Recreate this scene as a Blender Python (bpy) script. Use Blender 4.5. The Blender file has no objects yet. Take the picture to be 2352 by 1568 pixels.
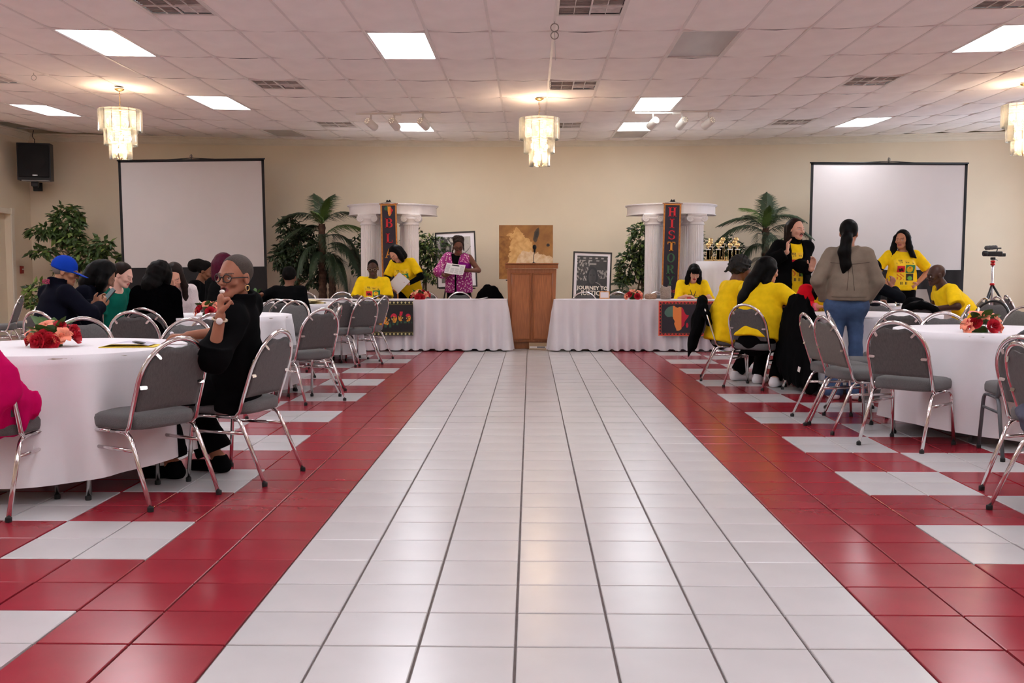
import bpy, bmesh, math, random
import numpy as np
from mathutils import Vector, Matrix, Euler
R = math.radians
PI = math.pi
random.seed(7)
scene = bpy.context.scene
C = bpy.context.collection

# ---------------------------------------------------------------- camera
CAM_H = 1.176
cam_d = bpy.data.cameras.new('camera')
cam_d.sensor_fit = 'HORIZONTAL'
cam_d.sensor_width = 36.0
cam_d.lens = 2265.0 / 2352.0 * 36.0
cam_d.clip_start = 0.05
cam_d.clip_end = 200
cam = bpy.data.objects.new('camera', cam_d)
C.objects.link(cam)
cam.location = (0, 0, CAM_H)
cam.rotation_euler = (PI / 2 - 0.0718, 0, 0.0186)
scene.camera = cam

# ---------------------------------------------------------------- world, exposure
world = bpy.data.worlds.new('sky')
scene.world = world
world.use_nodes = True
wn = world.node_tree
bg = wn.nodes['Background']
bg.inputs['Color'].default_value = (0.72, 0.84, 1.0, 1)
bg.inputs['Strength'].default_value = 10
vs = scene.view_settings
vs.view_transform = 'Standard'
vs.look = 'None'
vs.exposure = -0.1
vs.gamma = 1.0
vs.use_curve_mapping = False
cy_ = scene.cycles          # keep light paths short: the hall is large and evenly lit
cy_.max_bounces = 8; cy_.diffuse_bounces = 6; cy_.glossy_bounces = 3; cy_.transmission_bounces = 4; cy_.transparent_max_bounces = 10
cy_.caustics_reflective = False; cy_.caustics_refractive = False; cy_.sample_clamp_indirect = 20.0
cy_.use_adaptive_sampling = True; cy_.adaptive_threshold = 0.06
PANEL_STRENGTH = 19
# daylight enters through the windows of the right wall (portals mark the openings for sampling)
WINDOWS = [(14.0, 15.35), (16.0, 17.35)]
X_L, X_R, Y_B, Y_F = -9.45, 9.75, 18.6, -4.5
WIN_Z = (0.75, 2.75)
for (a, b) in WINDOWS:
    ld = bpy.data.lights.new('window_portal', 'AREA')
    ld.shape = 'RECTANGLE'
    ld.size = WIN_Z[1] - WIN_Z[0]
    ld.size_y = b - a
    ld.cycles.is_portal = True
    lo = bpy.data.objects.new('window_portal', ld)
    C.objects.link(lo)
    lo.location = (X_R + 0.12, (a + b) / 2, (WIN_Z[0] + WIN_Z[1]) / 2)
    lo.rotation_euler = (0, PI / 2, 0)

# ---------------------------------------------------------------- materials
MATS = {}
def mat(name, col, rough=0.5, metal=0.0, var=0.06, scale=8.0, bump=0.0, bscale=60.0, spec=0.5, emit=None, estr=0.0,
        trans=0.0, ior=1.45, coat=0.0, sheen=0.0, stretch=None, attr=None):
    if name in MATS:
        return MATS[name]
    m = bpy.data.materials.new(name)
    m.use_nodes = True
    nt = m.node_tree
    b = nt.nodes['Principled BSDF']
    b.inputs['Roughness'].default_value = rough
    b.inputs['Metallic'].default_value = metal
    b.inputs['Specular IOR Level'].default_value = spec
    b.inputs['IOR'].default_value = ior
    b.inputs['Transmission Weight'].default_value = trans
    b.inputs['Coat Weight'].default_value = coat
    b.inputs['Sheen Weight'].default_value = sheen
    tc = nt.nodes.new('ShaderNodeTexCoord')
    mp = nt.nodes.new('ShaderNodeMapping')
    nt.links.new(tc.outputs['Object'], mp.inputs['Vector'])
    if stretch:
        mp.inputs['Scale'].default_value = stretch
    if attr:
        at_ = nt.nodes.new('ShaderNodeVertexColor')
        at_.layer_name = attr
        src = at_.outputs['Color']
    else:
        src = None
    if var > 0:
        nz = nt.nodes.new('ShaderNodeTexNoise')
        nz.inputs['Scale'].default_value = scale
        nz.inputs['Detail'].default_value = 4
        nt.links.new(mp.outputs['Vector'], nz.inputs['Vector'])
        mx = nt.nodes.new('ShaderNodeMix')
        mx.data_type = 'RGBA'
        mx.blend_type = 'MULTIPLY'
        mx.inputs['Factor'].default_value = 1.0
        rp = nt.nodes.new('ShaderNodeMapRange')
        rp.inputs['From Min'].default_value = 0.3
        rp.inputs['From Max'].default_value = 0.7
        rp.inputs['To Min'].default_value = 1 - var
        rp.inputs['To Max'].default_value = 1 + var
        nt.links.new(nz.outputs['Fac'], rp.inputs['Value'])
        if src:
            nt.links.new(src, mx.inputs[6])
        else:
            mx.inputs[6].default_value = (*col, 1)
        nt.links.new(rp.outputs['Result'], mx.inputs[7])
        nt.links.new(mx.outputs[2], b.inputs['Base Color'])
    elif src:
        nt.links.new(src, b.inputs['Base Color'])
    else:
        b.inputs['Base Color'].default_value = (*col, 1)
    if bump > 0:
        n2 = nt.nodes.new('ShaderNodeTexNoise')
        n2.inputs['Scale'].default_value = bscale
        n2.inputs['Detail'].default_value = 3
        nt.links.new(mp.outputs['Vector'], n2.inputs['Vector'])
        bp = nt.nodes.new('ShaderNodeBump')
        bp.inputs['Strength'].default_value = bump
        bp.inputs['Distance'].default_value = 0.01
        nt.links.new(n2.outputs['Fac'], bp.inputs['Height'])
        nt.links.new(bp.outputs['Normal'], b.inputs['Normal'])
    if emit:
        b.inputs['Emission Color'].default_value = (*emit, 1)
        b.inputs['Emission Strength'].default_value = estr
    MATS[name] = m
    return m

def srgb(r, g, b):
    f = lambda v: (v / 255 / 12.92) if v / 255 <= 0.04045 else ((v / 255 + 0.055) / 1.055) ** 2.4
    return (f(r), f(g), f(b))

def col_mat(name, col, rough=0.6, **k):
    return mat(name, col, rough, **k)

# ---------------------------------------------------------------- mesh builder
class MB:
    def __init__(self):
        self.v = []; self.f = []; self.m = []; self.s = []
    def add(self, vs_, fs_, mi=0, smooth=False):
        o = len(self.v)
        self.v.extend([tuple(p) for p in vs_])
        for f in fs_:
            self.f.append(tuple(i + o for i in f)); self.m.append(mi); self.s.append(smooth)
        return self
    def box(self, c, s, rot=None, mi=0, ch=0.0):
        hx, hy, hz = s[0] / 2, s[1] / 2, s[2] / 2
        if ch <= 0:
            vs_ = [(x, y, z) for z in (-hz, hz) for y in (-hy, hy) for x in (-hx, hx)]
            fs_ = [(0, 2, 3, 1), (4, 5, 7, 6), (0, 1, 5, 4), (1, 3, 7, 5), (3, 2, 6, 7), (2, 0, 4, 6)]
        else:
            bm = bmesh.new()
            bmesh.ops.create_cube(bm, size=1)
            for v in bm.verts:
                v.co = (v.co.x * s[0], v.co.y * s[1], v.co.z * s[2])
            bmesh.ops.bevel(bm, geom=bm.edges[:], offset=ch, segments=2 if ch > 0.012 else 1, affect='EDGES', profile=0.5)
            bm.verts.index_update()
            vs_ = [tuple(v.co) for v in bm.verts]
            fs_ = [tuple(v.index for v in f.verts) for f in bm.faces]
            bm.free()
        M = Matrix.Translation(c)
        if rot is not None:
            M = M @ (rot.to_4x4() if isinstance(rot, Matrix) else Euler(rot).to_matrix().to_4x4())
        return self.add([M @ Vector(p) for p in vs_], fs_, mi)
    def tube(self, pts, r, n=8, mi=0, closed=False, flat=1.0, cap=True, up=(0, 0, 1)):
        pts = [Vector(p) for p in pts]
        m = len(pts)
        rs = r if isinstance(r, (list, tuple)) else [r] * m
        vs_ = []; fs_ = []
        prev = None
        for i, p in enumerate(pts):
            if closed:
                t = pts[(i + 1) % m] - pts[i - 1]
            else:
                t = pts[min(i + 1, m - 1)] - pts[max(i - 1, 0)]
            if t.length < 1e-9: t = Vector((0, 0, 1))
            t.normalize()
            if prev is None:
                a = Vector(up)
                if abs(a.dot(t)) > 0.95: a = Vector((1, 0, 0)) if abs(t.x) < 0.9 else Vector((0, 1, 0))
                u = (a - t * a.dot(t)).normalized()
            else:
                u = prev - t * prev.dot(t)
                u = u.normalized() if u.length > 1e-6 else t.orthogonal().normalized()
            prev = u
            w = t.cross(u)
            for k in range(n):
                an = 2 * PI * k / n
                vs_.append(p + u * math.cos(an) * rs[i] + w * math.sin(an) * rs[i] * flat)
        segs = m if closed else m - 1
        for i in range(segs):
            j = (i + 1) % m
            for k in range(n):
                fs_.append((i * n + k, i * n + (k + 1) % n, j * n + (k + 1) % n, j * n + k))
        if cap and not closed:
            fs_.append(tuple(range(n - 1, -1, -1)))
            fs_.append(tuple((m - 1) * n + k for k in range(n)))
        return self.add(vs_, fs_, mi, True)
    def lathe(self, prof, n=24, c=(0, 0, 0), mi=0, smooth=True, M=None):
        vs_ = []; fs_ = []
        for (r, z) in prof:
            for k in range(n):
                a = 2 * PI * k / n
                vs_.append(Vector((c[0] + r * math.cos(a), c[1] + r * math.sin(a), c[2] + z)))
        for i in range(len(prof) - 1):
            for k in range(n):
                fs_.append((i * n + k, i * n + (k + 1) % n, (i + 1) * n + (k + 1) % n, (i + 1) * n + k))
        if prof[0][0] > 1e-5: fs_.append(tuple(range(n - 1, -1, -1)))
        if prof[-1][0] > 1e-5: fs_.append(tuple((len(prof) - 1) * n + k for k in range(n)))
        if M is not None: vs_ = [M @ v for v in vs_]
        return self.add(vs_, fs_, mi, smooth)
    def ell(self, c, r, n=10, m=7, mi=0, rot=None):
        prof = [(max(1e-6, math.sin(PI * i / m)), -math.cos(PI * i / m)) for i in range(m + 1)]
        M = Matrix.Translation(c)
        if rot is not None: M = M @ Euler(rot).to_matrix().to_4x4()
        M = M @ Matrix.Diagonal((r[0], r[1], r[2], 1))
        return self.lathe(prof, n, mi=mi, M=M)
    def poly(self, pts, mi=0):
        return self.add(pts, [tuple(range(len(pts)))], mi)
    def prism(self, pts2, z0, z1, M=None, mi=0):
        n = len(pts2)
        vs_ = [Vector((p[0], p[1], z0)) for p in pts2] + [Vector((p[0], p[1], z1)) for p in pts2]
        fs_ = [tuple(range(n - 1, -1, -1)), tuple(range(n, 2 * n))] + [(i, (i + 1) % n, n + (i + 1) % n, n + i) for i in range(n)]
        if M is not None: vs_ = [M @ v for v in vs_]
        return self.add(vs_, fs_, mi)
    def grid(self, fn, nu, nv, mi=0, smooth=True, wrap=False):
        vs_ = []; fs_ = []
        for i in range(nu + 1):
            for j in range(nv if wrap else nv + 1):
                vs_.append(fn(i / nu, j / nv))
        w = nv if wrap else nv + 1
        for i in range(nu):
            for j in range(nv):
                fs_.append((i * w + j, i * w + (j + 1) % w, (i + 1) * w + (j + 1) % w, (i + 1) * w + j))
        return self.add(vs_, fs_, mi, smooth)
    def mesh(self, name, mats):
        me = bpy.data.meshes.new(name)
        me.from_pydata(self.v, [], self.f)
        for m in (mats if isinstance(mats, (list, tuple)) else [mats]):
            me.materials.append(m)
        me.polygons.foreach_set('material_index', self.m)
        me.polygons.foreach_set('use_smooth', self.s)
        me.update()
        return me
    def build(self, name, mats, parent=None, loc=None, rot=None):
        return link(name, self.mesh(name, mats), parent, loc, rot)

def link(name, data, parent=None, loc=None, rot=None):
    o = bpy.data.objects.new(name, data)
    C.objects.link(o)
    if parent is not None: o.parent = parent
    if loc is not None: o.location = loc
    if rot is not None: o.rotation_euler = rot
    return o
def tag(o, label=None, cat=None, group=None, kind=None):
    if label: o['label'] = label
    if cat: o['category'] = cat
    if group: o['group'] = group
    if kind: o['kind'] = kind
    return o
def thing(name, label, cat, loc=(0, 0, 0), rz=0, group=None):
    return tag(link(name, None, None, loc, (0, 0, rz)), label, cat, group)
def copy_tree(o, parent=None):
    c = o.copy()
    C.objects.link(c)
    if parent is not None: c.parent = parent
    for ch in list(o.children): copy_tree(ch, c)
    return c
def smooth_path(pts, n=6):
    """Catmull-Rom through the points"""
    P = [Vector(p) for p in pts]
    P = [P[0] * 2 - P[1]] + P + [P[-1] * 2 - P[-2]]
    out = []
    for i in range(1, len(P) - 2):
        p0, p1, p2, p3 = P[i - 1:i + 3]
        for k in range(n):
            t = k / n
            out.append(0.5 * ((2 * p1) + (p2 - p0) * t + (2 * p0 - 5 * p1 + 4 * p2 - p3) * t * t + (3 * p1 - p0 - 3 * p2 + p3) * t ** 3))
    out.append(P[-2])
    return out
def round_path(pts, r, n=4):
    """polyline with rounded corners"""
    P = [Vector(p) for p in pts]
    out = [P[0]]
    for i in range(1, len(P) - 1):
        a = (P[i - 1] - P[i]); b = (P[i + 1] - P[i])
        d = min(r, a.length * .45, b.length * .45)
        p0 = P[i] + a.normalized() * d; p1 = P[i] + b.normalized() * d
        for k in range(n + 1):
            t = k / n
            out.append(p0 * (1 - t) ** 2 + P[i] * 2 * t * (1 - t) + p1 * t * t)
    out.append(P[-1])
    return out
def text_mesh(s, size, mi_mat, depth=0.0, align='CENTER', space=1.0, bold=0.0):
    cu = bpy.data.curves.new('lettering', 'FONT')
    cu.body = s; cu.size = size; cu.align_x = align; cu.align_y = 'CENTER'
    cu.extrude = depth; cu.space_character = space; cu.offset = bold; cu.resolution_u = 2
    o = bpy.data.objects.new('lettering', cu)
    C.objects.link(o)
    dg = bpy.context.evaluated_depsgraph_get()
    me = bpy.data.meshes.new_from_object(o.evaluated_get(dg))
    bpy.data.objects.remove(o); bpy.data.curves.remove(cu)
    me.materials.clear(); me.materials.append(mi_mat)
    return me
# ================================================================ the room
def ceil_z(x, y):
    z = 3.456 + 0.15 * (x / 8.0) ** 2
    if y > 12.5: z += 0.11 * ((y - 12.5) / 5.7) ** 2
    return z
def in_view(x, y, z, pad=60):
    fx, fy, fz = -math.sin(.0186) * math.cos(.0718), math.cos(.0186) * math.cos(.0718), -math.sin(.0718)
    rx, ry = math.cos(.0186), math.sin(.0186)
    ux, uy, uz = -math.sin(.0186) * math.sin(.0718), math.cos(.0186) * math.sin(.0718), math.cos(.0718)
    dz = z - CAM_H
    k = x * fx + y * fy + dz * fz
    if k < 0.2: return 0
    px = 1176 + 2265 * (x * rx + y * ry) / k
    py = 784 - 2265 * (x * ux + y * uy + dz * uz) / k
    if -pad < px < 2352 + pad and -pad < py < 1568 + pad: return 1 / (k * k)
    return 0

M_wall = mat('wall_paint', (0.79, 0.68, 0.515), 0.65, var=0.03, scale=1.2, bump=0.05, bscale=120)
M_trim = mat('trim_paint', (0.78, 0.71, 0.58), 0.45, var=0.03)
M_ceil = mat('ceiling_tile_board', (0.95, 0.895, 0.86), 0.85, var=0.035, scale=3.0, bump=0.12, bscale=220)
M_grid = mat('ceiling_grid_metal', (0.80, 0.75, 0.72), 0.5, var=0.04)
M_grout = mat('grout', (0.17, 0.14, 0.13), 0.8, var=0.15, scale=20)
M_tw = mat('tile_white_glaze', (0.52, 0.505, 0.505), 0.24, var=0.05, scale=2.5, bump=0.02, bscale=9)
M_tr = mat('tile_red_glaze', (0.285, 0.019, 0.032), 0.22, spec=.38, var=0.12, scale=2.5, bump=0.02, bscale=9)
M_dark = mat('void_dark', (0.02, 0.018, 0.016), 0.9)

# floor ---------------------------------------------------------------
TS = 0.3048
TX0, TY0 = -0.9596, 3.015
fl = MB().box(((X_L + X_R) / 2, (Y_F + Y_B) / 2, -0.06), (X_R - X_L + 0.4, Y_B - Y_F + 0.4, 0.1), mi=0)
floor = tag(fl.build('floor', M_grout), kind='structure')
def tile_col(c, r):
    if 0 <= c <= 6: return 0
    if c in (-1, -2, 7, 8): return 1
    k = (c - 9) // 2 if c >= 9 else (-3 - c) // 2
    rr = (r - 3) // 2
    return (k + rr) % 2
def tile_mesh(name, m):
    g = 0.0042; s = TS / 2 - g / 1.0; t = 0.0; d = 0.0105; b = 0.0025
    v = [(-s, -s, -d), (s, -s, -d), (s, s, -d), (-s, s, -d)]
    v += [(-s, -s, t - b), (s, -s, t - b), (s, s, t - b), (-s, s, t - b)]
    e = s - b
    v += [(-e, -e, t), (e, -e, t), (e, e, t), (-e, e, t)]
    f = [(0, 1, 5, 4), (1, 2, 6, 5), (2, 3, 7, 6), (3, 0, 4, 7), (4, 5, 9, 8), (5, 6, 10, 9), (6, 7, 11, 10), (7, 4, 8, 11), (8, 9, 10, 11)]
    return MB().add(v, f).mesh(name, m)
tile_me = [tile_mesh('floor_tile_white', M_tw), tile_mesh('floor_tile_red', M_tr)]
cells = []
for c in range(-29, 36):
    for r in range(-25, 52):
        x = TX0 + (c + .5) * TS; y = TY0 + (r + .5) * TS
        if X_L < x < X_R and Y_F < y < Y_B:
            cells.append((in_view(x, y, 0, 20) / max(y, .5), c, r, x, y))
cells.sort(reverse=True)
rest = MB()
rng = random.Random(3)
for n_, (vv, c, r, x, y) in enumerate(cells):
    k = tile_col(c, r)
    jz = rng.uniform(-.0004, .0004); tx = rng.uniform(-.0012, .0012); ty = rng.uniform(-.0012, .0012)
    if n_ < 300:
        link('floor_tile', tile_me[k], floor, (x, y, jz), (tx, ty, 0))
    else:
        s = TS / 2 - 0.0042
        z = [jz + tx * a - ty * b for a, b in ((-s, -s), (-s, s), (s, s), (s, -s))]
        rest.add([(x - s, y - s, z[0]), (x + s, y - s, z[1]), (x + s, y + s, z[2]), (x - s, y + s, z[3]),
                  (x - s, y - s, -.011), (x + s, y - s, -.011), (x + s, y + s, -.011), (x - s, y + s, -.011)],
                 [(0, 1, 2, 3), (4, 5, 1, 0), (5, 6, 2, 1), (6, 7, 3, 2), (7, 4, 0, 3)], k)
tag(rest.build('floor_tile_field', [M_tw, M_tr], floor), kind='stuff')

# walls ---------------------------------------------------------------
WH = 4.0
def wall(name, boxes):
    m = MB()
    for c, s in boxes: m.box(c, s)
    return tag(m.build(name, M_wall), kind='structure')
wall('wall_back', [(((X_L + X_R) / 2, Y_B + .1, WH / 2), (X_R - X_L + .4, .2, WH))])
wall('wall_front', [(((X_L + X_R) / 2, Y_F - .1, WH / 2), (X_R - X_L + .4, .2, WH))])
D0, D1, DH = 16.7, 17.86, 2.20          # doorway in the left wall
wall('wall_left', [((X_L - .1, (Y_F + D0) / 2, WH / 2), (.2, D0 - Y_F, WH)), ((X_L - .1, (D1 + Y_B) / 2, WH / 2), (.2, Y_B - D1, WH)),
                   ((X_L - .1, (D0 + D1) / 2, (DH + WH) / 2), (.2, D1 - D0, WH - DH))])
seg = []
ys = [Y_F] + [v for w in WINDOWS for v in w] + [Y_B]
for i in range(0, len(ys), 2): seg.append(((X_R + .1, (ys[i] + ys[i + 1]) / 2, WH / 2), (.2, ys[i + 1] - ys[i], WH)))
for a, b in WINDOWS:
    seg.append(((X_R + .1, (a + b) / 2, WIN_Z[0] / 2), (.2, b - a, WIN_Z[0])))
    seg.append(((X_R + .1, (a + b) / 2, (WIN_Z[1] + WH) / 2), (.2, b - a, WH - WIN_Z[1])))
wall('wall_right', seg)
def pane_mat():
    m = bpy.data.materials.new('window_glass'); m.use_nodes = True
    nt = m.node_tree; nt.nodes.clear()
    out = nt.nodes.new('ShaderNodeOutputMaterial'); tr = nt.nodes.new('ShaderNodeBsdfTransparent'); gl = nt.nodes.new('ShaderNodeBsdfGlossy')
    gl.inputs['Roughness'].default_value = .02; mx = nt.nodes.new('ShaderNodeMixShader'); mx.inputs['Fac'].default_value = .06
    nt.links.new(tr.outputs[0], mx.inputs[1]); nt.links.new(gl.outputs[0], mx.inputs[2]); nt.links.new(mx.outputs[0], out.inputs['Surface'])
    return m
M_glass = pane_mat()
for i, (a, b) in enumerate(WINDOWS):
    w = MB(); yc = (a + b) / 2; zc = (WIN_Z[0] + WIN_Z[1]) / 2
    for yy in (a + .03, b - .03): w.box((X_R + .05, yy, zc), (.08, .06, WIN_Z[1] - WIN_Z[0]), ch=.004)
    for zz in (WIN_Z[0] + .03, WIN_Z[1] - .03, zc): w.box((X_R + .05, yc, zz), (.078, b - a, .05), ch=.004)
    wo = tag(w.build('window_%d' % (i + 1), M_trim), kind='structure')
    MB().box((X_R + .05, yc, zc), (.006, b - a - .1, WIN_Z[1] - WIN_Z[0] - .1)).build('window_pane', M_glass, wo)

# door in the left wall, closed slab set back in its frame, casing with corner blocks
d = MB().box((X_L - .13, (D0 + D1) / 2, DH / 2), (.05, D1 - D0, DH), ch=.003)
door = tag(d.build('door_1', M_wall), kind='structure')
k = MB()
for zz in (.55, 1.55): k.box((X_L - .1, (D0 + D1) / 2, zz), (.012, D1 - D0 - .3, .75), ch=.005)
k.build('door_panel', M_wall, door)
MB().tube([(X_L - .1, D0 + .1, 1.0), (X_L - .04, D0 + .1, 1.0), (X_L - .04, D0 + .2, 1.0)], .01).build('door_handle', mat('brass_satin', (.6, .45, .2), .3, 1), door)
t = MB()
for yy in (D0 - .05, D1 + .05): t.box((X_L + .012, yy, DH / 2), (.024, .1, DH), ch=.004)
t.box((X_L + .012, (D0 + D1) / 2, DH + .05), (.026, D1 - D0 + .02, .1), ch=.004)
for yy in (D0 - .05, D1 + .05): t.box((X_L + .016, yy, DH + .05), (.034, .115, .115), ch=.005)
tag(t.build('trim_1', M_trim), kind='structure')

# crown moulding (follows the slight bow of the old ceiling line) and baseboards
def crown(name, pts, nrm):
    prof = [(0, -.135), (.012, -.135), (.016, -.115), (.03, -.11), (.05, -.075), (.085, -.045), (.09, -.03), (.115, -.025), (.12, 0), (0, 0)]
    m = MB(); n = len(prof); vs_ = []; fs_ = []
    for p in pts:
        for (o, z) in prof: vs_.append((p[0] + nrm[0] * o, p[1] + nrm[1] * o, p[2] + z))
    for i in range(len(pts) - 1):
        for j in range(n): fs_.append((i * n + j, i * n + (j + 1) % n, (i + 1) * n + (j + 1) % n, (i + 1) * n + j))
    fs_ += [tuple(range(n)), tuple((len(pts) - 1) * n + j for j in range(n - 1, -1, -1))]
    return tag(m.add(vs_, fs_).build(name, M_trim), kind='structure')
crown('trim_2', [(X_L + i * (X_R - X_L) / 24, Y_B, 3.61 + .13 * ((X_L + i * (X_R - X_L) / 24) / 9.5) ** 2) for i in range(25)], (0, -1))
crown('trim_3', [(X_L, Y_F + i * (Y_B - Y_F) / 16, 3.74) for i in range(17)], (1, 0))
crown('trim_4', [(X_R, Y_F + i * (Y_B - Y_F) / 16, 3.74) for i in range(17)], (-1, 0))
tag(MB().box(((X_L + X_R) / 2, Y_B - .008, .06), (X_R - X_L, .016, .12), ch=.004).build('baseboard_back', M_trim), kind='structure')
b_ = MB().box((X_L + .008, (Y_F + D0 - .1) / 2, .06), (.016, D0 - .1 - Y_F, .12), ch=.004).box((X_L + .008, (D1 + .1 + Y_B) / 2, .06), (.016, Y_B - D1 - .1, .12), ch=.004)
tag(b_.build('baseboard_left', M_trim), kind='structure')
tag(MB().box((X_R - .008, (Y_F + Y_B) / 2, .06), (.016, Y_B - Y_F, .12), ch=.004).build('baseboard_right', M_trim), kind='structure')

# ceiling: plenum slab, T-bar grid, sagging lay-in tiles, fixtures ----------------
ceiling = tag(MB().box(((X_L + X_R) / 2, (Y_F + Y_B) / 2, 4.05), (X_R - X_L + .4, Y_B - Y_F + .4, .1)).build('ceiling', M_dark), kind='structure')
CX0, CY0, CW, CD = 0.22, 9.67, 0.6096, 1.2192
def rod(name, pts, w, h, parent):
    m = MB(); vs_ = []; fs_ = []
    along_y = abs(pts[-1][1] - pts[0][1]) > abs(pts[-1][0] - pts[0][0])
    for p in pts:
        for (a, z) in ((-w / 2, 0), (w / 2, 0), (w / 2, h), (-w / 2, h)):
            vs_.append((p[0] + (a if along_y else 0), p[1] + (0 if along_y else a), p[2] + z))
    for i in range(len(pts) - 1):
        for j in range(4): fs_.append((i * 4 + j, i * 4 + (j + 1) % 4, i * 4 + 4 + (j + 1) % 4, i * 4 + 4 + j))
    return m.add(vs_, fs_).build(name, M_grid, parent)
I0, I1 = -15, 15; J0, J1 = -11, 7
for i in range(I0, I1 + 2):
    x = CX0 + i * CW
    if X_L < x < X_R:
        rod('grid_runner', [(x, Y_F + t * (Y_B - Y_F) / 20, ceil_z(x, Y_F + t * (Y_B - Y_F) / 20)) for t in range(21)], .026, .02, ceiling)
for j in range(J0, J1 + 1):
    y = CY0 + j * CD
    if Y_F < y < Y_B:
        rod('cross_tee', [(X_L + t * (X_R - X_L) / 24, y, ceil_z(X_L + t * (X_R - X_L) / 24, y) + .006) for t in range(25)], .02, .02, ceiling)
LIT = {(-8, 0), (-3, 0), (7, 0), (-8, 3), (2, 3), (-13, 4), (-4, 5), (2, 5), (8, 5)}
UNLIT = {(2, 0), (2, 6), (-8, 6)}
for j in (-3, -6, -9):
    for i in (-13, -8, -3, 2, 7, 12): LIT.add((i, j))
for i in (13,): LIT.add((i, 3))
LIT.add((-13, 0)); LIT.add((12, 0)); LIT.add((-14, 2)); LIT.add((-14, -1))  # last two are unseen panels added to brighten the left rear of the hall
VENT = {(-6, -1), (0, -1), (6, -1), (-6, 2), (0, 2), (6, 2), (-6, 5), (0, 5), (6, 5), (-12, 2)}
def sag_tile(name, w, dep, sag, nx=4, ny=6):
    m = MB()
    def f(u, v):
        x = (u - .5) * w; y = (v - .5) * dep
        s = 1 - (abs(2 * u - 1)) ** 2.2
        t = 1 - (abs(2 * v - 1)) ** 3
        return (x, y, .002 + .014 * abs(2 * v - 1) ** 9 * (.25 + .75 * abs(2 * u - 1) ** 2) - sag * s * (0.35 + .65 * t) - .003 * t)
    m.grid(lambda u, v: f(v, u), ny, nx)
    return m.mesh(name, M_ceil)
tiles_me = [sag_tile('ceiling_tile_%s' % 'abc'[q], CW - .008, CD - .008, s) for q, s in enumerate((.016, .024, .032))]
half_me = sag_tile('ceiling_tile_half', CW - .008, CD / 2 - .008, .012, 4, 4)
todo = []
for i in range(I0, I1 + 1):
    for j in range(J0 - 1, J1 + 1):
        xa, ya = CX0 + i * CW, CY0 + j * CD
        x0, x1, y0, y1 = max(xa, X_L + .01), min(xa + CW, X_R - .01), max(ya, Y_F + .01), min(ya + CD, Y_B - .01)
        if x1 - x0 < .05 or y1 - y0 < .05 or (i, j) in LIT or (i, j) in UNLIT: continue
        full = (x1 - x0 > CW - .02) and (y1 - y0 > CD - .02)
        xc, yc = (x0 + x1) / 2, (y0 + y1) / 2
        if (i, j) in VENT: yc = ya + CD * .75
        todo.append((in_view(xc, yc, ceil_z(xc, yc), 40), i, j, x0, x1, y0, y1, full))
todo.sort(reverse=True)
rest = MB(); rng = random.Random(5)
for n_, (vv, i, j, x0, x1, y0, y1, full) in enumerate(todo):
    xc, yc = (x0 + x1) / 2, (y0 + y1) / 2
    if (i, j) in VENT: yc = CY0 + j * CD + CD * .75
    sx = (ceil_z(xc + .1, yc) - ceil_z(xc - .1, yc)) / .2; sy = (ceil_z(xc, yc + .1) - ceil_z(xc, yc - .1)) / .2
    rx, ry = math.atan(sy) + rng.uniform(-.004, .004), -math.atan(sx) + rng.uniform(-.006, .006)
    z = ceil_z(xc, yc) + .006
    me = half_me if (i, j) in VENT else tiles_me[rng.choice((0, 1, 1, 2))]
    if n_ < 300 and vv > 0:
        o = link('ceiling_tile', me, ceiling, (xc, yc, z), (rx, ry, 0))
        if not full and (i, j) not in VENT: o.scale = ((x1 - x0) / CW, (y1 - y0) / CD, 1)
    else:
        M = Matrix.Translation((xc, yc, z)) @ Euler((rx, ry, 0)).to_matrix().to_4x4()
        if not full and (i, j) not in VENT: M = M @ Matrix.Diagonal(((x1 - x0) / CW, (y1 - y0) / CD, 1, 1))
        rest.add([M @ v.co for v in me.vertices], [tuple(p.vertices) for p in me.polygons], 0, True)
tag(rest.build('ceiling_tile_field', M_ceil, ceiling), kind='stuff')

M_lit = mat('lit_diffuser', (.9, .9, .9), .5, var=0, emit=(.95, .975, 1.04), estr=PANEL_STRENGTH)
M_lit2 = mat('lit_diffuser_cool', (.9, .9, .9), .5, var=0, emit=(.86, .97, 1.0), estr=PANEL_STRENGTH * .42)
M_unlit = mat('unlit_diffuser', (.50, .47, .47), .25, var=.08, scale=4, stretch=(1, .3, 1))
M_white = mat('white_enamel', (.78, .74, .70), .4, var=.03)
fr = MB()
for s in (-1, 1):
    fr.box((s * (CW / 2 - .018), 0, -.002), (.028, CD - .02, .014), ch=.003)
    fr.box((0, s * (CD / 2 - .018), -.002), (CW - .05, .026, .014), ch=.003)
fr_me = fr.mesh('light_frame', M_white)
df = MB().box((0, 0, .006), (CW - .06, CD - .06, .008))
df_lit, df_un, df_cool = df.mesh('diffuser_lit', M_lit), df.mesh('diffuser_unlit', M_unlit), df.mesh('diffuser_cool', M_lit2)
LL = {(-8, 0): 'lit ceiling light panel at the upper left of the hall', (-3, 0): 'lit ceiling light panel nearest the middle, left of the centre line',
      (7, 0): 'lit ceiling light panel at the right edge, nearest the camera', (-8, 3): 'lit ceiling light panel beside the left chandelier, farther back',
      (2, 3): 'lit bluish ceiling light panel in front of the right track light', (-13, 4): 'lit ceiling light panel above the wall loudspeaker at far left',
      (-4, 5): 'lit ceiling light panel behind the left track spotlights', (2, 5): 'lit ceiling light panel behind the right track spotlights',
      (8, 5): 'lit ceiling light panel above the right projection screen', (2, 0): 'switched-off grey ceiling light panel right of centre',
      (2, 6): 'switched-off grey ceiling panel against the back wall behind right spotlights', (-8, 6): 'switched-off grey ceiling panel above the left projection screen'}
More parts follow.
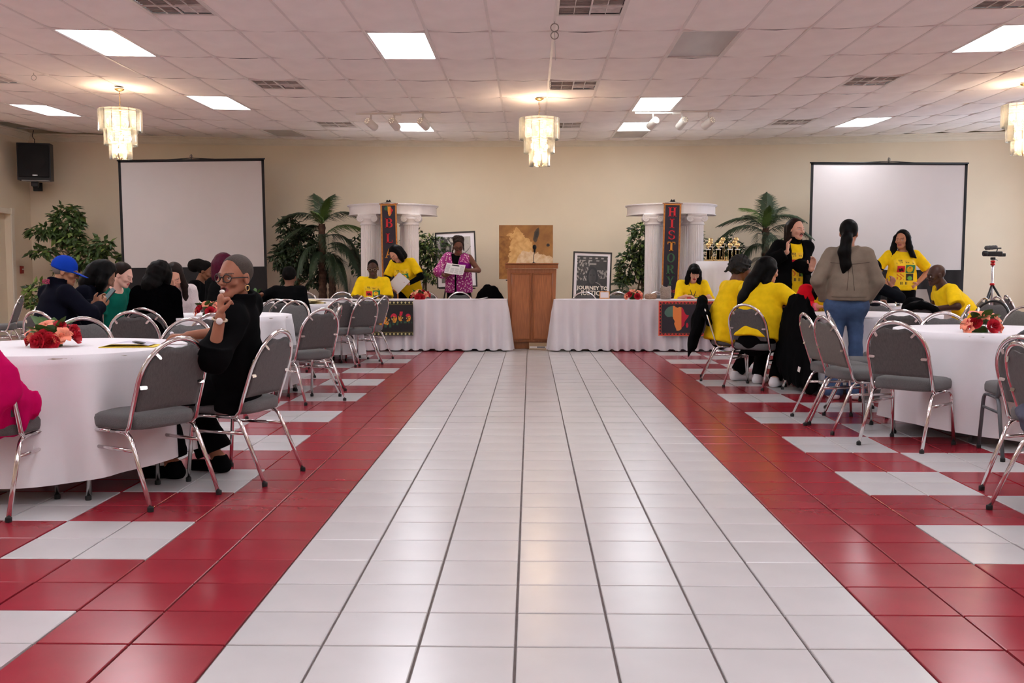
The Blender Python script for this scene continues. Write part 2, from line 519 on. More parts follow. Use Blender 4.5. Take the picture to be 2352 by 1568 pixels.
for (i, j) in sorted(LIT | UNLIT):
    xc, yc = CX0 + (i + .5) * CW, CY0 + (j + .5) * CD
    if not (X_L + .3 < xc < X_R - .3 and Y_F + .6 < yc < Y_B - .6): continue
    lb = LL.get((i, j), 'lit ceiling light panel outside the photograph')
    t = thing('ceiling_light', lb, 'ceiling light', (xc, yc, ceil_z(xc, yc) + .012), 0, 'fluorescent ceiling panels')
    t.rotation_euler = (math.atan((ceil_z(xc, yc + .1) - ceil_z(xc, yc - .1)) / .2), -math.atan((ceil_z(xc + .1, yc) - ceil_z(xc - .1, yc)) / .2), 0)
    link('frame', fr_me, t)
    link('diffuser', df_un if (i, j) in UNLIT else (df_cool if (i, j) in ((2, 3), (-8, 3)) else df_lit), t)
# air vents: four louvred quadrants
M_vent = mat('vent_louvre', (.62, .56, .52), .5, var=.2, scale=12)
M_ventd = mat('vent_duct_dark', (.07, .06, .055), .8)
vf = MB()
for s in (-1, 1):
    vf.box((s * .288, 0, 0), (.026, .6, .012), ch=.002); vf.box((0, s * .288, 0), (.6, .026, .012), ch=.002)
vf.box((0, 0, 0), (.014, .56, .012)); vf.box((0, 0, 0), (.56, .014, .012))
for s in (-1, 1): vf.box((s * .14, 0, .002), (.006, .56, .008))
vf_me = vf.mesh('vent_frame', M_white)
vb_me = MB().box((0, 0, .09), (.58, .58, .01)).mesh('vent_back', M_ventd)
vq = []
for q in range(4):
    m = MB(); cx, cy = (-.14, .14)[q % 2], (-.14, .14)[q // 2]
    tilt = 0.95 if (q % 2 == 0 or q == 1) else -.6
    for s in range(6):
        m.box((cx, cy + (s - 2.5) * .044, .022), (.262, .046, .0025), (tilt if q != 3 else -.35, 0, 0))
    vq.append(m.mesh('vent_louvres', M_vent))
VL = {(-6, -1): 'dusty white ceiling air vent at top edge, left of centre', (0, -1): 'dusty white ceiling air vent at top edge beside the hanging rings',
      (6, -1): 'white ceiling air vent in the top right corner', (-6, 2): 'white ceiling air vent left of the middle chandelier', (0, 2): 'white ceiling air vent just in front of the middle chandelier',
      (6, 2): 'white ceiling air vent right of centre in front of the right screen', (-6, 5): 'white ceiling air vent left of the left track light',
      (0, 5): 'white ceiling air vent behind the middle chandelier', (6, 5): 'white ceiling air vent between right track light and right screen', (-12, 2): 'white ceiling air vent at the left edge'}
for (i, j) in sorted(VENT):
    xc, yc = CX0 + (i + .5) * CW, CY0 + (j + .25) * CD
    t = thing('air_vent', VL[(i, j)], 'air vent', (xc, yc, ceil_z(xc, yc) + .004), 0, 'ceiling air vents')
    t.rotation_euler[1] = -math.atan((ceil_z(xc + .1, yc) - ceil_z(xc - .1, yc)) / .2)
    link('frame', vf_me, t); link('back', vb_me, t)
    for q in range(4): link('louvre_panel', vq[q], t)
# ================================================================ things on ceiling and walls
M_brass = mat('brass', (.72, .50, .22), .25, 1.0, var=.1)
def glass_panel_mat():
    m = bpy.data.materials.new('chandelier_glass'); m.use_nodes = True
    nt = m.node_tree; nt.nodes.clear()
    out = nt.nodes.new('ShaderNodeOutputMaterial')
    tr = nt.nodes.new('ShaderNodeBsdfTransparent'); tr.inputs['Color'].default_value = (.93, .95, .92, 1)
    gl = nt.nodes.new('ShaderNodeBsdfGlossy'); gl.inputs['Roughness'].default_value = .12
    df_ = nt.nodes.new('ShaderNodeBsdfTranslucent'); df_.inputs['Color'].default_value = (.95, .93, .88, 1)
    tc = nt.nodes.new('ShaderNodeTexCoord'); wv = nt.nodes.new('ShaderNodeTexWave')
    wv.wave_profile = 'TRI'; wv.bands_direction = 'Z'; wv.inputs['Scale'].default_value = 22; wv.inputs['Distortion'].default_value = 3
    nt.links.new(tc.outputs['Object'], wv.inputs['Vector'])
    bp = nt.nodes.new('ShaderNodeBump'); bp.inputs['Strength'].default_value = .6; bp.inputs['Distance'].default_value = .004
    nt.links.new(wv.outputs['Fac'], bp.inputs['Height']); nt.links.new(bp.outputs['Normal'], gl.inputs['Normal'])
    m1 = nt.nodes.new('ShaderNodeMixShader'); m2 = nt.nodes.new('ShaderNodeMixShader')
    mr = nt.nodes.new('ShaderNodeMapRange'); mr.inputs['To Min'].default_value = .06; mr.inputs['To Max'].default_value = .26
    nt.links.new(wv.outputs['Fac'], mr.inputs['Value'])
    nt.links.new(mr.outputs['Result'], m1.inputs['Fac']); nt.links.new(tr.outputs[0], m1.inputs[1]); nt.links.new(df_.outputs[0], m1.inputs[2])
    fr_ = nt.nodes.new('ShaderNodeFresnel'); fr_.inputs['IOR'].default_value = 1.5
    nt.links.new(fr_.outputs[0], m2.inputs['Fac']); nt.links.new(m1.outputs[0], m2.inputs[1]); nt.links.new(gl.outputs[0], m2.inputs[2])
    nt.links.new(m2.outputs[0], out.inputs['Surface'])
    return m
M_cglass = glass_panel_mat()
M_bulb = mat('bulb_glow', (1, .9, .75), .3, var=0, emit=(1.0, .74, .50), estr=26.0)
def chandelier(loc, label, sway):
    t = thing('chandelier', label, 'chandelier', loc, 0, 'tiered glass chandeliers')
    MB().lathe([(.004, -.03), (.02, -.03), (.055, -.012), (.062, 0)], 20).build('canopy', M_brass, t)
    # chain of oval links
    z = -.03; ch = MB(); k = 0
    while z > -.235:
        pts = [(.007 * math.cos(a) * (1 if k % 2 else 0) , .007 * math.cos(a) * (0 if k % 2 else 1), z - .016 + .016 * math.sin(a)) for a in [2 * PI * q / 10 for q in range(10)]]
        ch.tube([(p[0] + .006 * math.sin(z * 40) * sway, p[1], p[2]) for p in pts], .0022, 5, closed=True); z -= .025; k += 1
    ch.build('chain', M_brass, t)
    MB().ell((0, 0, -.255), (.022, .022, .022)).lathe([(.006, -.9), (.012, -.86), (.008, -.7), (.014, -.55), (.008, -.4), (.014, -.3), (.006, -.26)], 12).build('stem', M_brass, t)
    for (rad, ztop, zbot, n) in ((.262, -.262, -.535, 16), (.198, -.51, -.715, 12), (.135, -.675, -.885, 9)):
        rg = MB().tube([(rad * .93 * math.cos(a), rad * .93 * math.sin(a), ztop - .035) for a in [2 * PI * q / 40 for q in range(40)]], .004, 5, closed=True)
        for q in range(4):
            a = PI / 4 + q * PI / 2
            rg.tube([(0, 0, ztop - .035), (rad * .93 * math.cos(a), rad * .93 * math.sin(a), ztop - .035)], .003, 5)
        rg.build('tier_ring', M_brass, t)
        w = 2 * rad * math.sin(PI / n) * .95
        for q in range(n):
            a = 2 * PI * (q + .5) / n
            MB().box((0, 0, (ztop + zbot) / 2), (w, .005, ztop - zbot), ch=.0015).build('glass_panel', M_cglass, t, (rad * math.cos(a), rad * math.sin(a), 0), (0, 0, a + PI / 2))
        nb = 6 if rad > .25 else (4 if rad > .18 else 3)
        for q in range(nb):
            a = 2 * PI * (q + .3) / nb; rr = rad * .58; zb = (ztop + zbot) / 2 - .02
            arm = smooth_path([(0, 0, zb - .05), (rr * .5 * math.cos(a), rr * .5 * math.sin(a), zb - .085), (rr * math.cos(a), rr * math.sin(a), zb - .05)], 4)
            MB().tube(arm, .004, 6).tube([(rr * math.cos(a), rr * math.sin(a), zb - .055), (rr * math.cos(a), rr * math.sin(a), zb - .02)], .009, 8).build('candle_arm', M_brass, t)
            MB().ell((rr * math.cos(a), rr * math.sin(a), zb + .01), (.014, .014, .03), 8, 6).build('bulb', M_bulb, t)
        ld = bpy.data.lights.new('chandelier_light', 'POINT'); ld.energy = 22 if rad > .25 else 11; ld.color = (1.0, .70, .46); ld.shadow_soft_size = .05
        link('lamp_light', ld, t, (0, 0, (ztop + zbot) / 2 + .03))
    return t
chandelier((.115, 13.2, ceil_z(.1, 13.2) - .02), 'three-tier glass chandelier hanging at the middle of the hall', 1)
chandelier((-5.26, 12.72, ceil_z(-5.26, 12.72) - .03), 'three-tier glass chandelier hanging at the left side', .3)
chandelier((6.22, 12.72, ceil_z(6.22, 12.72) - .03), 'three-tier glass chandelier at the right edge', 1)

# track lights -----------------------------------------------------------
M_track = mat('track_white', (.72, .67, .62), .4, var=.03)
M_lens = mat('spot_lens', (1, .9, .7), .3, var=0, emit=(1, .8, .52), estr=20)
M_hole = mat('spot_vent_glow', (.9, .8, .6), .3, var=0, emit=(1, .85, .6), estr=1.2)
def track(xc, y, label, aims, heads):
    zc = ceil_z(xc, y) - .02
    t = thing('track_light', label, 'track light', (xc, y, zc), 0, 'ceiling track lights')
    m = MB().box((-.33, 0, -.012), (.58, .035, .022), ch=.003).box((.33, 0, .004), (.58, .035, .022), ch=.003).box((-.02, 0, -.02), (.12, .05, .03), ch=.004)
    m.build('track_rail', M_track, t)
    for hx, (ax, ay, az) in zip(heads, aims):
        h = link('spot_head', None, t, (hx, 0, -.02))
        d = Vector((ax - (xc + hx), ay - y, az - (zc - .13))).normalized()
        q = d.to_track_quat('-Z', 'Y')
        MB().tube([(0, 0, .02), (0, 0, -.05)], .012, 8).tube([(0, 0, -.04), (.0, .012, -.09)], .007, 6).build('bracket', M_track, h)
        c = MB().lathe([(.0001, .105), (.05, .105), (.056, .095), (.058, -.1), (.052, -.105), (.05, -.09), (.0001, -.085)], 24)
        o = c.build('spot_can', M_track, h, (0, 0, -.14)); o.rotation_mode = 'QUATERNION'; o.rotation_quaternion = q
        hl = MB()
        for k in range(7):
            a = 2 * PI * k / 7; hl.lathe([(.0001, .1065), (.006, .1065)], 8, (.034 * math.cos(a), .034 * math.sin(a), 0))
        o2 = hl.build('vent_hole', M_hole, h, (0, 0, -.14)); o2.rotation_mode = 'QUATERNION'; o2.rotation_quaternion = q
        o3 = MB().lathe([(.0001, -.0885), (.045, -.0885)], 16).build('lens', M_lens, h, (0, 0, -.14)); o3.rotation_mode = 'QUATERNION'; o3.rotation_quaternion = q
        ld = bpy.data.lights.new('spot', 'SPOT'); ld.energy = 15; ld.color = (1, .80, .58); ld.spot_size = R(80); ld.spot_blend = .9; ld.shadow_soft_size = .04
        lo = link('spot_light', ld, t, tuple(Vector((hx, 0, -.16)) + d * .13)); lo.rotation_mode = 'QUATERNION'; lo.rotation_quaternion = q
track(-1.92, 14.5, 'white ceiling track with three spotlights, left of the middle chandelier', [(-.2, 18.6, 1.5), (-.6, 18.6, 1.6), (.3, 18.6, 1.7)], (-.40, -.06, .36))
track(2.13, 14.5, 'white ceiling track with three spotlights, right of the middle chandelier', [(.1, 18.6, 1.7), (.9, 18.6, 1.5), (.4, 18.6, 1.6)], (-.36, .06, .44))

# rings and wire hanging from the grid -----------------------------------
M_steel = mat('steel_wire', (.35, .33, .30), .35, 1.0)
def ring(c, r, w=.003, tilt=0):
    return [(c[0] + r * math.cos(a), c[1] + r * math.sin(a) * math.sin(tilt), c[2] + r * math.sin(a) * math.cos(tilt)) for a in [2 * PI * q / 20 for q in range(20)]]
zc = ceil_z(.22, 9.25)
m = MB().tube([(.22, 9.25, zc + .004), (.22, 9.25, zc - .02)], .003, 5).tube(ring((.22, 9.25, zc - .055), .036), .005, 6, closed=True).tube(ring((.22, 9.25, zc - .125), .034), .005, 6, closed=True)
m.tube([(.222, 9.25, zc - .09), (.226, 9.25, zc - .35)], .0018, 4)
tag(m.build('hanging_hook_rings', M_steel), 'two steel rings hanging from the ceiling grid at top centre', 'hook')
zc = ceil_z(.22, 12.05)
m = MB()
for k in range(5): m.tube(ring((.24, 12.05, zc - .012 - k * .02), .011, tilt=.3 * (k % 2)), .002, 5, closed=True)
tag(m.build('short_chain', M_steel), 'short wire chain hanging in front of the middle chandelier', 'chain')
x_, y_ = -5.95, 11.9; zc = ceil_z(x_, y_)
tag(MB().tube([(x_, y_, zc + .004), (x_, y_, zc - .03)], .0025, 5).tube(ring((x_, y_, zc - .06), .03), .003, 6, closed=True).build('wire_loop', M_steel), 'small wire ring hanging from ceiling above the left chandelier', 'hook')

# loudspeaker in the left corner -----------------------------------------
M_blk = mat('black_plastic', (.008, .008, .009), .45, var=.1)
M_grille = mat('speaker_grille', (.006, .006, .007), .75, var=.2, scale=300, bump=.3, bscale=400)
sp = thing('loudspeaker', 'black loudspeaker mounted high in the left corner', 'loudspeaker', (-8.93, 17.75, 2.80), R(14))
MB().prism([(-.28, .0), (.28, .0), (.28, .24), (.15, .40), (-.15, .40), (-.28, .24)], 0, .66).build('cabinet', M_blk, sp)
MB().box((0, -.012, .34), (.52, .03, .58), ch=.01).lathe([(.0001, 0), (.19, 0), (.2, -.004)], 32, M=Matrix.Translation((0, -.028, .36)) @ Matrix.Rotation(PI / 2, 4, 'X')).build('grille', M_grille, sp)
MB().box((.02, -.029, .085), (.085, .004, .014)).build('name_badge', mat('badge_silver', (.7, .7, .7), .3, .8), sp)
MB().box((.02, .01, -.012), (.46, .08, .02), ch=.005).build('lower_lip', mat('grey_plastic', (.25, .24, .23), .4), sp)
MB().box((-.02, .15, -.06), (.12, .1, .09), ch=.01).tube([(-.02, .2, -.06), (-.12, .8, -.06)], .02).box((-.12, .79, -.06), (.16, .03, .16), ch=.004).lathe([(.04, -.13), (.05, -.1), (.04, -.06)], 12, (-.02, .15, 0)).build('bracket', M_blk, sp)
MB().tube(smooth_path([(-.05, .3, .66), (-.04, .3, .75), (-.08, .32, .82), (-.06, .34, .93)]), .006, 6).build('cable', M_blk, sp)

# fire call point on left wall, sconce hook, strobe on right of the screen
M_red = mat('signal_red', (.32, .03, .02), .4)
fa = thing('fire_alarm_pull', 'small dark red fire alarm box on the left wall', 'fire alarm', (-9.44, 18.15, 1.19))
MB().box((.018, 0, .0), (.036, .09, .14), ch=.006).build('box', M_red, fa)
MB().box((.04, 0, .01), (.008, .06, .02), ch=.002).build('pull_bar', M_white, fa)
sn = thing('wall_sensor', 'white wall sensor with red stripes beside the right screen', 'sensor', (8.03, 18.58, 2.36))
MB().box((0, -.02, 0), (.07, .04, .06), ch=.006).build('housing', M_white, sn)
MB().box((0, -.025, .04), (.06, .04, .02), ch=.004).box((0, -.025, -.045), (.06, .045, .03), ch=.004).build('red_cap', M_red, sn)
hk = MB().box((-9.43, 17.05, 2.52), (.03, .05, .06), ch=.005).tube(smooth_path([(-9.41, 17.05, 2.52), (-9.36, 17.05, 2.55), (-9.35, 17.05, 2.6)]), .008)
tag(hk.build('wall_hook', M_white), 'small white fixture on left wall above the door', 'hook')
# ================================================================ banquet chairs
M_fab = mat('chair_fabric_grey', (.088, .084, .084), .9, var=.16, scale=120, bump=.35, bscale=500, sheen=.15, stretch=(1, 1, .25))
M_fabs = mat('chair_seat_fabric', (.108, .106, .106), .9, var=.22, scale=260, bump=.4, bscale=420, sheen=.15)
M_fabg = mat('chair_fabric_warm', (.125, .118, .104), .9, var=.16, scale=120, bump=.35, bscale=500, sheen=.15, stretch=(1, 1, .25))
M_chrome = mat('chrome', (.72, .69, .69), .13, 1.0, var=.04)
M_greyfr = mat('grey_powder_coat', (.10, .105, .115), .4, .3, var=.05)
M_blkfr = mat('black_powder_coat', (.015, .015, .016), .4, .1, var=.05)
M_rub = mat('rubber_black', (.012, .012, .012), .8)
def lean(u):  # point on the backrest plane: u = height above seat joint
    return -.085 - u * .345
HB, HW, HS = .42, .207, .62          # hoop start height, half width, start of arc
HTOP = .838
def hoop_pts(hw, grow=0.0):
    pts = []
    for k in range(25):
        a = PI * k / 24
        x = hw * math.cos(a); z = HS + (HTOP - HS + grow) * math.sin(a)
        pts.append((x, lean(z - HB), z))
    return pts
hp = [(HW - .012, .06, .372), (HW - .006, -.02, .371), (HW - .002, -.06, .378), (HW, -.083, .405), (HW, lean(.05), HB + .05)] + hoop_pts(HW)
hp += [(-p[0], p[1], p[2]) for p in hp[4::-1]]
me_hoop = {}
mbh = MB().tube(hp, .0135, 8, flat=.75, up=(1, 0, 0))
for k, m in (('chrome', M_chrome), ('grey', M_greyfr), ('black', M_blkfr)): me_hoop[k] = mbh.mesh('chair_back_frame_' + k, m)
def back_pad():
    m = MB(); NX, NZ = 16, 10; hw = HW - .017; zb = .478
    def top(x):
        t = max(0, 1 - (x / (hw + .002)) ** 2)
        z = HS + (HTOP - HS - .022) * math.sqrt(t)
        return z - .026 * math.exp(-(x / .055) ** 4)
    def pos(i, j, side):
        x = -hw + 2 * hw * i / NX
        zt = top(x); z = zb + (zt - zb) * j / NZ
        e = min(1, 3.2 * min(i / NX, 1 - i / NX)) * min(1, 3 * min(j / NZ, 1 - j / NZ) + .0)
        e = math.sqrt(max(0, e)) if e > 0 else 0
        off = (.010 + .022 * e) if side else -.008 - .003 * e
        return (x, lean(z - HB) + off, z)
    for side in (1, 0):
        o = len(m.v)
        for i in range(NX + 1):
            for j in range(NZ + 1): m.v.append(pos(i, j, side))
        for i in range(NX):
            for j in range(NZ):
                q = [o + i * (NZ + 1) + j, o + (i + 1) * (NZ + 1) + j, o + (i + 1) * (NZ + 1) + j + 1, o + i * (NZ + 1) + j + 1]
                m.f.append(tuple(q if not side else q[::-1])); m.m.append(0); m.s.append(True)
    n = (NX + 1) * (NZ + 1)
    rim = [(i, 0) for i in range(NX + 1)] + [(NX, j) for j in range(1, NZ + 1)] + [(i, NZ) for i in range(NX - 1, -1, -1)] + [(0, j) for j in range(NZ - 1, 0, -1)]
    for a in range(len(rim)):
        p, q = rim[a], rim[(a + 1) % len(rim)]
        ia, ib = p[0] * (NZ + 1) + p[1], q[0] * (NZ + 1) + q[1]
        m.f.append((ia, ib, n + ib, n + ia)); m.m.append(0); m.s.append(True)
    return m
mbp = back_pad()
def seat_pad():
    m = MB(); N = 36; rings = []
    def outline(a, s):
        ca, sa = math.cos(a), math.sin(a)
        r = (abs(ca) ** 4.2 + abs(sa) ** 4.2) ** (-1 / 4.2)
        x, y = r * ca, r * sa
        w = .205 + .012 * (y + 1) / 2
        return (x * w * s, .075 + y * .208 * s)
    prof = [(.90, .383), (.985, .388), (1.0, .405), (1.0, .432), (.97, .449), (.86, .459), (.6, .464), (.3, .466)]
    vs_ = []; fs_ = []
    for s, z in prof:
        for k in range(N):
            x, y = outline(2 * PI * k / N, s); vs_.append((x, y, z - .010 * (max(0, (y - .2)) / .1) ** 2))
    for i in range(len(prof) - 1):
        for k in range(N): fs_.append((i * N + k, i * N + (k + 1) % N, (i + 1) * N + (k + 1) % N, (i + 1) * N + k))
    fs_.append(tuple(range(N - 1, -1, -1))); fs_.append(tuple((len(prof) - 1) * N + k for k in range(N)))
    return m.add(vs_, fs_, 0, True)
mbs = seat_pad()
me_pad = {'chrome': mbp.mesh('chair_backrest', M_fab), 'warm': mbp.mesh('chair_backrest_warm', M_fabg)}
me_seat = mbs.mesh('chair_seat', M_fabs)
me_leg = {}; me_str = {}; me_foot = {}
for k, m in (('chrome', M_chrome), ('grey', M_greyfr), ('black', M_blkfr)):
    for s in (-1, 1):
        rear = round_path([(s * .203, .07, .374), (s * .203, -.075, .372), (s * .216, -.235, .015)], .05, 5)
        front = round_path([(s * .203, .06, .374), (s * .203, .215, .372), (s * .217, .243, .015)], .06, 5)
        me_leg[k, s, 0] = MB().tube(rear, .0125, 8, flat=.8, up=(1, 0, 0)).mesh('chair_leg_rear', m)
        me_leg[k, s, 1] = MB().tube(front, .0125, 8, flat=.8, up=(1, 0, 0)).mesh('chair_leg_front', m)
        me_str[k, s] = MB().tube([(s * .206, -.118, .285), (s * .207, .222, .285)], .0095, 8, flat=.7, up=(0, 0, 1)).mesh('chair_stretcher', m)
for s in (-1, 1):
    for f, y in ((0, -.235), (1, .243)):
        me_foot[s, f] = MB().lathe([(.0145, 0), (.0155, .004), (.0155, .02), (.013, .024)], 10, (s * .2165, y, 0)).mesh('foot_cap', M_rub)
def clip_me(x, z, ang, m):
    mb = MB(); M = Matrix.Translation((x, lean(z - HB) - .013, z)) @ Matrix.Rotation(-R(19), 4, 'X') @ Matrix.Rotation(ang, 4, 'Y')
    pts = [(-.021, -.009), (.012, -.009), (.019, -.006), (.021, 0), (.019, .006), (.012, .009), (-.021, .009)]
    mb.prism([(p[0], p[1]) for p in pts], -.002, .002, M @ Matrix.Rotation(PI / 2, 4, 'X'))
    return mb.mesh('chair_clip', m)
me_clip = {}
for k, m in (('chrome', M_chrome), ('grey', M_greyfr), ('black', M_blkfr)):
    q = []
    for s in (-1, 1):
        q.append(clip_me(s * .178, .60, 0 if s < 0 else PI, m))
        q.append(clip_me(s * .128, .755, R(52) if s < 0 else PI - R(52), m))
    me_clip[k] = q
def chair(x, y, ang, label, frame='chrome', pad='chrome', detail=True, group='grey banquet chairs'):
    t = thing('banquet_chair', label, 'chair', (x, y, 0), R(ang) - PI / 2, group)
    link('seat', me_seat, t); link('backrest', me_pad[pad], t); link('back_frame', me_hoop[frame], t)
    for s in (-1, 1):
        for f in (0, 1):
            l = link('leg', me_leg[frame, s, f], t)
            link('foot_cap', me_foot[s, f], l)
        link('stretcher', me_str[frame, s], t)
    if detail:
        for c in me_clip[frame]: link('clip', c, t)
    return t
CH = [  # x, y, facing (degrees), label, frame, pad
 (-1.95, 5.02, 150, 'grey chrome chair with its back to us at the front left round table'),
 (-1.62, 5.56, 165, 'grey chrome chair under the woman in black who is eating'),
 (-2.66, 4.74, 90, 'grey chrome chair at left edge with magenta jacket over it'),
 (-3.10, 6.72, -70, 'empty grey chair behind the front left table, above its flowers'),
 (-2.41, 6.60, -100, 'empty grey chair behind the front left table, nearest the eating woman'),
 (-3.27, 8.22, 92, 'grey chair with bronze-tinted frame, back to us, below the black fur coat'),
 (-2.52, 7.85, 108, 'grey chair half hidden behind the eating woman, clip showing'),
 (-4.0, 8.28, 68, 'grey chair under the man in the blue cap'),
 (-4.75, 8.6, 30, 'grey chair partly hidden left of the man in the blue cap'),
 (-4.5, 12.9, 0, 'chair under the person with the black hair puff'),
 (-3.80, 11.72, 48, 'chair under the person with maroon hair'),
 (-7.06, 13.10, 195, 'grey chair standing at the left edge, back leaning right'),
 (-7.02, 13.75, 190, 'grey chair at left edge with its seat behind another chair'),
 (-7.62, 12.95, 178, 'grey chair cut off by the left edge of the photo'),
 (-3.28, 10.9, -88, 'grey chair behind the flowers of the middle left table'),
 (-2.66, 10.62, -112, 'grey chair facing us right behind the middle left tablecloth'),
 (-3.0, 11.25, -100, 'grey chair mostly hidden behind the eating woman\'s collar'),
 (-2.0, 8.83, 140, 'grey chair with its back to us, right of the middle left table'),
 (-2.03, 9.34, 184, 'grey chair seen edge-on by the left aisle'),
 (-2.16, 9.86, 200, 'grey chair facing left with finger hole in its back, left aisle'),
 (-2.42, 12.12, 128, 'grey chair back to us at the far left table, left one of a pair'),
 (-2.42, 12.85, 172, 'dark grey chair behind the pair at the far left table'),
 (-2.18, 12.30, 140, 'grey chair back to us in front of the portrait banner'),
 (-2.12, 12.95, 165, 'grey chair just behind the one before the portrait banner'),
 (2.54, 6.65, 44, 'grey chrome chair with its back to us before the front right table'),
 (2.36, 7.30, 10, 'warm grey chair seen from behind at left of the front right table', 'chrome', 'warm'),
 (2.36, 7.74, 2, 'warm grey chair seen edge-on behind another at the right aisle', 'chrome', 'warm'),
 (2.68, 8.14, -18, 'warm grey chair facing us in front of the woman in jeans', 'chrome', 'warm'),
 (3.70, 10.55, -100, 'empty grey chair in front of the water bottle'),
 (3.16, 8.62, 84, 'grey chair with clips, between the two right tables'),
 (3.28, 7.72, -96, 'empty grey chair behind the front right table, left of its flowers'),
 (4.33, 11.05, 70, 'black-framed chair with its back to us beside the bald man', 'black'),
 (4.05, 9.75, 150, 'grey chair at the right end behind the front right table', 'chrome', 'warm'),
 (3.78, 8.95, 160, 'low grey chair back showing between two hoops on the right', 'chrome', 'warm'),
 (4.98, 10.95, 215, 'dark grey chair beside the tripod legs', 'black'),
 (4.42, 9.25, 200, 'warm grey chair edge-on just behind the right table flowers', 'chrome', 'warm'),
 (6.25, 12.85, 0, 'grey chair edge-on near the right edge of the photo'),
 (6.62, 13.35, -10, 'grey chair cut by the right edge of the photo, farther back'),
 (3.16, 6.27, 82, 'charcoal chair with grey painted legs at the front right table', 'grey'),
 (2.50, 4.62, 0, 'grey chrome chair cut by the right edge, nearest the camera'),
 (2.72, 5.15, 20, 'chrome chair hoop just behind the nearest chair at the right edge'),
 (2.09, 10.67, -10, 'chrome chair seen from the side with black jacket over its back'),
 (2.27, 9.97, 48, 'grey chair under the long-haired woman in yellow'),
 (2.80, 9.66, 22, 'chair wholly draped in a black coat by the right aisle'),
 (3.10, 10.93, -98, 'chair behind the person in the red jacket'),
 (5.30, 12.1, 178, 'grey chair under the bald man in yellow'),
 (3.98, 12.0, 20, 'chair under the person in black with the hat'),
 (-3.41, 8.88, 84, 'chair under the black fur coat at the middle left table'),
 (-4.32, 9.05, 8, 'chair under the person in navy beside the blue cap'),
 (-4.4, 9.98, -20, 'chair under the pale girl in green'),
 (-3.82, 10.44, -60, 'chair under the girl in the white sweater'),
 (-2.85, 11.55, 100, 'chair under the child in black'),
 (3.62, 6.30, 100, 'charcoal chair at the right edge beside the front right table', 'grey')]
CH = [c for c in CH if c[3] != 'charcoal chair at the right edge beside the front right table']
for c in CH: chair(*c)
HEADCH = [(-3.52, 15.15, 'grey chair behind the left head table, beside the child'), (-2.95, 15.2, 'grey chair behind the left head table, under the palm'),
          (-2.33, 15.25, 'grey chair under the seated man in yellow'), (-1.62, 15.1, 'grey chair behind the flowers on the left head table'),
          (-1.10, 15.15, 'grey chair in front of the woman in purple'), (-.64, 15.15, 'chair draped with a black bag, left of the lectern'),
          (.84, 15.15, 'dark chair in front of the framed film poster'), (1.36, 15.15, 'grey chair right of the framed film poster'),
          (1.98, 15.2, 'grey chair behind the sequined bag'), (2.45, 15.25, 'grey chair under the seated woman with glasses')]
for x, y, lb in HEADCH: chair(x, y, -90, lb, group='chairs behind the head tables')
# ================================================================ tables and cloths
M_cloth = mat('white_tablecloth', (.78, .76, .79), .8, var=.03, scale=3, bump=.08, bscale=300, sheen=.1)
M_cloth2 = mat('white_skirt_cloth', (.72, .69, .73), .8, var=.03, scale=3, bump=.08, bscale=300, sheen=.1)
M_tbl = mat('table_laminate', (.45, .40, .34), .5)
M_tleg = mat('table_leg_steel', (.25, .25, .25), .4, .6)
def round_table(x, y, label, clabel, rad=.68, H=.745, hem=.10, folds=13, seed=1, square=False):
    t = thing('round_table', label, 'table', (x, y, 0), 0, 'round folding tables')
    MB().lathe([(.0001, H - .02), (rad, H - .02), (rad + .004, H - .012), (rad, H), (.0001, H)], 48).build('tabletop', M_tbl, t)
    for s in (-1, 1):
        for q in (-1, 1):
            MB().tube([(s * .3, q * .4, H - .02), (s * .34, q * .44, 0.0)], .014, 8).build('leg', M_tleg, t)
    rng = random.Random(seed)
    ph = [rng.uniform(0, 6.28) for _ in range(4)]
    N, K = 180, 14
    m = MB()
    vs_ = [(0, 0, H + .004)]; fs_ = []
    rings = [(.3, 0), (.6, 0), (.9, 0), (.985, 0)] + [(1.0, k / K) for k in range(K + 1)]
    for (fr_, d) in rings:
        for k in range(N):
            a = 2 * PI * k / N
            w = math.sin(folds * a + ph[0] + .8 * math.sin(2 * a + ph[1])) * .6 + .4 * math.sin((folds + 4) * a + ph[2])
            amp = .012 * min(1, d * 7) + .055 * d
            r = rad * fr_ + (.004 + .035 * d + amp * w if fr_ == 1.0 else 0)
            hm = hem + .03 * math.sin(2 * a + ph[3]) + .012 * w
            z = H + .004 - (H - hm) * d - (.004 * (1 - (1 - min(1, d * 8)) ** 2) if fr_ == 1.0 else 0)
            vs_.append((r * math.cos(a), r * math.sin(a), z))
    for k in range(N): fs_.append((0, 1 + k, 1 + (k + 1) % N))
    for i in range(len(rings) - 1):
        for k in range(N): fs_.append((1 + i * N + k, 1 + i * N + N + k, 1 + i * N + N + (k + 1) % N, 1 + i * N + (k + 1) % N))
    m.add(vs_, fs_, 0, True)
    return tag(m.build('tablecloth', M_cloth, None, (x, y, 0)), clabel, 'tablecloth', 'white round tablecloths')
round_table(-2.66, 5.52, 'round table under the front left white cloth', 'white cloth on the round table at front left', seed=1, hem=.12)
round_table(-3.0, 9.45, 'round table under the middle left white cloth', 'white cloth on the round table among the seated group at left', seed=2, hem=.06)
round_table(-2.95, 13.0, 'round table under the far left white cloth', 'white cloth on the far left round table with yellow napkins', seed=3, hem=.08)
round_table(3.36, 7.2, 'round table under the front right white cloth', 'white cloth on the round table at front right', seed=4, hem=.07)
round_table(3.34, 9.80, 'round table under the middle right white cloth', 'white cloth on the round table before the woman in jeans', seed=5, hem=.08)
round_table(4.62, 12.35, 'round table under the far right white cloth', 'white cloth on the round table holding the water bottle', seed=6, hem=.08, rad=.62)
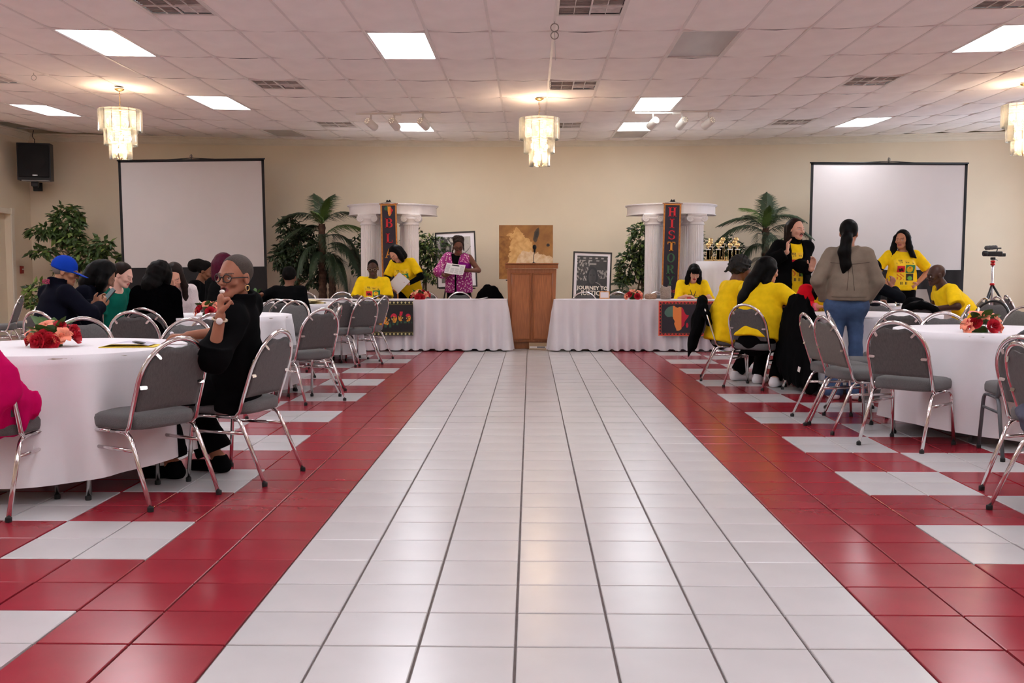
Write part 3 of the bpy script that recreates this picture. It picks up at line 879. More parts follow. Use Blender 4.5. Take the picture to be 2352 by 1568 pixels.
def tall_table():
    x, y = 3.05, 16.0
    t = thing('cocktail_table', 'tall round table under a white cloth behind the head table', 'table', (x, y, 0))
    MB().lathe([(.0001, 1.30), (.365, 1.30), (.37, 1.31), (.365, 1.32), (.0001, 1.32)], 32).build('tabletop', M_tbl, t)
    MB().lathe([(.25, 0), (.25, .02), (.03, .05), (.03, 1.3)], 20).build('pedestal', M_tleg, t)
    N, K = 120, 10; vs_ = [(0, 0, 1.326)]; fs_ = []
    rings = [(.5, 0), (.97, 0)] + [(1, k / K) for k in range(K + 1)]
    for fr_, d in rings:
        for k in range(N):
            a = 2 * PI * k / N; w = math.sin(13 * a + .9 * math.sin(3 * a))
            r = .372 * fr_ + (.004 + (.02 + .03 * d) * min(1, d * 3) * w * .8 + .045 * d if fr_ == 1 else 0)
            vs_.append((r * math.cos(a), r * math.sin(a), 1.325 - 1.28 * d))
    for k in range(N): fs_.append((0, 1 + k, 1 + (k + 1) % N))
    for i in range(len(rings) - 1):
        for k in range(N): fs_.append((1 + i * N + k, 1 + i * N + N + k, 1 + i * N + N + (k + 1) % N, 1 + i * N + (k + 1) % N))
    tag(MB().add(vs_, fs_, 0, True).build('tablecloth', M_cloth, None, (x, y, 0)), 'white cloth on the tall round trophy table', 'tablecloth')
tall_table()
def head_table(x0, x1, y0, y1, label, clabel, seed):
    H = .742
    t = thing('head_table', label, 'table', ((x0 + x1) / 2, (y0 + y1) / 2, 0), 0, 'long head tables')
    w, dd = x1 - x0, y1 - y0
    MB().box((0, 0, H - .012), (w, dd, .024), ch=.004).build('tabletop', M_tbl, t)
    for s in (-1, 1):
        for q in (-1, 1): MB().tube([(s * (w / 2 - .25), q * (dd / 2 - .1), H - .02), (s * (w / 2 - .25), q * (dd / 2 - .1), 0)], .015, 8).build('leg', M_tleg, t)
    rng = random.Random(seed)
    # perimeter path: front, right, back, left
    per = []
    step = .022
    def side(a, b):
        n = int((Vector(b) - Vector(a)).length / step)
        return [Vector(a).lerp(Vector(b), k / n) for k in range(n)]
    c = [(-w / 2, -dd / 2, 0), (w / 2, -dd / 2, 0), (w / 2, dd / 2, 0), (-w / 2, dd / 2, 0)]
    nr = [(0, -1, 0), (1, 0, 0), (0, 1, 0), (-1, 0, 0)]
    pts = []
    for k in range(4):
        for p in side(c[k], c[(k + 1) % 4]): pts.append((p, Vector(nr[k])))
    # pleat phase accumulates with varying frequency
    ph = 0; w_ = []; fold = []
    f = 1.0
    for k in range(len(pts)):
        if k % 9 == 0: f = rng.uniform(.55, 1.25)
        ph += step / .15 * 2 * PI * f
        w_.append(math.sin(ph)); fold.append(rng.uniform(0, 1) if k % 14 == 0 else (fold[-1] if fold else .5))
    K = 12; vs_ = []; fs_ = []
    N = len(pts)
    for i in range(K + 1):
        d = i / K
        for k, (p, n) in enumerate(pts):
            a = (.005 + .05 * d + .012 * min(1, 4 * d)) * (w_[k] * .8 + .2 * math.sin(k * .5))
            off = .012 + .05 * d + a
            z = H + .004 - (H - .012) * d + (.018 * (w_[k] < -.3) * d)
            q = p + n * off
            vs_.append((q.x, q.y, max(.006, z)))
    for i in range(K):
        for k in range(N): fs_.append((i * N + k, (i + 1) * N + k, (i + 1) * N + (k + 1) % N, i * N + (k + 1) % N))
    m = MB().add(vs_, fs_, 0, True)
    m.box((0, 0, H + .004), (w + .03, dd + .03, .008), ch=.003)
    return tag(m.build('skirted_tablecloth', M_cloth2, None, ((x0 + x1) / 2, (y0 + y1) / 2, 0)), clabel, 'tablecloth', 'skirted head table cloths')
head_table(-3.85, -.36, 14.38, 15.02, 'long head table under white skirting, left of the lectern', 'pleated white skirting on the head table left of the lectern', 11)
head_table(.36, 3.3, 14.38, 15.02, 'long head table under white skirting, right of the lectern', 'pleated white skirting on the head table right of the lectern', 12)
# ================================================================ signed-distance modelling (bodies, clothes, draped things)
def v3(*a): return np.array(a, dtype=np.float64)
def smin(a, b, k):
    h = np.clip(0.5 + 0.5 * (b - a) / k, 0, 1)
    return b + (a - b) * h - k * h * (1 - h)
def smax(a, b, k): return -smin(-a, -b, k)
def cap(p, a, b, ra, rb):
    a = np.asarray(a, float); b = np.asarray(b, float)
    ab = b - a; L = ab @ ab + 1e-12
    t = np.clip((p - a) @ ab / L, 0, 1)
    return np.linalg.norm(p - a - t[:, None] * ab, axis=1) - (ra + (rb - ra) * t)
def fcap(p, a, b, ra, rb, ax, k):
    """capsule flattened along unit axis ax: thickness factor k"""
    a = np.asarray(a, float); b = np.asarray(b, float); ax = np.asarray(ax, float)
    d = p - a
    c = d @ ax
    ab = b - a; cb = ab @ ax
    d2 = d + ax * (c * (1 / k - 1))[:, None]
    ab2 = ab + ax * (cb * (1 / k - 1))
    L = ab2 @ ab2 + 1e-12
    t = np.clip(d2 @ ab2 / L, 0, 1)
    return (np.linalg.norm(d2 - t[:, None] * ab2, axis=1) - (ra + (rb - ra) * t)) * min(1, k)
def ellip(p, c, r):
    q = (p - np.asarray(c, float)) / np.asarray(r, float)
    n = np.linalg.norm(q, axis=1)
    return (n - 1) * min(r)
def chain(p, pts, rs, k=.02):
    d = None
    for i in range(len(pts) - 1):
        e = cap(p, pts[i], pts[i + 1], rs[i], rs[i + 1])
        d = e if d is None else smin(d, e, k)
    return d
def axis_coords(lo, hi, h, fine, hf):
    out = [lo]; x = lo
    while x < hi:
        s = h
        for (a, b) in fine:
            if a - s < x < b: s = hf
        x += s; out.append(x)
    return np.array(out)
def sdf_mesh(f, lo, hi, h, fine=(), hf=None, B=6):
    """surface nets over a rectilinear grid; fine = list of (lo,hi) boxes sampled at hf"""
    hf = hf or h
    ax = [axis_coords(lo[i], hi[i], h, [(a[i], b[i]) for a, b in fine], hf) for i in range(3)]
    n = [len(a) for a in ax]
    D = np.empty(n, np.float32)
    nb = [(m + B - 1) // B for m in n]
    cs = []; hd = []
    ed = [[(a[i * B], a[min((i + 1) * B, len(a) - 1)]) for i in range(k)] for a, k in zip(ax, nb)]
    cx = [np.array([(u + v) / 2 for u, v in e]) for e in ed]; hx = [np.array([(v - u) / 2 for u, v in e]) for e in ed]
    G = np.stack(np.meshgrid(*cx, indexing='ij'), -1).reshape(-1, 3)
    Hh = np.sqrt(sum(q ** 2 for q in np.meshgrid(*hx, indexing='ij'))).reshape(-1)
    d0 = f(G)
    act = np.abs(d0) < Hh * 1.7 + .02
    blocks = np.argwhere(act.reshape(nb))
    sg = np.where(d0 > 0, 1.0, -1.0).reshape(nb)
    D[:] = np.repeat(np.repeat(np.repeat(sg, B, 0), B, 1), B, 2)[:n[0], :n[1], :n[2]]
    pts = []; sl = []
    for (i, j, k) in blocks:
        s = (slice(i * B, min((i + 1) * B, n[0])), slice(j * B, min((j + 1) * B, n[1])), slice(k * B, min((k + 1) * B, n[2])))
        g = np.stack(np.meshgrid(ax[0][s[0]], ax[1][s[1]], ax[2][s[2]], indexing='ij'), -1)
        pts.append(g.reshape(-1, 3)); sl.append((s, g.shape[:3]))
    if not pts: return np.zeros((0, 3)), []
    allp = np.concatenate(pts); val = np.empty(len(allp), np.float32)
    for a in range(0, len(allp), 200000): val[a:a + 200000] = f(allp[a:a + 200000])
    o = 0
    for s, sh in sl:
        m = sh[0] * sh[1] * sh[2]; D[s] = val[o:o + m].reshape(sh); o += m
    ins = D < 0
    c = np.zeros([m - 1 for m in n], np.uint8)
    for dx in (0, 1):
        for dy in (0, 1):
            for dz in (0, 1): c += ins[dx:n[0] - 1 + dx, dy:n[1] - 1 + dy, dz:n[2] - 1 + dz]
    cell = np.argwhere((c > 0) & (c < 8))
    idx = -np.ones(c.shape, np.int64); idx[tuple(cell.T)] = np.arange(len(cell))
    P = np.zeros((len(cell), 3)); W = np.zeros(len(cell))
    I, J, K = cell.T
    for a in range(3):
        o1, o2 = [q for q in range(3) if q != a]
        for s1 in (0, 1):
            for s2 in (0, 1):
                b0 = [I, J, K]; b0 = [q.copy() for q in b0]
                b0[o1] = b0[o1] + s1; b0[o2] = b0[o2] + s2
                b1 = [q.copy() for q in b0]; b1[a] = b1[a] + 1
                d0_ = D[tuple(b0)]; d1_ = D[tuple(b1)]
                m = (d0_ < 0) != (d1_ < 0)
                t = np.where(m, d0_ / (d0_ - d1_ + 1e-12), 0)
                q = np.zeros((len(cell), 3))
                q[:, o1] = ax[o1][b0[o1]]; q[:, o2] = ax[o2][b0[o2]]
                q[:, a] = ax[a][b0[a]] * (1 - t) + ax[a][b1[a]] * t
                P[m] += q[m]; W[m] += 1
    P /= W[:, None]
    F = []
    for a in range(3):
        o1, o2 = [(1, 2), (2, 0), (0, 1)][a]
        sA = [slice(None)] * 3; sB = [slice(None)] * 3
        sA[a] = slice(0, n[a] - 1); sB[a] = slice(1, n[a])
        for o_ in (o1, o2): sA[o_] = slice(1, n[o_] - 1); sB[o_] = slice(1, n[o_] - 1)
        A, Bq = ins[tuple(sA)], ins[tuple(sB)]
        e = np.argwhere(A != Bq)
        if len(e) == 0: continue
        fl_ = A[tuple(e.T)]
        e = e.copy(); e[:, o1] += 1; e[:, o2] += 1
        def cid(d1, d2):
            q = e.copy(); q[:, o1] -= d1; q[:, o2] -= d2
            return idx[tuple(q.T)]
        quad = np.stack([cid(1, 1), cid(0, 1), cid(0, 0), cid(1, 0)], 1)
        quad[~fl_] = quad[~fl_][:, ::-1]
        F.append(quad)
    return P, np.concatenate(F)
def np_mesh(name, P, F, mats, cols=None, smooth=True, mi=None):
    me = bpy.data.meshes.new(name)
    me.vertices.add(len(P)); me.vertices.foreach_set('co', np.asarray(P, np.float32).ravel())
    F = np.asarray(F, np.int32)
    me.loops.add(F.size); me.loops.foreach_set('vertex_index', F.ravel())
    me.polygons.add(len(F))
    me.polygons.foreach_set('loop_start', np.arange(len(F), dtype=np.int32) * F.shape[1])
    me.polygons.foreach_set('loop_total', np.full(len(F), F.shape[1], np.int32))
    for m in (mats if isinstance(mats, (list, tuple)) else [mats]): me.materials.append(m)
    if mi is not None: me.polygons.foreach_set('material_index', np.asarray(mi, np.int32))
    me.polygons.foreach_set('use_smooth', np.ones(len(F), bool) if smooth else np.zeros(len(F), bool))
    me.update(calc_edges=True); me.validate()
    if cols is not None:
        at_ = me.color_attributes.new('Col', 'FLOAT_COLOR', 'POINT')
        c4 = np.ones((len(P), 4), np.float32); c4[:, :3] = cols
        at_.data.foreach_set('color', c4.ravel())
    return me
def hashn(p, s=1.0, seed=0):
    """cheap smooth pseudo-noise from sines"""
    q = p * s
    a = np.sin(q[:, 0] * 1.7 + seed) * np.cos(q[:, 1] * 2.3 + seed * 1.3) + np.sin(q[:, 2] * 1.9 + q[:, 0] * .7 + seed * 2.1)
    b = np.sin(q[:, 1] * 3.1 + q[:, 2] * 1.3 + seed * .7) * np.cos(q[:, 0] * 2.9 - q[:, 2] * 1.1)
    return (a + b) / 3
# ================================================================ prints (flat images as vertex colours on real sheets)
M_print = mat('printed_sheet', (1, 1, 1), .55, var=0, attr='Col')
M_printg = mat('printed_glossy', (1, 1, 1), .22, var=0, attr='Col')
def print_mesh(name, w, h, nx, ny, fn, m=None):
    """sheet in the XZ plane, centre at origin, facing -Y; fn(u,v) arrays (0..1, v up) -> (N,3) linear rgb"""
    u = np.linspace(0, 1, nx + 1); v = np.linspace(0, 1, ny + 1)
    U, V = np.meshgrid(u, v, indexing='ij')
    P = np.stack([(U - .5) * w, np.zeros_like(U), (V - .5) * h], -1).reshape(-1, 3)
    i, j = np.meshgrid(np.arange(nx), np.arange(ny), indexing='ij')
    a = (i * (ny + 1) + j).ravel()
    F = np.stack([a, a + ny + 1, a + ny + 2, a + 1], 1)
    return np_mesh(name, P, F, m or M_print, fn(U.ravel(), V.ravel()), smooth=False)
def fbm(u, v, s, seed=0):
    r = 0; amp = 1; tot = 0
    for o in range(5):
        a = np.sin(u * s * 6.1 + seed * 3.7 + 1.3 * np.sin(v * s * 4.3 + seed + o)) * np.cos(v * s * 5.7 - seed * 1.9 + 1.7 * np.sin(u * s * 3.1 + o * 2))
        r = r + amp * a; tot += amp; amp *= .55; s *= 2.03; seed += 5.1
    return r / tot
def mixc(a, b, t):
    t = np.clip(t, 0, 1)[:, None]
    return np.asarray(a) * (1 - t) + np.asarray(b) * t
def inpoly(u, v, poly):
    c = np.zeros(u.shape, bool); n = len(poly); j = n - 1
    for i in range(n):
        xi, yi = poly[i]; xj, yj = poly[j]
        c ^= ((yi > v) != (yj > v)) & (u < (xj - xi) * (v - yi) / (yj - yi + 1e-12) + xi)
        j = i
    return c
AFR = [(.07, .62), (.03, .68), (.03, .76), (.10, .87), (.16, .93), (.27, .98), (.40, 1.0), (.44, .99), (.47, .94), (.56, .92), (.62, .95), (.74, .93), (.78, .86), (.82, .75), (.87, .66), (.93, .625),
       (1.0, .63), (.985, .57), (.93, .49), (.86, .41), (.82, .33), (.83, .26), (.79, .19), (.73, .14), (.70, .07), (.63, .015), (.56, 0), (.51, .01), (.485, .10), (.44, .20), (.415, .28), (.44, .36), (.42, .42), (.375, .49), (.365, .55),
       (.31, .565), (.23, .55), (.14, .555)]
# ---- slab-serif letters as thick polygons in a unit-high box
def arc(cx, cy, rx, ry, a0, a1, w, n=14, wy=None):
    wy = w if wy is None else wy
    o = [(cx + rx * math.cos(a0 + (a1 - a0) * k / n), cy + ry * math.sin(a0 + (a1 - a0) * k / n)) for k in range(n + 1)]
    i = [(cx + (rx - w) * math.cos(a0 + (a1 - a0) * k / n), cy + (ry - wy) * math.sin(a0 + (a1 - a0) * k / n)) for k in range(n + 1)]
    return [[o[k], o[k + 1], i[k + 1], i[k]] for k in range(n)]
def rect(x0, y0, x1, y1): return [[(x0, y0), (x1, y0), (x1, y1), (x0, y1)]]
S_ = .075; ST = .2
def letter(ch):
    ser = lambda x0, x1, y: rect(x0, y, x1, y + S_)
    if ch == 'H':
        return rect(.10, 0, .30, 1) + rect(.58, 0, .78, 1) + rect(.3, .46, .58, .56) + ser(.0, .40, 0) + ser(0, .40, 1 - S_) + ser(.48, .88, 0) + ser(.48, .88, 1 - S_)
    if ch == 'I': return rect(.14, 0, .36, 1) + ser(0, .50, 0) + ser(0, .5, 1 - S_)
    if ch == 'T': return rect(.31, 0, .53, 1) + ser(.2, .64, 0) + rect(0, .9, .84, 1) + rect(0, .72, .07, 1) + rect(.77, .72, .84, 1)
    if ch == 'L': return rect(.1, 0, .31, 1) + ser(0, .42, 1 - S_) + rect(0, 0, .7, .09) + rect(.63, 0, .7, .30)
    if ch == 'A': return [[(.06, 0), (.17, 0), (.50, .93), (.40, 1.0)], [(.40, 1.0), (.55, 1.0), (.92, 0), (.69, 0)], [(.22, .30), (.70, .30), (.67, .39), (.25, .39)]] + ser(0, .30, 0) + ser(.58, 1.0, 0)
    if ch == 'O': return arc(.42, .5, .42, .5, 0, 2 * PI, .2, 28, .09)
    if ch == 'B': return rect(.1, 0, .31, 1) + ser(0, .4, 0) + ser(0, .4, 1 - S_) + rect(.3, 0, .46, .085) + rect(.3, .48, .46, .56) + rect(.3, .915, .45, 1) + arc(.45, .28, .36, .28, -PI / 2, PI / 2, .2, 12, .085) + arc(.44, .75, .31, .25, -PI / 2, PI / 2, .19, 12, .08)
    if ch == 'R': return rect(.1, 0, .31, 1) + ser(0, .42, 0) + ser(0, .4, 1 - S_) + rect(.3, .45, .46, .53) + rect(.3, .915, .46, 1) + arc(.45, .725, .33, .275, -PI / 2, PI / 2, .2, 12, .08) + [[(.40, .47), (.58, .47), (.86, 0), (.66, 0)]] + ser(.62, .93, 0)
    if ch == 'Y': return rect(.33, 0, .54, .46) + ser(.22, .66, 0) + [[(.33, .42), (.54, .42), (.27, 1), (.06, 1)], [(.38, .42), (.54, .42), (.83, 1), (.71, 1)]] + ser(0, .38, 1 - S_) + ser(.60, .92, 1 - S_)
    if ch == 'S':
        return arc(.40, .735, .36, .265, R(20), R(250), .17, 14, .085) + arc(.40, .265, .38, .265, R(-165), R(75), .18, 14, .085) + [[(.20, .52), (.30, .46), (.62, .40), (.66, .48), (.45, .545), (.22, .60)]] + rect(.66, .68, .72, .96) + rect(.06, .04, .12, .34)
    return []
def letter_obj(ch, size, m, parent, loc, th=.0015):
    mb = MB(); polys = letter(ch)
    xs = [p[0] for q in polys for p in q]; cx = (min(xs) + max(xs)) / 2
    for q in polys:
        A = sum(q[i][0] * q[(i + 1) % len(q)][1] - q[(i + 1) % len(q)][0] * q[i][1] for i in range(len(q)))
        if A < 0: q = q[::-1]
        mb.prism([((p[0] - cx) * size, (p[1] - .5) * size) for p in q], 0, th, Matrix.Rotation(PI / 2, 4, 'X'))
    return mb.build('letter', m, parent, loc)
M_ltr = {'r': mat('letter_red', srgb(205, 40, 52), .7), 'o': mat('letter_orange', srgb(228, 150, 58), .7), 'g': mat('letter_green', srgb(62, 104, 72), .7)}

# ================================================================ lectern and microphone
M_oak = mat('oak_veneer', srgb(168, 104, 62), .38, var=.22, scale=6, stretch=(14, 14, .9), coat=.2)
M_oakd = mat('oak_trim', srgb(150, 88, 44), .35, var=.15, scale=6, stretch=(10, 10, 1.2), coat=.3)
lc = thing('lectern', 'tall oak lectern with two panels between the head tables', 'lectern', (.02, 14.78, 0))
def frustum(m, x0, x1, y0, y1, z0, z1, dx):
    v = [(x0 + dx, y0, z0), (x1 - dx, y0, z0), (x1 - dx, y1, z0), (x0 + dx, y1, z0), (x0, y0, z1), (x1, y0, z1), (x1, y1, z1), (x0, y1, z1)]
    return m.add(v, [(3, 2, 1, 0), (4, 5, 6, 7), (0, 1, 5, 4), (1, 2, 6, 5), (2, 3, 7, 6), (3, 0, 4, 7)])
m = MB(); frustum(m, -.37, .37, 0, .50, .11, 1.20, .035); m.build('body', M_oak, lc)
MB().box((0, -.02, 1.235), (.79, .06, .06), ch=.006).build('front_fascia', M_oakd, lc)
MB().box((0, .24, 1.262), (.80, .60, .022), (R(-3), 0, 0), ch=.005).build('top_board', M_oakd, lc)
for s in (-1, 1):
    p = MB(); cx = s * .165
    p.box((cx, -.006, .64), (.275, .016, .98), ch=.004)
    p.build('door_panel', M_oak, lc)
    f = MB()
    for q in (-1, 1): f.box((cx + q * .14, -.014, .64), (.022, .022, 1.0), ch=.004)
    for zz in (.15, 1.13): f.box((cx, -.014, zz), (.30, .022, .022), ch=.004)
    f.build('panel_moulding', M_oakd, lc)
MB().box((0, .25, .055), (.60, .40, .11), ch=.004).build('plinth', M_oakd, lc)
mic = thing('microphone', 'gooseneck microphone standing on the lectern', 'microphone', (.05, 14.86, 1.279))
MB().lathe([(.035, 0), (.035, .012), (.01, .02), (.008, .03)], 16).build('base', M_blk, mic)
MB().tube(smooth_path([(0, 0, .02), (0, .01, .10), (.01, 0, .17), (.015, -.01, .185)]), .005, 6).build('gooseneck', M_blk, mic)
MB().lathe([(.001, 0), (.014, .004), (.017, .05), (.026, .06), (.03, .085), (.022, .11), (.001, .118)], 16, M=Matrix.Translation((.012, -.01, .165))).build('head', M_grille, mic)
bx = thing('cardboard_box', 'beige box with a torn white label under the lectern', 'box', (.16, 14.66, 0))
MB().box((0, .05, .05), (.36, .10, .10), ch=.003).build('body', mat('beige_card', srgb(176, 150, 118), .8), bx)
MB().add([(-.17, -.002, .02), (.12, -.002, .02), (.15, -.002, .05), (-.17, -.002, .05)], [(0, 1, 2, 3)]).box((.0, -.0025, .038), (.12, .002, .012), mi=1).build('label', [M_white, M_blk], bx)

# ================================================================ projection screens
M_scr = mat('screen_fabric', (.57, .525, .51), .75, var=.02, scale=2)
M_scrb = mat('screen_border_black', (.012, .011, .012), .8, var=.1)
def screen(xc, y, w, ztop, zwhite, label, roll):
    t = thing('projection_screen', label, 'projection screen', (xc, y, 0), 0, 'portable projection screens')
    MB().grid(lambda u, v: ((v - .5) * (w - .06), .004 * math.sin(v * 9), zwhite + u * (ztop - .03 - zwhite)), 6, 20).build('white_fabric', M_scr, t)
    b = MB()
    for s in (-1, 1): b.box((s * (w / 2 - .02), 0, (zwhite + ztop) / 2), (.045, .008, ztop - zwhite))
    b.box((0, 0, ztop - .012), (w, .008, .035)); b.build('black_border', M_scrb, t)
    MB().box((0, -.004, zwhite - .3), (w, .01, .6)).build('lower_drop', M_scrb, t)
    MB().tube([(-w / 2 - .02, 0, ztop + .005), (w / 2 + .02, 0, ztop + .005)], .013, 8).build('top_rod', M_blk, t)
    MB().tube([(-w / 2 - .05, 0, zwhite - .62), (w / 2 + .05, 0, zwhite - .62)], .045, 10, flat=1.2).build('case', M_blk, t)
    MB().tube(smooth_path([(-.5, .01, ztop + .008), (-.1, .01, ztop + .03), (0, .01, ztop + .035), (.1, .01, ztop + .03), (.5, .01, ztop + .008)]), .007, 6).build('handle_bow', M_blk, t)
    MB().tube(ring((0, .02, ztop + .065), .025), .005, 6, closed=True).tube([(0, .03, ztop + .1), (0, .03, .25)], .014, 8).build('pole', M_steel, t)
    for k in range(3):
        a = PI / 2 + k * 2 * PI / 3
        MB().tube([(0, .03, .4), (.55 * math.cos(a), .03 + .45 * math.sin(a), .02)], .011, 8).build('leg', M_blk, t)
    t.rotation_euler[1] = roll
screen(-5.90, 17.3, 2.56, 3.10, 1.235, 'white portable projection screen with black border, left of the palm', R(-.6))
screen(6.17, 17.3, 2.68, 3.02, .98, 'white portable projection screen with black border, at right', R(.3))

# ================================================================ columns with semicircular entablature
M_plas = mat('white_plaster', (.84, .80, .80), .5, var=.03, scale=5)
def fluted(m, cx, cy, z0, z1, r):
    N = 96; vs_ = []; fs_ = []
    for z, s in ((z0, 1), ((z0 + z1) / 2, .985), (z1, .93)):
        for k in range(N):
            a = 2 * PI * k / N; fl_ = (math.cos(a * 24) * .5 + .5)
            rr = (r - .011 * (fl_ ** 1.5)) * s
            vs_.append((cx + rr * math.cos(a), cy + rr * math.sin(a), z))
    for i in range(2):
        for k in range(N): fs_.append((i * N + k, i * N + (k + 1) % N, (i + 1) * N + (k + 1) % N, (i + 1) * N + k))
    return m.add(vs_, fs_, 0, False)
def volute(m, cx, cy, z, s, yoff):
    pts = []
    for k in range(40):
        a = k / 39 * 2.6 * 2 * PI; r = .060 * (1 - k / 39 * .82)
        pts.append((cx + s * (.118 + r * math.cos(a + PI / 2) * 1), cy + yoff, z + r * math.sin(a + PI / 2)))
    m.tube(pts, .011, 6)
    M = Matrix.Translation((cx + s * .118, cy + yoff * .62, z)) @ Matrix.Rotation(PI / 2, 4, 'X')
    m.lathe([(.001, -.055), (.052, -.055), (.058, -.03), (.052, 0), (.058, .03), (.052, .055), (.001, .055)], 20, M=M)
def column(parent, cx, cy, z0=0.0):
    c = link('column', None, parent, (cx, cy, 0))
    fluted(MB(), 0, 0, .12, 1.93, .128).build('shaft', M_plas, c)
    MB().box((0, 0, .03), (.36, .36, .06), ch=.004).lathe([(.165, .06), (.175, .075), (.165, .095), (.145, .10), (.15, .115), (.13, .125)], 40).build('base', M_plas, c)
    m = MB().lathe([(.119, 1.925), (.135, 1.93), (.138, 1.945), (.125, 1.955), (.122, 1.975), (.15, 2.02), (.155, 2.05)], 40)
    for s in (-1, 1):
        for yo in (-.125, .125): volute(m, 0, 0, 2.035, s, yo)
    m.box((0, 0, 2.09), (.31, .28, .035), ch=.006).box((0, 0, 2.065), (.26, .24, .03), ch=.005)
    for k in range(5): m.ell((-.06 + .03 * k, -.128, 2.03), (.012, .012, .018))
    m.build('capital', M_plas, c)
def colonnade(xc, yc, label, s):
    t = thing('column_arch', label, 'column arch', (xc, yc, 0), 0, 'white column arches')
    def half(r0, z0, z1):
        n = 36; pts = [(r0 * math.cos(PI + PI * k / n), r0 * math.sin(PI + PI * k / n)) for k in range(n + 1)]
        pts += [(r0, .12), (-r0, .12)]
        return pts, z0, z1
    m = MB()
    for r0, z0, z1 in ((.74, 2.11, 2.245), (.755, 2.245, 2.262), (.775, 2.262, 2.28), (.755, 2.105, 2.12)):
        m.prism(half(r0, z0, z1)[0], z0, z1)
    m.build('entablature', M_plas, t)
    for dx, dy in ((-.36, -.53), (.36, -.53), (-.24, -.02), (.24, -.02)): column(t, dx, dy)
    t.rotation_euler = (0, 0, s)
    return t
colonnade(-2.36, 17.0, 'white fluted columns with curved top, left of the lectern', R(2))
colonnade(2.40, 17.0, 'white fluted columns with curved top, right of the lectern', R(-2))

# ================================================================ hanging banners
M_bnr = mat('banner_cloth', srgb(52, 46, 58), .8, var=.06, bump=.08, bscale=200)
M_bor = mat('banner_border_orange', srgb(222, 150, 74), .8, var=.05)
M_bdot = mat('banner_dot', srgb(110, 40, 30), .8)
def banner(x, y, zt, L, w, roll, label, items):
    t = thing('hanging_banner', label, 'banner', (x, y, zt), 0, 'vertical letter banners')
    t.rotation_euler = (0, roll, 0)
    MB().box((0, 0, -L / 2), (w, .004, L)).build('cloth', M_bnr, t)
    b = MB()
    for s in (-1, 1): b.box((s * (w / 2 - .014), -.003, -L / 2), (.024, .003, L))
    b.box((0, -.003, -.018), (w - .05, .003, .016))
    b.build('border', M_bor, t)
    d = MB(); n = int(L / .022)
    for s in (-1, 1):
        for k in range(n): d.box((s * (w / 2 - .014), -.0048, -.02 - k * .022), (.009, .001, .011))
    tag(d.build('border_dots', M_bdot, t), kind='stuff')
    MB().tube([(-w / 2 - .02, 0, .0), (w / 2 + .02, 0, 0)], .008, 8).build('rod', M_oakd, t)
    MB().tube([(-w / 2, 0, .004), (0, .01, .035), (w / 2, 0, .004)], .003, 5).box((0, .012, .04), (.075, .03, .028), ch=.006).ell((-.02, .0, .055), (.012, .012, .012)).ell((.02, .0, .055), (.012, .012, .012)).build('clip', M_blk, t)
    for it in items:
        if it[0] == 'letter': letter_obj(it[1], it[2], M_ltr[it[3]], t, (it[5] if len(it) > 5 else 0, -.003, it[4]))
        elif it[0] == 'africa':
            sc = it[1]; cx, cz = 0, it[2]
            for k, (a, b_, c_) in enumerate(((0, .40, 'g'), (.40, .72, 'o'), (.72, 1.01, 'r'))):
                o = link('map', print_map(sc, a, b_), t, (0, -.0032, cz)); o.data.materials.append(M_ltr[c_])
        elif it[0] == 'text':
            o = link('lettering', text_mesh(it[1], it[2], M_ltr[it[3]], .0005, bold=.0), t, (it[5] if len(it) > 5 else 0, -.004, it[4]), (PI / 2, 0, 0))
        elif it[0] == 'disc':
            MB().lathe([(.001, 0), (it[1], 0)], 20, M=Matrix.Translation((it[3] if len(it) > 3 else 0, -.0035, it[2])) @ Matrix.Rotation(PI / 2, 4, 'X')).build('emblem', M_ltr['r'], t)
    return t
def print_map(sc, a, b):
    """piece of the Africa outline between x fractions a and b, thin solid"""
    poly = AFR
    def clip(poly, xx, keep_gt):
        out = []
        for i in range(len(poly)):
            p, q = poly[i], poly[(i + 1) % len(poly)]
            ip, iq = (p[0] > xx) == keep_gt, (q[0] > xx) == keep_gt
            if ip: out.append(p)
            if ip != iq:
                tt = (xx - p[0]) / (q[0] - p[0]); out.append((xx, p[1] + tt * (q[1] - p[1])))
        return out
    pl = clip(clip(poly, a, True), b, False)
    A = sum(pl[i][0] * pl[(i + 1) % len(pl)][1] - pl[(i + 1) % len(pl)][0] * pl[i][1] for i in range(len(pl)))
    if A < 0: pl = pl[::-1]
    me = bpy.data.meshes.new('map'); mb = MB()
    mb.prism([((p[0] - .5) * sc * .92, (p[1] - .5) * sc) for p in pl], 0, .001, Matrix.Rotation(PI / 2, 4, 'X'))
    me.from_pydata(mb.v, [], mb.f)
    return me
zt = 2.262
banner(-2.32, 16.19, zt, 1.62, .268, R(-.8), 'tall black banner with red B L and orange A on left columns',
       [('africa', .165, -.115)] + [('letter', c, .152, k, -.31 - i * .247) for i, (c, k) in enumerate((('B', 'r'), ('L', 'r'), ('A', 'o')))])
banner(2.31, 16.19, zt, 1.62, .285, R(1.1), 'tall black banner spelling HISTORY down the right columns',
       [('letter', c, .150, k, -.135 - i * .186, .012 * 0) for i, (c, k) in enumerate((('H', 'r'), ('I', 'r'), ('S', 'r'), ('T', 'o'), ('O', 'g'), ('R', 'g'), ('Y', 'g')))] +
       [('text', 'Month', .085, 'r', -1.42), ('disc', .05, -1.55)])

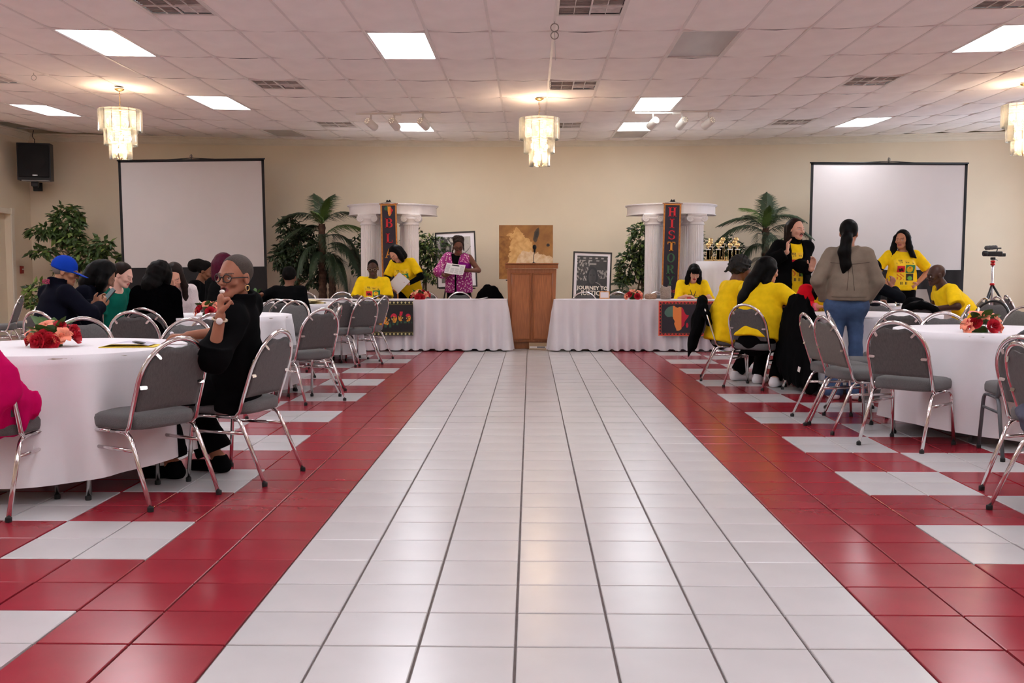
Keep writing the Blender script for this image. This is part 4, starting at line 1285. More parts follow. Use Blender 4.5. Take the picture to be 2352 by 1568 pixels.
# ================================================================ table banners
def tri_border(u, v):
    return u
def portrait_fn(u, v):
    W_, H_ = 2.0, .5
    x = u * W_; y = v * H_
    c = np.tile(np.array(srgb(26, 22, 24)), (len(u), 1))
    gold, red, grn, pale = np.array(srgb(226, 150, 40)), np.array(srgb(196, 22, 60)), np.array(srgb(48, 92, 66)), np.array(srgb(214, 190, 120))
    band = (y > .455) | (y < .045)
    yc = np.where(y > .25, .4775, .0225)
    dia = (np.abs(((x / .058) % 1) - .5) * .058 + np.abs(y - yc)) < .0175
    c[band] = np.array(srgb(36, 32, 14)); c[band & dia] = np.array(srgb(205, 196, 140))
    c[((np.abs(y - .452) < .004) | (np.abs(y - .048) < .004))] = np.array(srgb(120, 108, 60))
    dk = np.array(srgb(24, 20, 20))
    for k in range(17):
        fx = 1.925 - k * .108; fy = .20 + (.055, .06, .045, .03, -.02, -.01)[k % 6]; r = (.038, .040, .046, .056, .036, .036)[k % 6]
        dx = (x - fx); dy = (y - fy); sd = 1 if k % 2 else -1
        face = (dx / r) ** 2 + (dy / (r * 1.4)) ** 2 < 1
        hair = ((dx / (r * 1.12)) ** 2 + ((dy - r * .15) / (r * 1.5)) ** 2 < 1) & (dy > r * .62 + .2 * r * np.sin(dx / r * 4 + k))
        shade = sd * dx + .18 * dy > r * (.28 + .16 * np.sin(dy / r * 4.5 + k * 1.7))
        c[face] = gold * .95
        c[face & (dy > 0)] = gold
        c[face & shade] = dk
        c[face & shade & (((dx - sd * r * .62) / (r * .16)) ** 2 + ((dy + .05 * r) / (r * .3)) ** 2 < 1)] = pale
        for s in (-1, 1):
            c[face & (((dx - s * r * .40) / (r * .27)) ** 2 + ((dy - r * .20) / (r * .11)) ** 2 < 1)] = dk
            c[face & (np.abs(dy - r * (.40 - .08 * np.abs(dx / r))) < r * .055) & (np.abs(dx - s * r * .42) < r * .3)] = dk
        c[face & (np.abs(dx - sd * r * .10) < r * .07) & (dy < r * .2) & (dy > -r * .28)] = dk
        c[face & (((dx) / (r * .22)) ** 2 + ((dy + r * .30) / (r * .09)) ** 2 < 1)] = dk
        c[face & ((dx / (r * .42)) ** 2 + ((dy + r * .72) / (r * .16)) ** 2 < 1)] = dk
        c[face & ((dx / (r * .30)) ** 2 + ((dy + r * .70) / (r * .07)) ** 2 < 1)] = pale if k % 2 else gold * .5
        c[hair] = red if k in (0, 2) else dk
        if k == 1: c[(np.abs(dx + .1 * r * np.sin(dy * 60)) < r * .55) & (dy > r * .8) & (dy < r * 2.2)] = red
        coat = (np.abs(dx) < r * 1.35 + (-(dy + r * 1.3)) * .5) & (dy < -r * 1.2) & (y > .05)
        c[coat & (np.sin(dx / r * 5 + k) > .1) & (dy > -r * 2.0)] = grn * .8
    st = ((x - 1.42) / .02) ** 2 + ((y - .38) / .02) ** 2 < 1
    c[st] = red * .5
    return c
def cloth_banner(name, x0, x1, y, ztop, h, fn, nx, ny, label, cat='banner'):
    w = x1 - x0
    me = print_mesh(name, w, h, nx, ny, fn)
    n = len(me.vertices); co = np.empty(n * 3, np.float32); me.vertices.foreach_get('co', co); co = co.reshape(-1, 3)
    co[:, 1] = .012 * np.sin(co[:, 0] * 9) * (.5 - co[:, 2] / h) - .02 * (.5 - co[:, 2] / h)
    me.vertices.foreach_set('co', co.ravel()); me.update()
    t = thing(name, label, cat, ((x0 + x1) / 2, y, ztop - h / 2))
    link('printed_cloth', me, t)
    return t
tb = cloth_banner('portrait_banner', -3.62, -1.70, 14.262, .735, .5, portrait_fn, 520, 130, 'black banner with gold portrait faces on the left head table')
def afr_fn(u, v):
    W_, H_ = 1.05, .5
    x = u * W_; y = v * H_
    c = np.tile(np.array(srgb(44, 40, 50)), (len(u), 1))
    red, dk, org = np.array(srgb(205, 50, 58)), np.array(srgb(40, 24, 26)), np.array(srgb(230, 120, 80))
    bd = np.minimum(np.minimum(x, W_ - x), np.minimum(y, H_ - y))
    per = np.where((y < .04) | (y > H_ - .04), x, y)
    c[bd < .042] = dk
    c[(bd < .042) & (bd < .012 + .026 * np.abs(((per / .05) % 1) - .5) * 2)] = red
    c[bd < .008] = org; c[(bd > .036) & (bd < .042)] = org
    ax, ay = (x - .075) / .36, (y - .075) / .36
    m = inpoly(ax, ay, AFR)
    c[m & (ax < .36)] = np.array(srgb(84, 122, 110)); c[m & (ax >= .36) & (ax < .7)] = np.array(srgb(236, 140, 70)); c[m & (ax >= .7)] = np.array(srgb(196, 28, 56))
    isl = ((ax - .93) / .05) ** 2 + ((ay - .22) / .10) ** 2 < 1
    c[isl] = np.array(srgb(196, 28, 56))
    return c
ab = cloth_banner('africa_banner', 1.85, 2.90, 14.262, .735, .5, afr_fn, 300, 140, 'black banner with Africa map on the right head table')
letter_obj('B', .15, M_ltr['r'], ab, (.03, -.012, -.01))

# ================================================================ framed pictures and canvas on easels
M_frame = mat('frame_black', (.03, .025, .022), .35, var=.1)
M_mat = mat('picture_mount', (.83, .79, .83), .8, var=.02)
def easel(t, w, zb, back=.0):
    for s in (-1, 1): MB().tube([(s * .05, .17, zb + .95), (s * (w * .5), .045, 0)], .013, 6).build('easel_leg', M_frame, t)
    MB().tube([(0, .18, zb + .95), (0, .55, 0)], .012, 6).build('easel_leg', M_frame, t)
    MB().box((0, -.02, zb - .012), (w * .9, .06, .024), ch=.004).build('easel_ledge', M_frame, t)
def framed(x, y, zb, w, h, fn, nx, ny, roll, tilt, label, name, mount):
    t = thing(name, label, 'picture', (x, y, 0))
    g = link('frame', None, t, (0, 0, zb), (tilt, roll, 0))
    fr_ = MB()
    for s in (-1, 1): fr_.box((s * (w / 2 - .0125), 0, h / 2), (.025, .03, h), ch=.004)
    for zz in (.0125, h - .0125): fr_.box((0, 0, zz), (w, .03, .025), ch=.004)
    fr_.build('frame_bar', M_frame, g)
    MB().box((0, .004, h / 2), (w - .03, .01, h - .03)).build('mount', M_mat, g)
    link('print', print_mesh('print', w - .05 - 2 * mount, h - .05 - 2 * mount, nx, ny, fn, M_printg), g, (0, -.0025, h / 2))
    easel(t, w, zb)
    return t, g
def bw_fn(u, v):
    sky = .42 + .1 * fbm(u, v, 1.2, 2)
    g = np.where(v > .42, sky, .14 + .05 * fbm(u, v, 3, 4))
    tree = (fbm(u, v, 2.4, 7) > .05 + 1.5 * np.abs(u - .33) - .5 * (v - .3)) & (v > .40)
    g = np.where(tree, .06 + .05 * np.abs(fbm(u, v, 8, 1)), g)
    br = np.abs(v - .62 - .55 * (u - .75) - .05 * fbm(u, v, 3, 1)) < .008
    g = np.where(br & (u > .6), .05, g)
    t2 = (fbm(u, v, 4, 3) > .0) & (v > .40) & (v < .62) & (u > .6)
    g = np.where(t2, .05, g)
    trunk = (np.abs(u - .33 - .03 * np.sin(v * 9)) < .022) & (v > .36) & (v < .8)
    g = np.where(trunk, .03, g)
    return np.stack([g * 1.03, g * .97, g * .88], 1)
framed(-1.30, 17.55, .873, .72, .995, bw_fn, 150, 210, R(-2.6), R(-5), 'framed black-and-white tree photograph behind the woman in purple', 'framed_photograph', .065)
def poster_fn(u, v):
    g = .030 + .012 * fbm(u, v, 2, 5)
    leaf = (fbm(u, v, 7, 3) > .18) & (u < .42) & (v > .50) & (v < .92)
    g = np.where(leaf, .30, g)
    hi = (fbm(u, v, 6, 9) > .05) & (u > .66) & (v > .55) & (v < .72)
    g = np.where(hi, .22, g)
    body = ((u - .53) / .36) ** 2 + ((v - .28) / .20) ** 2 < 1
    hair = ((u - .51) / .19) ** 2 + ((v - .585) / .20) ** 2 < 1
    face = ((u - .51) / .12) ** 2 + ((v - .585) / .155) ** 2 < 1
    g = np.where(body, .016, g); g = np.where(hair, .012, g); g = np.where(face, .040 + .012 * np.sin(u * 20), g)
    for ex in (.455, .565): g = np.where(((u - ex) / .028) ** 2 + ((v - .615) / .014) ** 2 < 1, .012, g)
    g = np.where(((u - .51) / .04) ** 2 + ((v - .50) / .012) ** 2 < 1, .02, g)
    rim = np.abs(((u - .53) / .36) ** 2 + ((v - .28) / .20) ** 2 - 1) < .035
    g = np.where(rim & (v > .36) & (u > .62), .45, g)
    txt = ((np.abs(v - .955) < .014) & (((u * 5.1) % 1) < .45)) | ((np.abs(v - .905) < .011) & (((u * 4.3 + .3) % 1) < .4)) | ((np.abs(v - .84) < .014) & (np.abs(u - .5) < .13))
    g = np.where(txt & (np.sin(u * 300) > -.5), .42, g)
    return np.stack([g * 1.08, g * .97, g * .86], 1)
po, pg = framed(1.04, 17.0, .50, .665, 1.0, poster_fn, 150, 230, R(2.0), R(-5), 'framed dark film poster with title lettering, right of the lectern', 'framed_poster', .045)
M_ttl = mat('title_white', (.78, .72, .62), .6)
for s, z, sz in (('JOURNEY TO', .375, .088), ('JUSTICE', .287, .112)):
    link('title_lettering', text_mesh(s, sz, M_ttl, .0006, bold=.0028), pg, (.015, -.0065, z), (PI / 2, 0, 0))
def canvas_fn(u, v):
    n = fbm(u, v, 1.6, 3); n2 = fbm(u, v, 4.5, 8)
    c = mixc(srgb(172, 120, 62), srgb(140, 94, 50), .5 + n * .8)
    light = (v < .95 - .9 * np.abs(u - .32) + .12 * n2) & (u < .62)
    c = np.where(light[:, None], mixc(srgb(222, 178, 116), srgb(200, 150, 88), .5 + n2), c)
    tri = v < .52 + .10 * n2 * .5 - .28 * np.clip(u - .55, 0, 1) - 1.9 * np.clip(.42 - u, 0, 1)
    c = np.where(tri[:, None], mixc(srgb(226, 200, 165), srgb(205, 165, 120), .4 + n2 * .9), c)
    left = (u < .2 + .08 * n2) & (v < .8)
    c = np.where(left[:, None], mixc(srgb(130, 84, 38), srgb(165, 112, 55), .5 + n2), c)
    d = ((u - .69 - .22 * (v - .8)) / .05) ** 2 + ((v - .81) / .14) ** 2 + .5 * n2
    c = np.where((d < 1)[:, None], mixc(srgb(52, 48, 46), srgb(90, 70, 50), d), c)
    d = ((u - .91) / .03) ** 2 + ((v - .63) / .03) ** 2
    c = np.where((d < 1)[:, None], np.array(srgb(50, 44, 44)), c)
    return c
cv = thing('abstract_canvas', 'brown and gold abstract canvas behind the lectern', 'painting', (-.08, 17.75, 0))
MB().box((0, .022, 1.505), (.965, .04, .965), ch=.004).build('stretcher', M_mat, cv)
link('painted_face', print_mesh('painted_face', .965, .965, 180, 180, canvas_fn), cv, (0, -.0005, 1.505))
easel(cv, .8, 1.015)
# small gold frame standing on the head table chairs' side
sf = thing('small_gold_frame', 'small gold-framed certificate in front of the film poster', 'picture', (1.16, 15.05, .75))
sf.location = (1.12, 14.93, .7525)
f = MB()
for s in (-1, 1): f.box((s * .07, 0, .055), (.012, .012, .11), ch=.002)
for zz in (.006, .104): f.box((0, 0, zz), (.15, .012, .012), ch=.002)
f.build('frame', M_bor, sf); MB().box((0, .003, .055), (.13, .004, .1)).build('sheet', M_mat, sf)
# ================================================================ plants
M_leafd = mat('leaf_dark', (.020, .038, .012), .45, var=.5, scale=9)
M_leafm = mat('leaf_mid', (.045, .085, .02), .45, var=.5, scale=9)
M_leafl = mat('leaf_light', (.14, .21, .04), .45, var=.4, scale=9)
M_palm = mat('palm_leaf', (.035, .06, .028), .5, var=.4, scale=6)
M_palml = mat('palm_leaf_bright', (.10, .17, .04), .5, var=.3, scale=6)
M_bark = mat('palm_bark', (.07, .036, .022), .9, var=.4, scale=20, bump=.5, bscale=40)
M_stem = mat('ficus_stem', (.16, .12, .07), .8, var=.3, scale=12)
M_pot = mat('basket_pot', (.20, .13, .07), .8, var=.3, scale=40)
def leaf_quads(m, p, d, n, L, w, mi):
    d = d.normalized(); s = d.cross(n)
    if s.length < 1e-4: s = d.orthogonal()
    s.normalize(); n = s.cross(d)
    a = p; b = p + d * L * .45 + s * w - n * L * .05; c = p + d * L - n * L * .18; e = p + d * L * .45 - s * w - n * L * .05; mid = p + d * L * .5 + n * w * .18
    m.add([a, b, c, e, mid], [(0, 1, 4), (1, 2, 4), (2, 3, 4), (3, 0, 4)], mi)
def ficus(x, y, label, trunk_h, blobs, nleaf, seed, L=.085, mats=None, pot=True, lightp=.1, name='potted_ficus', stems=3):
    rng = random.Random(seed)
    t = thing(name, label, 'plant', (x, y, 0))
    MB().lathe([(.001, 0), (.15, 0), (.19, .28), (.20, .30), (.17, .30), (.16, .26), (.001, .26)], 20).build('pot', M_pot, t)
    st = MB()
    for k in range(stems):
        b = blobs[k % len(blobs)]
        o = (rng.uniform(-.03, .03), rng.uniform(-.03, .03))
        st.tube(smooth_path([(o[0], o[1], .25), (o[0] * 2 + .02 * math.sin(k * 2), o[1] * 2, trunk_h * .5), (o[0], o[1], trunk_h), b[0]], 5), [.022 - .00075 * q for q in range(16)], 6)
    for b in blobs:
        st.tube(smooth_path([(0, 0, trunk_h * .9), tuple((Vector((0, 0, trunk_h)) + Vector(b[0])) / 2), b[0]], 4), .008, 5)
        for q in range(5):
            d = Vector((rng.uniform(-1, 1), rng.uniform(-1, 1), rng.uniform(-.4, 1))).normalized()
            st.tube([b[0], tuple(Vector(b[0]) + Vector((d.x * b[1][0], d.y * b[1][1], d.z * b[1][2])) * .8)], .004, 4)
    st.build('stem', M_stem, t)
    m = MB(); tot = sum(b[2] for b in blobs)
    for b in blobs:
        for q in range(int(nleaf * b[2] / tot)):
            d = Vector((rng.gauss(0, 1), rng.gauss(0, 1), rng.gauss(0, 1))).normalized()
            r = rng.uniform(.35, 1) ** .6
            p = Vector(b[0]) + Vector((d.x * b[1][0], d.y * b[1][1], d.z * b[1][2])) * r
            dd = Vector((d.x + rng.gauss(0, .6), d.y + rng.gauss(0, .6), d.z * .4 - .5 + rng.gauss(0, .5)))
            leaf_quads(m, p, dd, Vector((rng.gauss(0, .5), rng.gauss(0, .5) - .3, 1)), L * rng.uniform(.7, 1.25), L * .27, 2 if rng.random() < lightp else (1 if rng.random() < .45 else 0))
    tag(m.build('foliage', mats or [M_leafd, M_leafm, M_leafl], t), kind='stuff')
    return t
ficus(-8.25, 17.55, 'leafy vine tree in the left corner behind the blue cap', 1.45,
      [((0, 0, 2.08), (.26, .22, .28), 5), ((-.42, -.05, 1.88), (.30, .15, .09), 2.2), ((-.45, 0, 1.52), (.28, .12, .08), 1.4), ((.38, -.05, 1.48), (.28, .2, .22), 4), ((.60, 0, 1.62), (.16, .12, .14), 1.2), ((.02, 0, 1.78), (.24, .2, .16), 2.5), ((.30, 0, 1.18), (.24, .2, .14), 1.6), ((-.05, 0, 1.2), (.22, .2, .2), 1.2)],
      950, 21, L=.15, lightp=.10, mats=[M_leafm, M_leafm, M_leafl])
ficus(-8.35, 16.6, 'small yellow-green bush behind the man in the blue cap', .35, [((0, 0, .75), (.22, .2, .30), 3)], 240, 22, L=.12, lightp=.7, name='potted_bush')
ficus(-7.30, 17.75, 'bright green plant at left edge of the left screen', .9, [((0, 0, 1.36), (.16, .14, .14), 3)], 130, 23, L=.16, lightp=.55, name='potted_bush')
ficus(-4.10, 17.35, 'dark bushy tree left of the left palm', 1.0, [((.02, 0, 1.55), (.42, .30, .42), 7), ((-.25, 0, 1.40), (.24, .2, .25), 2), ((-.12, 0, 1.95), (.2, .2, .16), 1.2), ((.35, .05, 1.3), (.3, .2, .35), 3), ((-.1, 0, 1.05), (.18, .15, .1), .8), ((.3, 0, .95), (.14, .12, .08), .4)], 1500, 24, L=.115, lightp=.0, mats=[M_leafd, M_leafd, M_leafm])
ficus(-2.85, 17.72, 'dark ficus behind the left columns', .9, [((0, 0, 1.45), (.42, .28, .50), 5), ((.3, 0, 1.0), (.4, .25, .4), 3)], 900, 25, L=.10, lightp=.02)
ficus(-1.88, 17.7, 'variegated ficus right of the left columns', 1.0, [((.12, 0, 1.55), (.34, .22, .26), 5), ((-.2, 0, 1.6), (.28, .22, .35), 3), ((.1, 0, 1.15), (.22, .2, .2), 2)], 900, 26, L=.095, lightp=.28)
ficus(1.98, 17.65, 'green ficus left of the right columns', 1.0, [((-.02, 0, 1.68), (.24, .2, .36), 4), ((-.22, 0, 1.25), (.22, .18, .30), 3), ((.2, 0, 1.3), (.26, .2, .55), 4), ((-.34, 0, 1.02), (.14, .1, .10), 1)], 1300, 27, L=.105, lightp=.2)
ficus(2.85, 17.72, 'dark ficus behind the right columns', .9, [((0, 0, 1.45), (.30, .22, .55), 5), ((.05, 0, .95), (.3, .2, .35), 3)], 800, 28, L=.105, lightp=.08)
ficus(3.52, 17.8, 'dark bush behind the trophies', .9, [((0, 0, 1.50), (.28, .22, .32), 5), ((-.05, 0, 1.05), (.3, .2, .35), 3)], 700, 29, L=.10, lightp=.03)
ficus(4.45, 17.75, 'green bush right of the right palm', .9, [((.05, 0, 1.50), (.24, .2, .26), 4), ((-.1, 0, 1.1), (.3, .2, .3), 3)], 600, 30, L=.10, lightp=.12)
def frond(Lf, droop, w, seed, bright):
    rng = random.Random(seed); m = MB(); n = 30
    pts = []
    for k in range(n + 1):
        t = k / n
        pts.append(Vector((0, Lf * (t - .18 * droop * t * t), Lf * (.55 * t - (.35 + .75 * droop) * t * t))))
    m.tube(pts, [.009 * (1 - .85 * k / n) for k in range(n + 1)], 5)
    for k in range(3, n + 1):
        t = k / n; tan = (pts[k] - pts[k - 1]).normalized()
        ll = w * math.sin(PI * min(1, .12 + t * .93)) ** .6 * (1.05 - .35 * t) + .03
        for s in (-1, 1):
            for q in (0, .5):
                p = pts[k - 1].lerp(pts[k], q)
                d = (Vector((s, 0, 0)) * .8 + tan * (.55 + .5 * t) + Vector((0, 0, -.10 - .15 * rng.random()))).normalized()
                L = ll * rng.uniform(.9, 1.2); wd = .0075
                p1 = p + d * L * .5; p2 = p + d * L + Vector((0, 0, -L * (.22 + .25 * rng.random())))
                sd = d.cross(Vector((0, 0, 1))).normalized() * wd
                m.add([p - sd * .5, p + sd * .5, p1 + sd, p1 - sd, p2], [(0, 1, 2, 3), (3, 2, 4)], 0)
    return m.mesh('palm_frond', M_palml if bright else M_palm)
fr_me_ = [frond(.78, .35, .30, 1, False), frond(.9, .8, .32, 2, False), frond(.85, 1.1, .32, 3, False), frond(.62, .15, .18, 4, True), frond(.78, .6, .30, 5, True)]
def palm(x, y, h, label, fr_list, trunks):
    t = thing('potted_palm', label, 'palm', (x, y, 0), 0, 'artificial palms')
    MB().lathe([(.001, 0), (.17, 0), (.21, .3), (.22, .32), (.19, .32), (.18, .28), (.001, .28)], 20).build('pot', M_pot, t)
    for (dx, hh, rr) in trunks:
        tr = MB(); prof = []; n = 26
        vs_ = []
        for k in range(n + 1):
            z = .25 + (hh - .25) * k / n
            prof.append((rr * (1.12 - .25 * k / n) + (.014 if k % 2 else 0), z))
        tr.lathe(prof, 14, (dx, 0, 0), smooth=False)
        rng = random.Random(int(hh * 100))
        for k in range(60):
            a = rng.uniform(0, 2 * PI); z = rng.uniform(.3, hh)
            r0 = rr * 1.05
            tr.add([(dx + r0 * math.cos(a - .25), r0 * math.sin(a - .25), z), (dx + r0 * math.cos(a + .25), r0 * math.sin(a + .25), z), (dx + (r0 + .03) * math.cos(a), (r0 + .03) * math.sin(a), z + .05)], [(0, 1, 2)])
        tr.build('trunk', M_bark, t)
    for (az, tilt, kind, sc, hz, dx) in fr_list:
        o = link('frond', fr_me_[kind], t, (dx, 0, hz), (R(tilt), 0, R(az)))
        o.scale = (sc, sc, sc)
    return t
# frond: azimuth about Z (0 = away from viewer, 90 = to the left), tilt raises it
palm(-3.62, 17.15, 0, 'tall artificial palm left of the left columns',
     [(85, 22, 1, 1.05, 1.98, 0), (70, 5, 2, .95, 1.9, 0), (105, 8, 1, .9, 1.82, 0), (35, 62, 0, .85, 2.0, 0), (-30, 60, 0, .85, 2.0, 0), (-80, 25, 1, 1.05, 1.98, 0), (-95, 18, 4, 1.1, 1.78, .05), (-75, 0, 2, 1.0, 1.75, .05),
      (-110, -5, 2, 1.05, 1.62, .1), (-60, -8, 1, 1.0, 1.55, .1), (120, -15, 2, .9, 1.6, 0), (170, 20, 3, .9, 1.95, 0), (200, 5, 2, .8, 1.75, .05), (150, -20, 2, .75, 1.5, 0), (215, -15, 2, .85, 1.45, .1), (-125, -18, 2, .95, 1.4, .12), (20, 30, 0, .9, 1.95, 0), (-150, 45, 3, .9, 2.0, .02)],
     [(0, 1.98, .062), (.17, 1.45, .055)])
palm(4.05, 17.15, 0, 'tall artificial palm right of the trophies',
     [(80, 30, 1, 1.0, 1.85, 0), (100, 18, 1, 1.05, 1.78, 0), (55, 52, 4, .85, 1.9, 0), (-10, 68, 0, .9, 1.95, .02), (-75, 32, 1, .95, 1.9, 0), (-90, 18, 1, 1.0, 1.8, 0), (-60, 45, 0, .8, 1.9, 0), (-110, 0, 2, .95, 1.65, .02), (110, -5, 2, .9, 1.6, 0),
      (160, 10, 2, .85, 1.75, 0), (200, 5, 2, .85, 1.72, 0), (-140, -10, 2, .9, 1.45, .1), (140, -15, 2, .85, 1.4, 0), (175, 40, 3, .9, 1.88, 0), (30, 30, 0, .9, 1.85, 0), (-35, 30, 0, .9, 1.85, 0), (130, -10, 2, 1.0, 1.1, .05), (-130, -10, 2, .9, 1.0, .1)],
     [(0, 1.9, .06), (.14, 1.35, .055)])
palm(1.75, 17.3, 0, 'low fern palm behind the head table flowers', [(80, 20, 2, .75, .75, 0), (100, 0, 2, .7, .7, 0), (140, 20, 2, .7, .72, 0), (60, 40, 1, .6, .78, 0), (-80, 20, 1, .6, .75, 0), (180, 30, 2, .7, .72, 0), (120, -10, 2, .7, .66, 0)], [(0, .74, .05)])

# ================================================================ trophies
M_gold = mat('trophy_gold', (.86, .66, .32), .22, 1.0, var=.06)
M_marb = mat('trophy_marble', (.82, .79, .74), .3, var=.1, scale=30)
M_tcol = [mat('trophy_column_brown', (.10, .05, .03), .25, .4, var=.2, scale=30), mat('trophy_column_silver', (.30, .28, .30), .2, .8, var=.2, scale=30), mat('trophy_column_amber', (.30, .12, .03), .25, .4, var=.2, scale=30)]
def trophy(px, dy, h, k, label):
    x = (1500 + .1531 * px - 1218.2) / 2265 * (16.0 + dy) ; y = 16.0 + dy
    t = thing('trophy', label, 'trophy', (x, y, 1.3275), 0, 'gold trophies on the tall table')
    MB().box((0, 0, .012), (.13, .075, .024), ch=.003).build('base', M_gold, t)
    c = MB()
    for s in (-1, 1):
        c.tube([(s * .026, 0, .024), (s * .026, 0, h - .115)], .004, 6, mi=1)
        c.box((s * .0, 0, (h - .09) / 2), (.035, .02, h - .135), mi=0)
    c.build('column', [M_tcol[k], M_gold], t)
    MB().box((0, 0, h - .108), (.078, .055, .016), ch=.003).build('top_plate', M_marb, t)
    MB().lathe([(.018, h - .1), (.006, h - .09), (.006, h - .075), (.001, h - .07)], 10).lathe([(.001, -.008), (.036, -.008), (.040, 0), (.036, .008), (.001, .008)], 20, M=Matrix.Translation((0, 0, h - .038)) @ Matrix.Rotation(PI / 2, 4, 'X')).build('medallion', M_gold, t)
    MB().lathe([(.001, -.0095), (.026, -.0095)], 16, M=Matrix.Translation((0, 0, h - .038)) @ Matrix.Rotation(PI / 2, 4, 'X')).build('medallion_face', mat('medallion_bronze', (.55, .32, .10), .3, .8), t)
    f = MB()
    for s in (-1, 1):
        bx_ = s * .052
        f.ell((bx_, -.01, .066), (.007, .007, .008)).tube([(bx_, -.01, .024), (bx_ + .004, -.01, .045), (bx_, -.01, .06)], .006, 6).tube([(bx_ - .012, -.01, .064), (bx_, -.01, .052), (bx_ + .012, -.01, .064)], .003, 5)
    f.build('figurine', M_gold, t)
TR = [(840, .08, .375, 1, 'tallest gold trophy in the left cluster'), (836, .0, .335, 0, 'middle gold trophy in the left cluster'), (806, -.1, .292, 0, 'short gold trophy at the left end'),
      (1022, .08, .385, 1, 'tallest gold trophy in the centre cluster with silver column'), (1000, -.0, .335, 0, 'middle gold trophy in the centre cluster'), (957, -.1, .292, 0, 'short gold trophy in the centre cluster'),
      (1218, .08, .385, 2, 'tallest gold trophy in the right cluster'), (1195, .0, .34, 2, 'middle gold trophy with amber column at right'), (1130, -.1, .292, 2, 'short gold trophy in the right cluster, left one'), (1240, -.1, .292, 2, 'short gold trophy at the right end')]
for a in TR: trophy(*a)

# ================================================================ flower centrepieces
M_rose = mat('rose_red', (.52, .012, .03), .6, var=.3, scale=30)
M_peach = mat('flower_peach', (.78, .25, .15), .6, var=.25, scale=30)
M_pink = mat('flower_pink', (.75, .14, .18), .6, var=.25, scale=30)
M_cream = mat('flower_cream', (.80, .55, .30), .6, var=.2, scale=30)
M_fleaf = mat('bouquet_leaf', (.045, .11, .02), .5, var=.4, scale=20)
def rose_mesh(r, m, name):
    mb = MB()
    for ringi, (n, rad, tilt, hh) in enumerate(((3, .25, .15, .95), (4, .5, .4, .85), (5, .8, .75, .7), (6, 1.0, 1.15, .55))):
        for k in range(n):
            a = 2 * PI * (k + .5 * (ringi % 2)) / n + ringi * .4
            def f(u, v, a=a, rad=rad, tilt=tilt, hh=hh, n=n):
                w = (v - .5) * 2.4 * PI / n * (1 - .25 * u)
                rr = r * rad * (.25 + .75 * math.sin(u * PI * .5) + .18 * tilt * u * u)
                return (rr * math.cos(a + w), rr * math.sin(a + w), r * (hh * u * (1.25 - .35 * tilt * u) - .1) - .12 * r * (2 * v - 1) ** 2 * u)
            mb.grid(f, 4, 4)
    return mb.mesh(name, m)
def lily_mesh(r, m, name):
    mb = MB()
    for k in range(6):
        a = 2 * PI * k / 6
        def f(u, v, a=a):
            w = (v - .5) * 1.35 * math.sin(PI * min(.98, .1 + u * .88))
            rr = r * (.1 + 1.0 * u)
            return (rr * math.cos(a + w), rr * math.sin(a + w), r * (.75 * u - .55 * u * u * u))
        mb.grid(f, 5, 3)
    mb.ell((0, 0, r * .25), (r * .12, r * .12, r * .22), mi=0)
    return mb.mesh(name, m)
def bleaf_mesh(L, name):
    mb = MB()
    def f(u, v):
        w = L * .28 * math.sin(PI * min(1, u * .97 + .02)) ** .8
        return ((v - .5) * 2 * w, L * u, L * (.35 * u - .3 * u * u) + .35 * abs(v - .5) * w)
    mb.grid(f, 6, 4)
    return mb.mesh(name, M_fleaf)
FM = {'R': rose_mesh(.032, M_rose, 'rose_bloom'), 'r': rose_mesh(.022, M_rose, 'rose_bud'), 'P': lily_mesh(.034, M_peach, 'peach_bloom'), 'p': rose_mesh(.022, M_peach, 'peach_bud'), 'K': lily_mesh(.028, M_pink, 'pink_bloom'), 'C': lily_mesh(.026, M_cream, 'cream_bloom')}
BL = bleaf_mesh(.105, 'bouquet_leaf')
def bouquet(x, y, z, label, spec, nleaf, seed, sc=1.0):
    rng = random.Random(seed)
    t = thing('flower_centrepiece', label, 'flowers', (x, y, z), 0, 'artificial flower centrepieces')
    MB().lathe([(.001, 0), (.05, 0), (.05, .025), (.03, .04), (.001, .045)], 14).build('foam_base', M_fleaf, t)
    for (k, fx, fz, fy, rx, rz) in spec:
        o = link('bloom', FM[k], t, (fx, fy, fz), (R(rx), 0, R(rz)))
        o.scale = (1.25,) * 3
    for k in range(nleaf):
        a = rng.uniform(0, 2 * PI)
        link('leaf', BL, t, (-.035 * math.sin(a), .035 * math.cos(a), rng.uniform(.02, .075)), (R(rng.uniform(0, 65)), R(rng.uniform(-25, 25)), a))
    t.scale = (sc,) * 3
    return t
sp1 = [('R', .005, .045, -.085, 65, 0), ('R', .035, .03, -.09, 80, 20), ('p', -.06, .055, -.06, 60, -40), ('p', -.08, .04, -.04, 50, -60), ('P', -.085, .075, -.02, 35, -60), ('K', -.06, .09, 0, 30, -70), ('P', -.015, .105, -.02, 25, -20), ('r', .045, .105, 0, 30, 40), ('P', .085, .06, -.05, 55, 45), ('p', .07, .045, -.07, 70, 40), ('R', .11, .05, 0, 60, 85),
       ('r', -.1, .03, -.02, 70, -80), ('C', -.035, .08, -.055, 50, -10), ('P', .06, .07, .07, -40, -30), ('R', -.04, .07, .07, -40, 30), ('r', .10, .085, .03, 30, 90), ('R', -.015, .03, -.10, 85, -20)]
bouquet(-2.70, 5.50, .749, 'red and peach flower centrepiece on the front left table', sp1, 18, 1, 1.12)
sp2 = [('R', -.055, .06, -.06, 60, -35), ('R', .045, .04, -.08, 75, 10), ('P', .085, .085, -.03, 45, 50), ('P', .07, .10, .02, 25, 60), ('K', .10, .05, -.04, 70, 60), ('P', -.02, .11, .03, 15, 0), ('P', -.095, .05, -.03, 60, -70), ('P', -.085, .025, -.05, 80, -60), ('p', .095, .03, -.06, 80, 50), ('P', .0, .1, -.05, 40, 0), ('R', 0, .06, .07, -40, 0)]
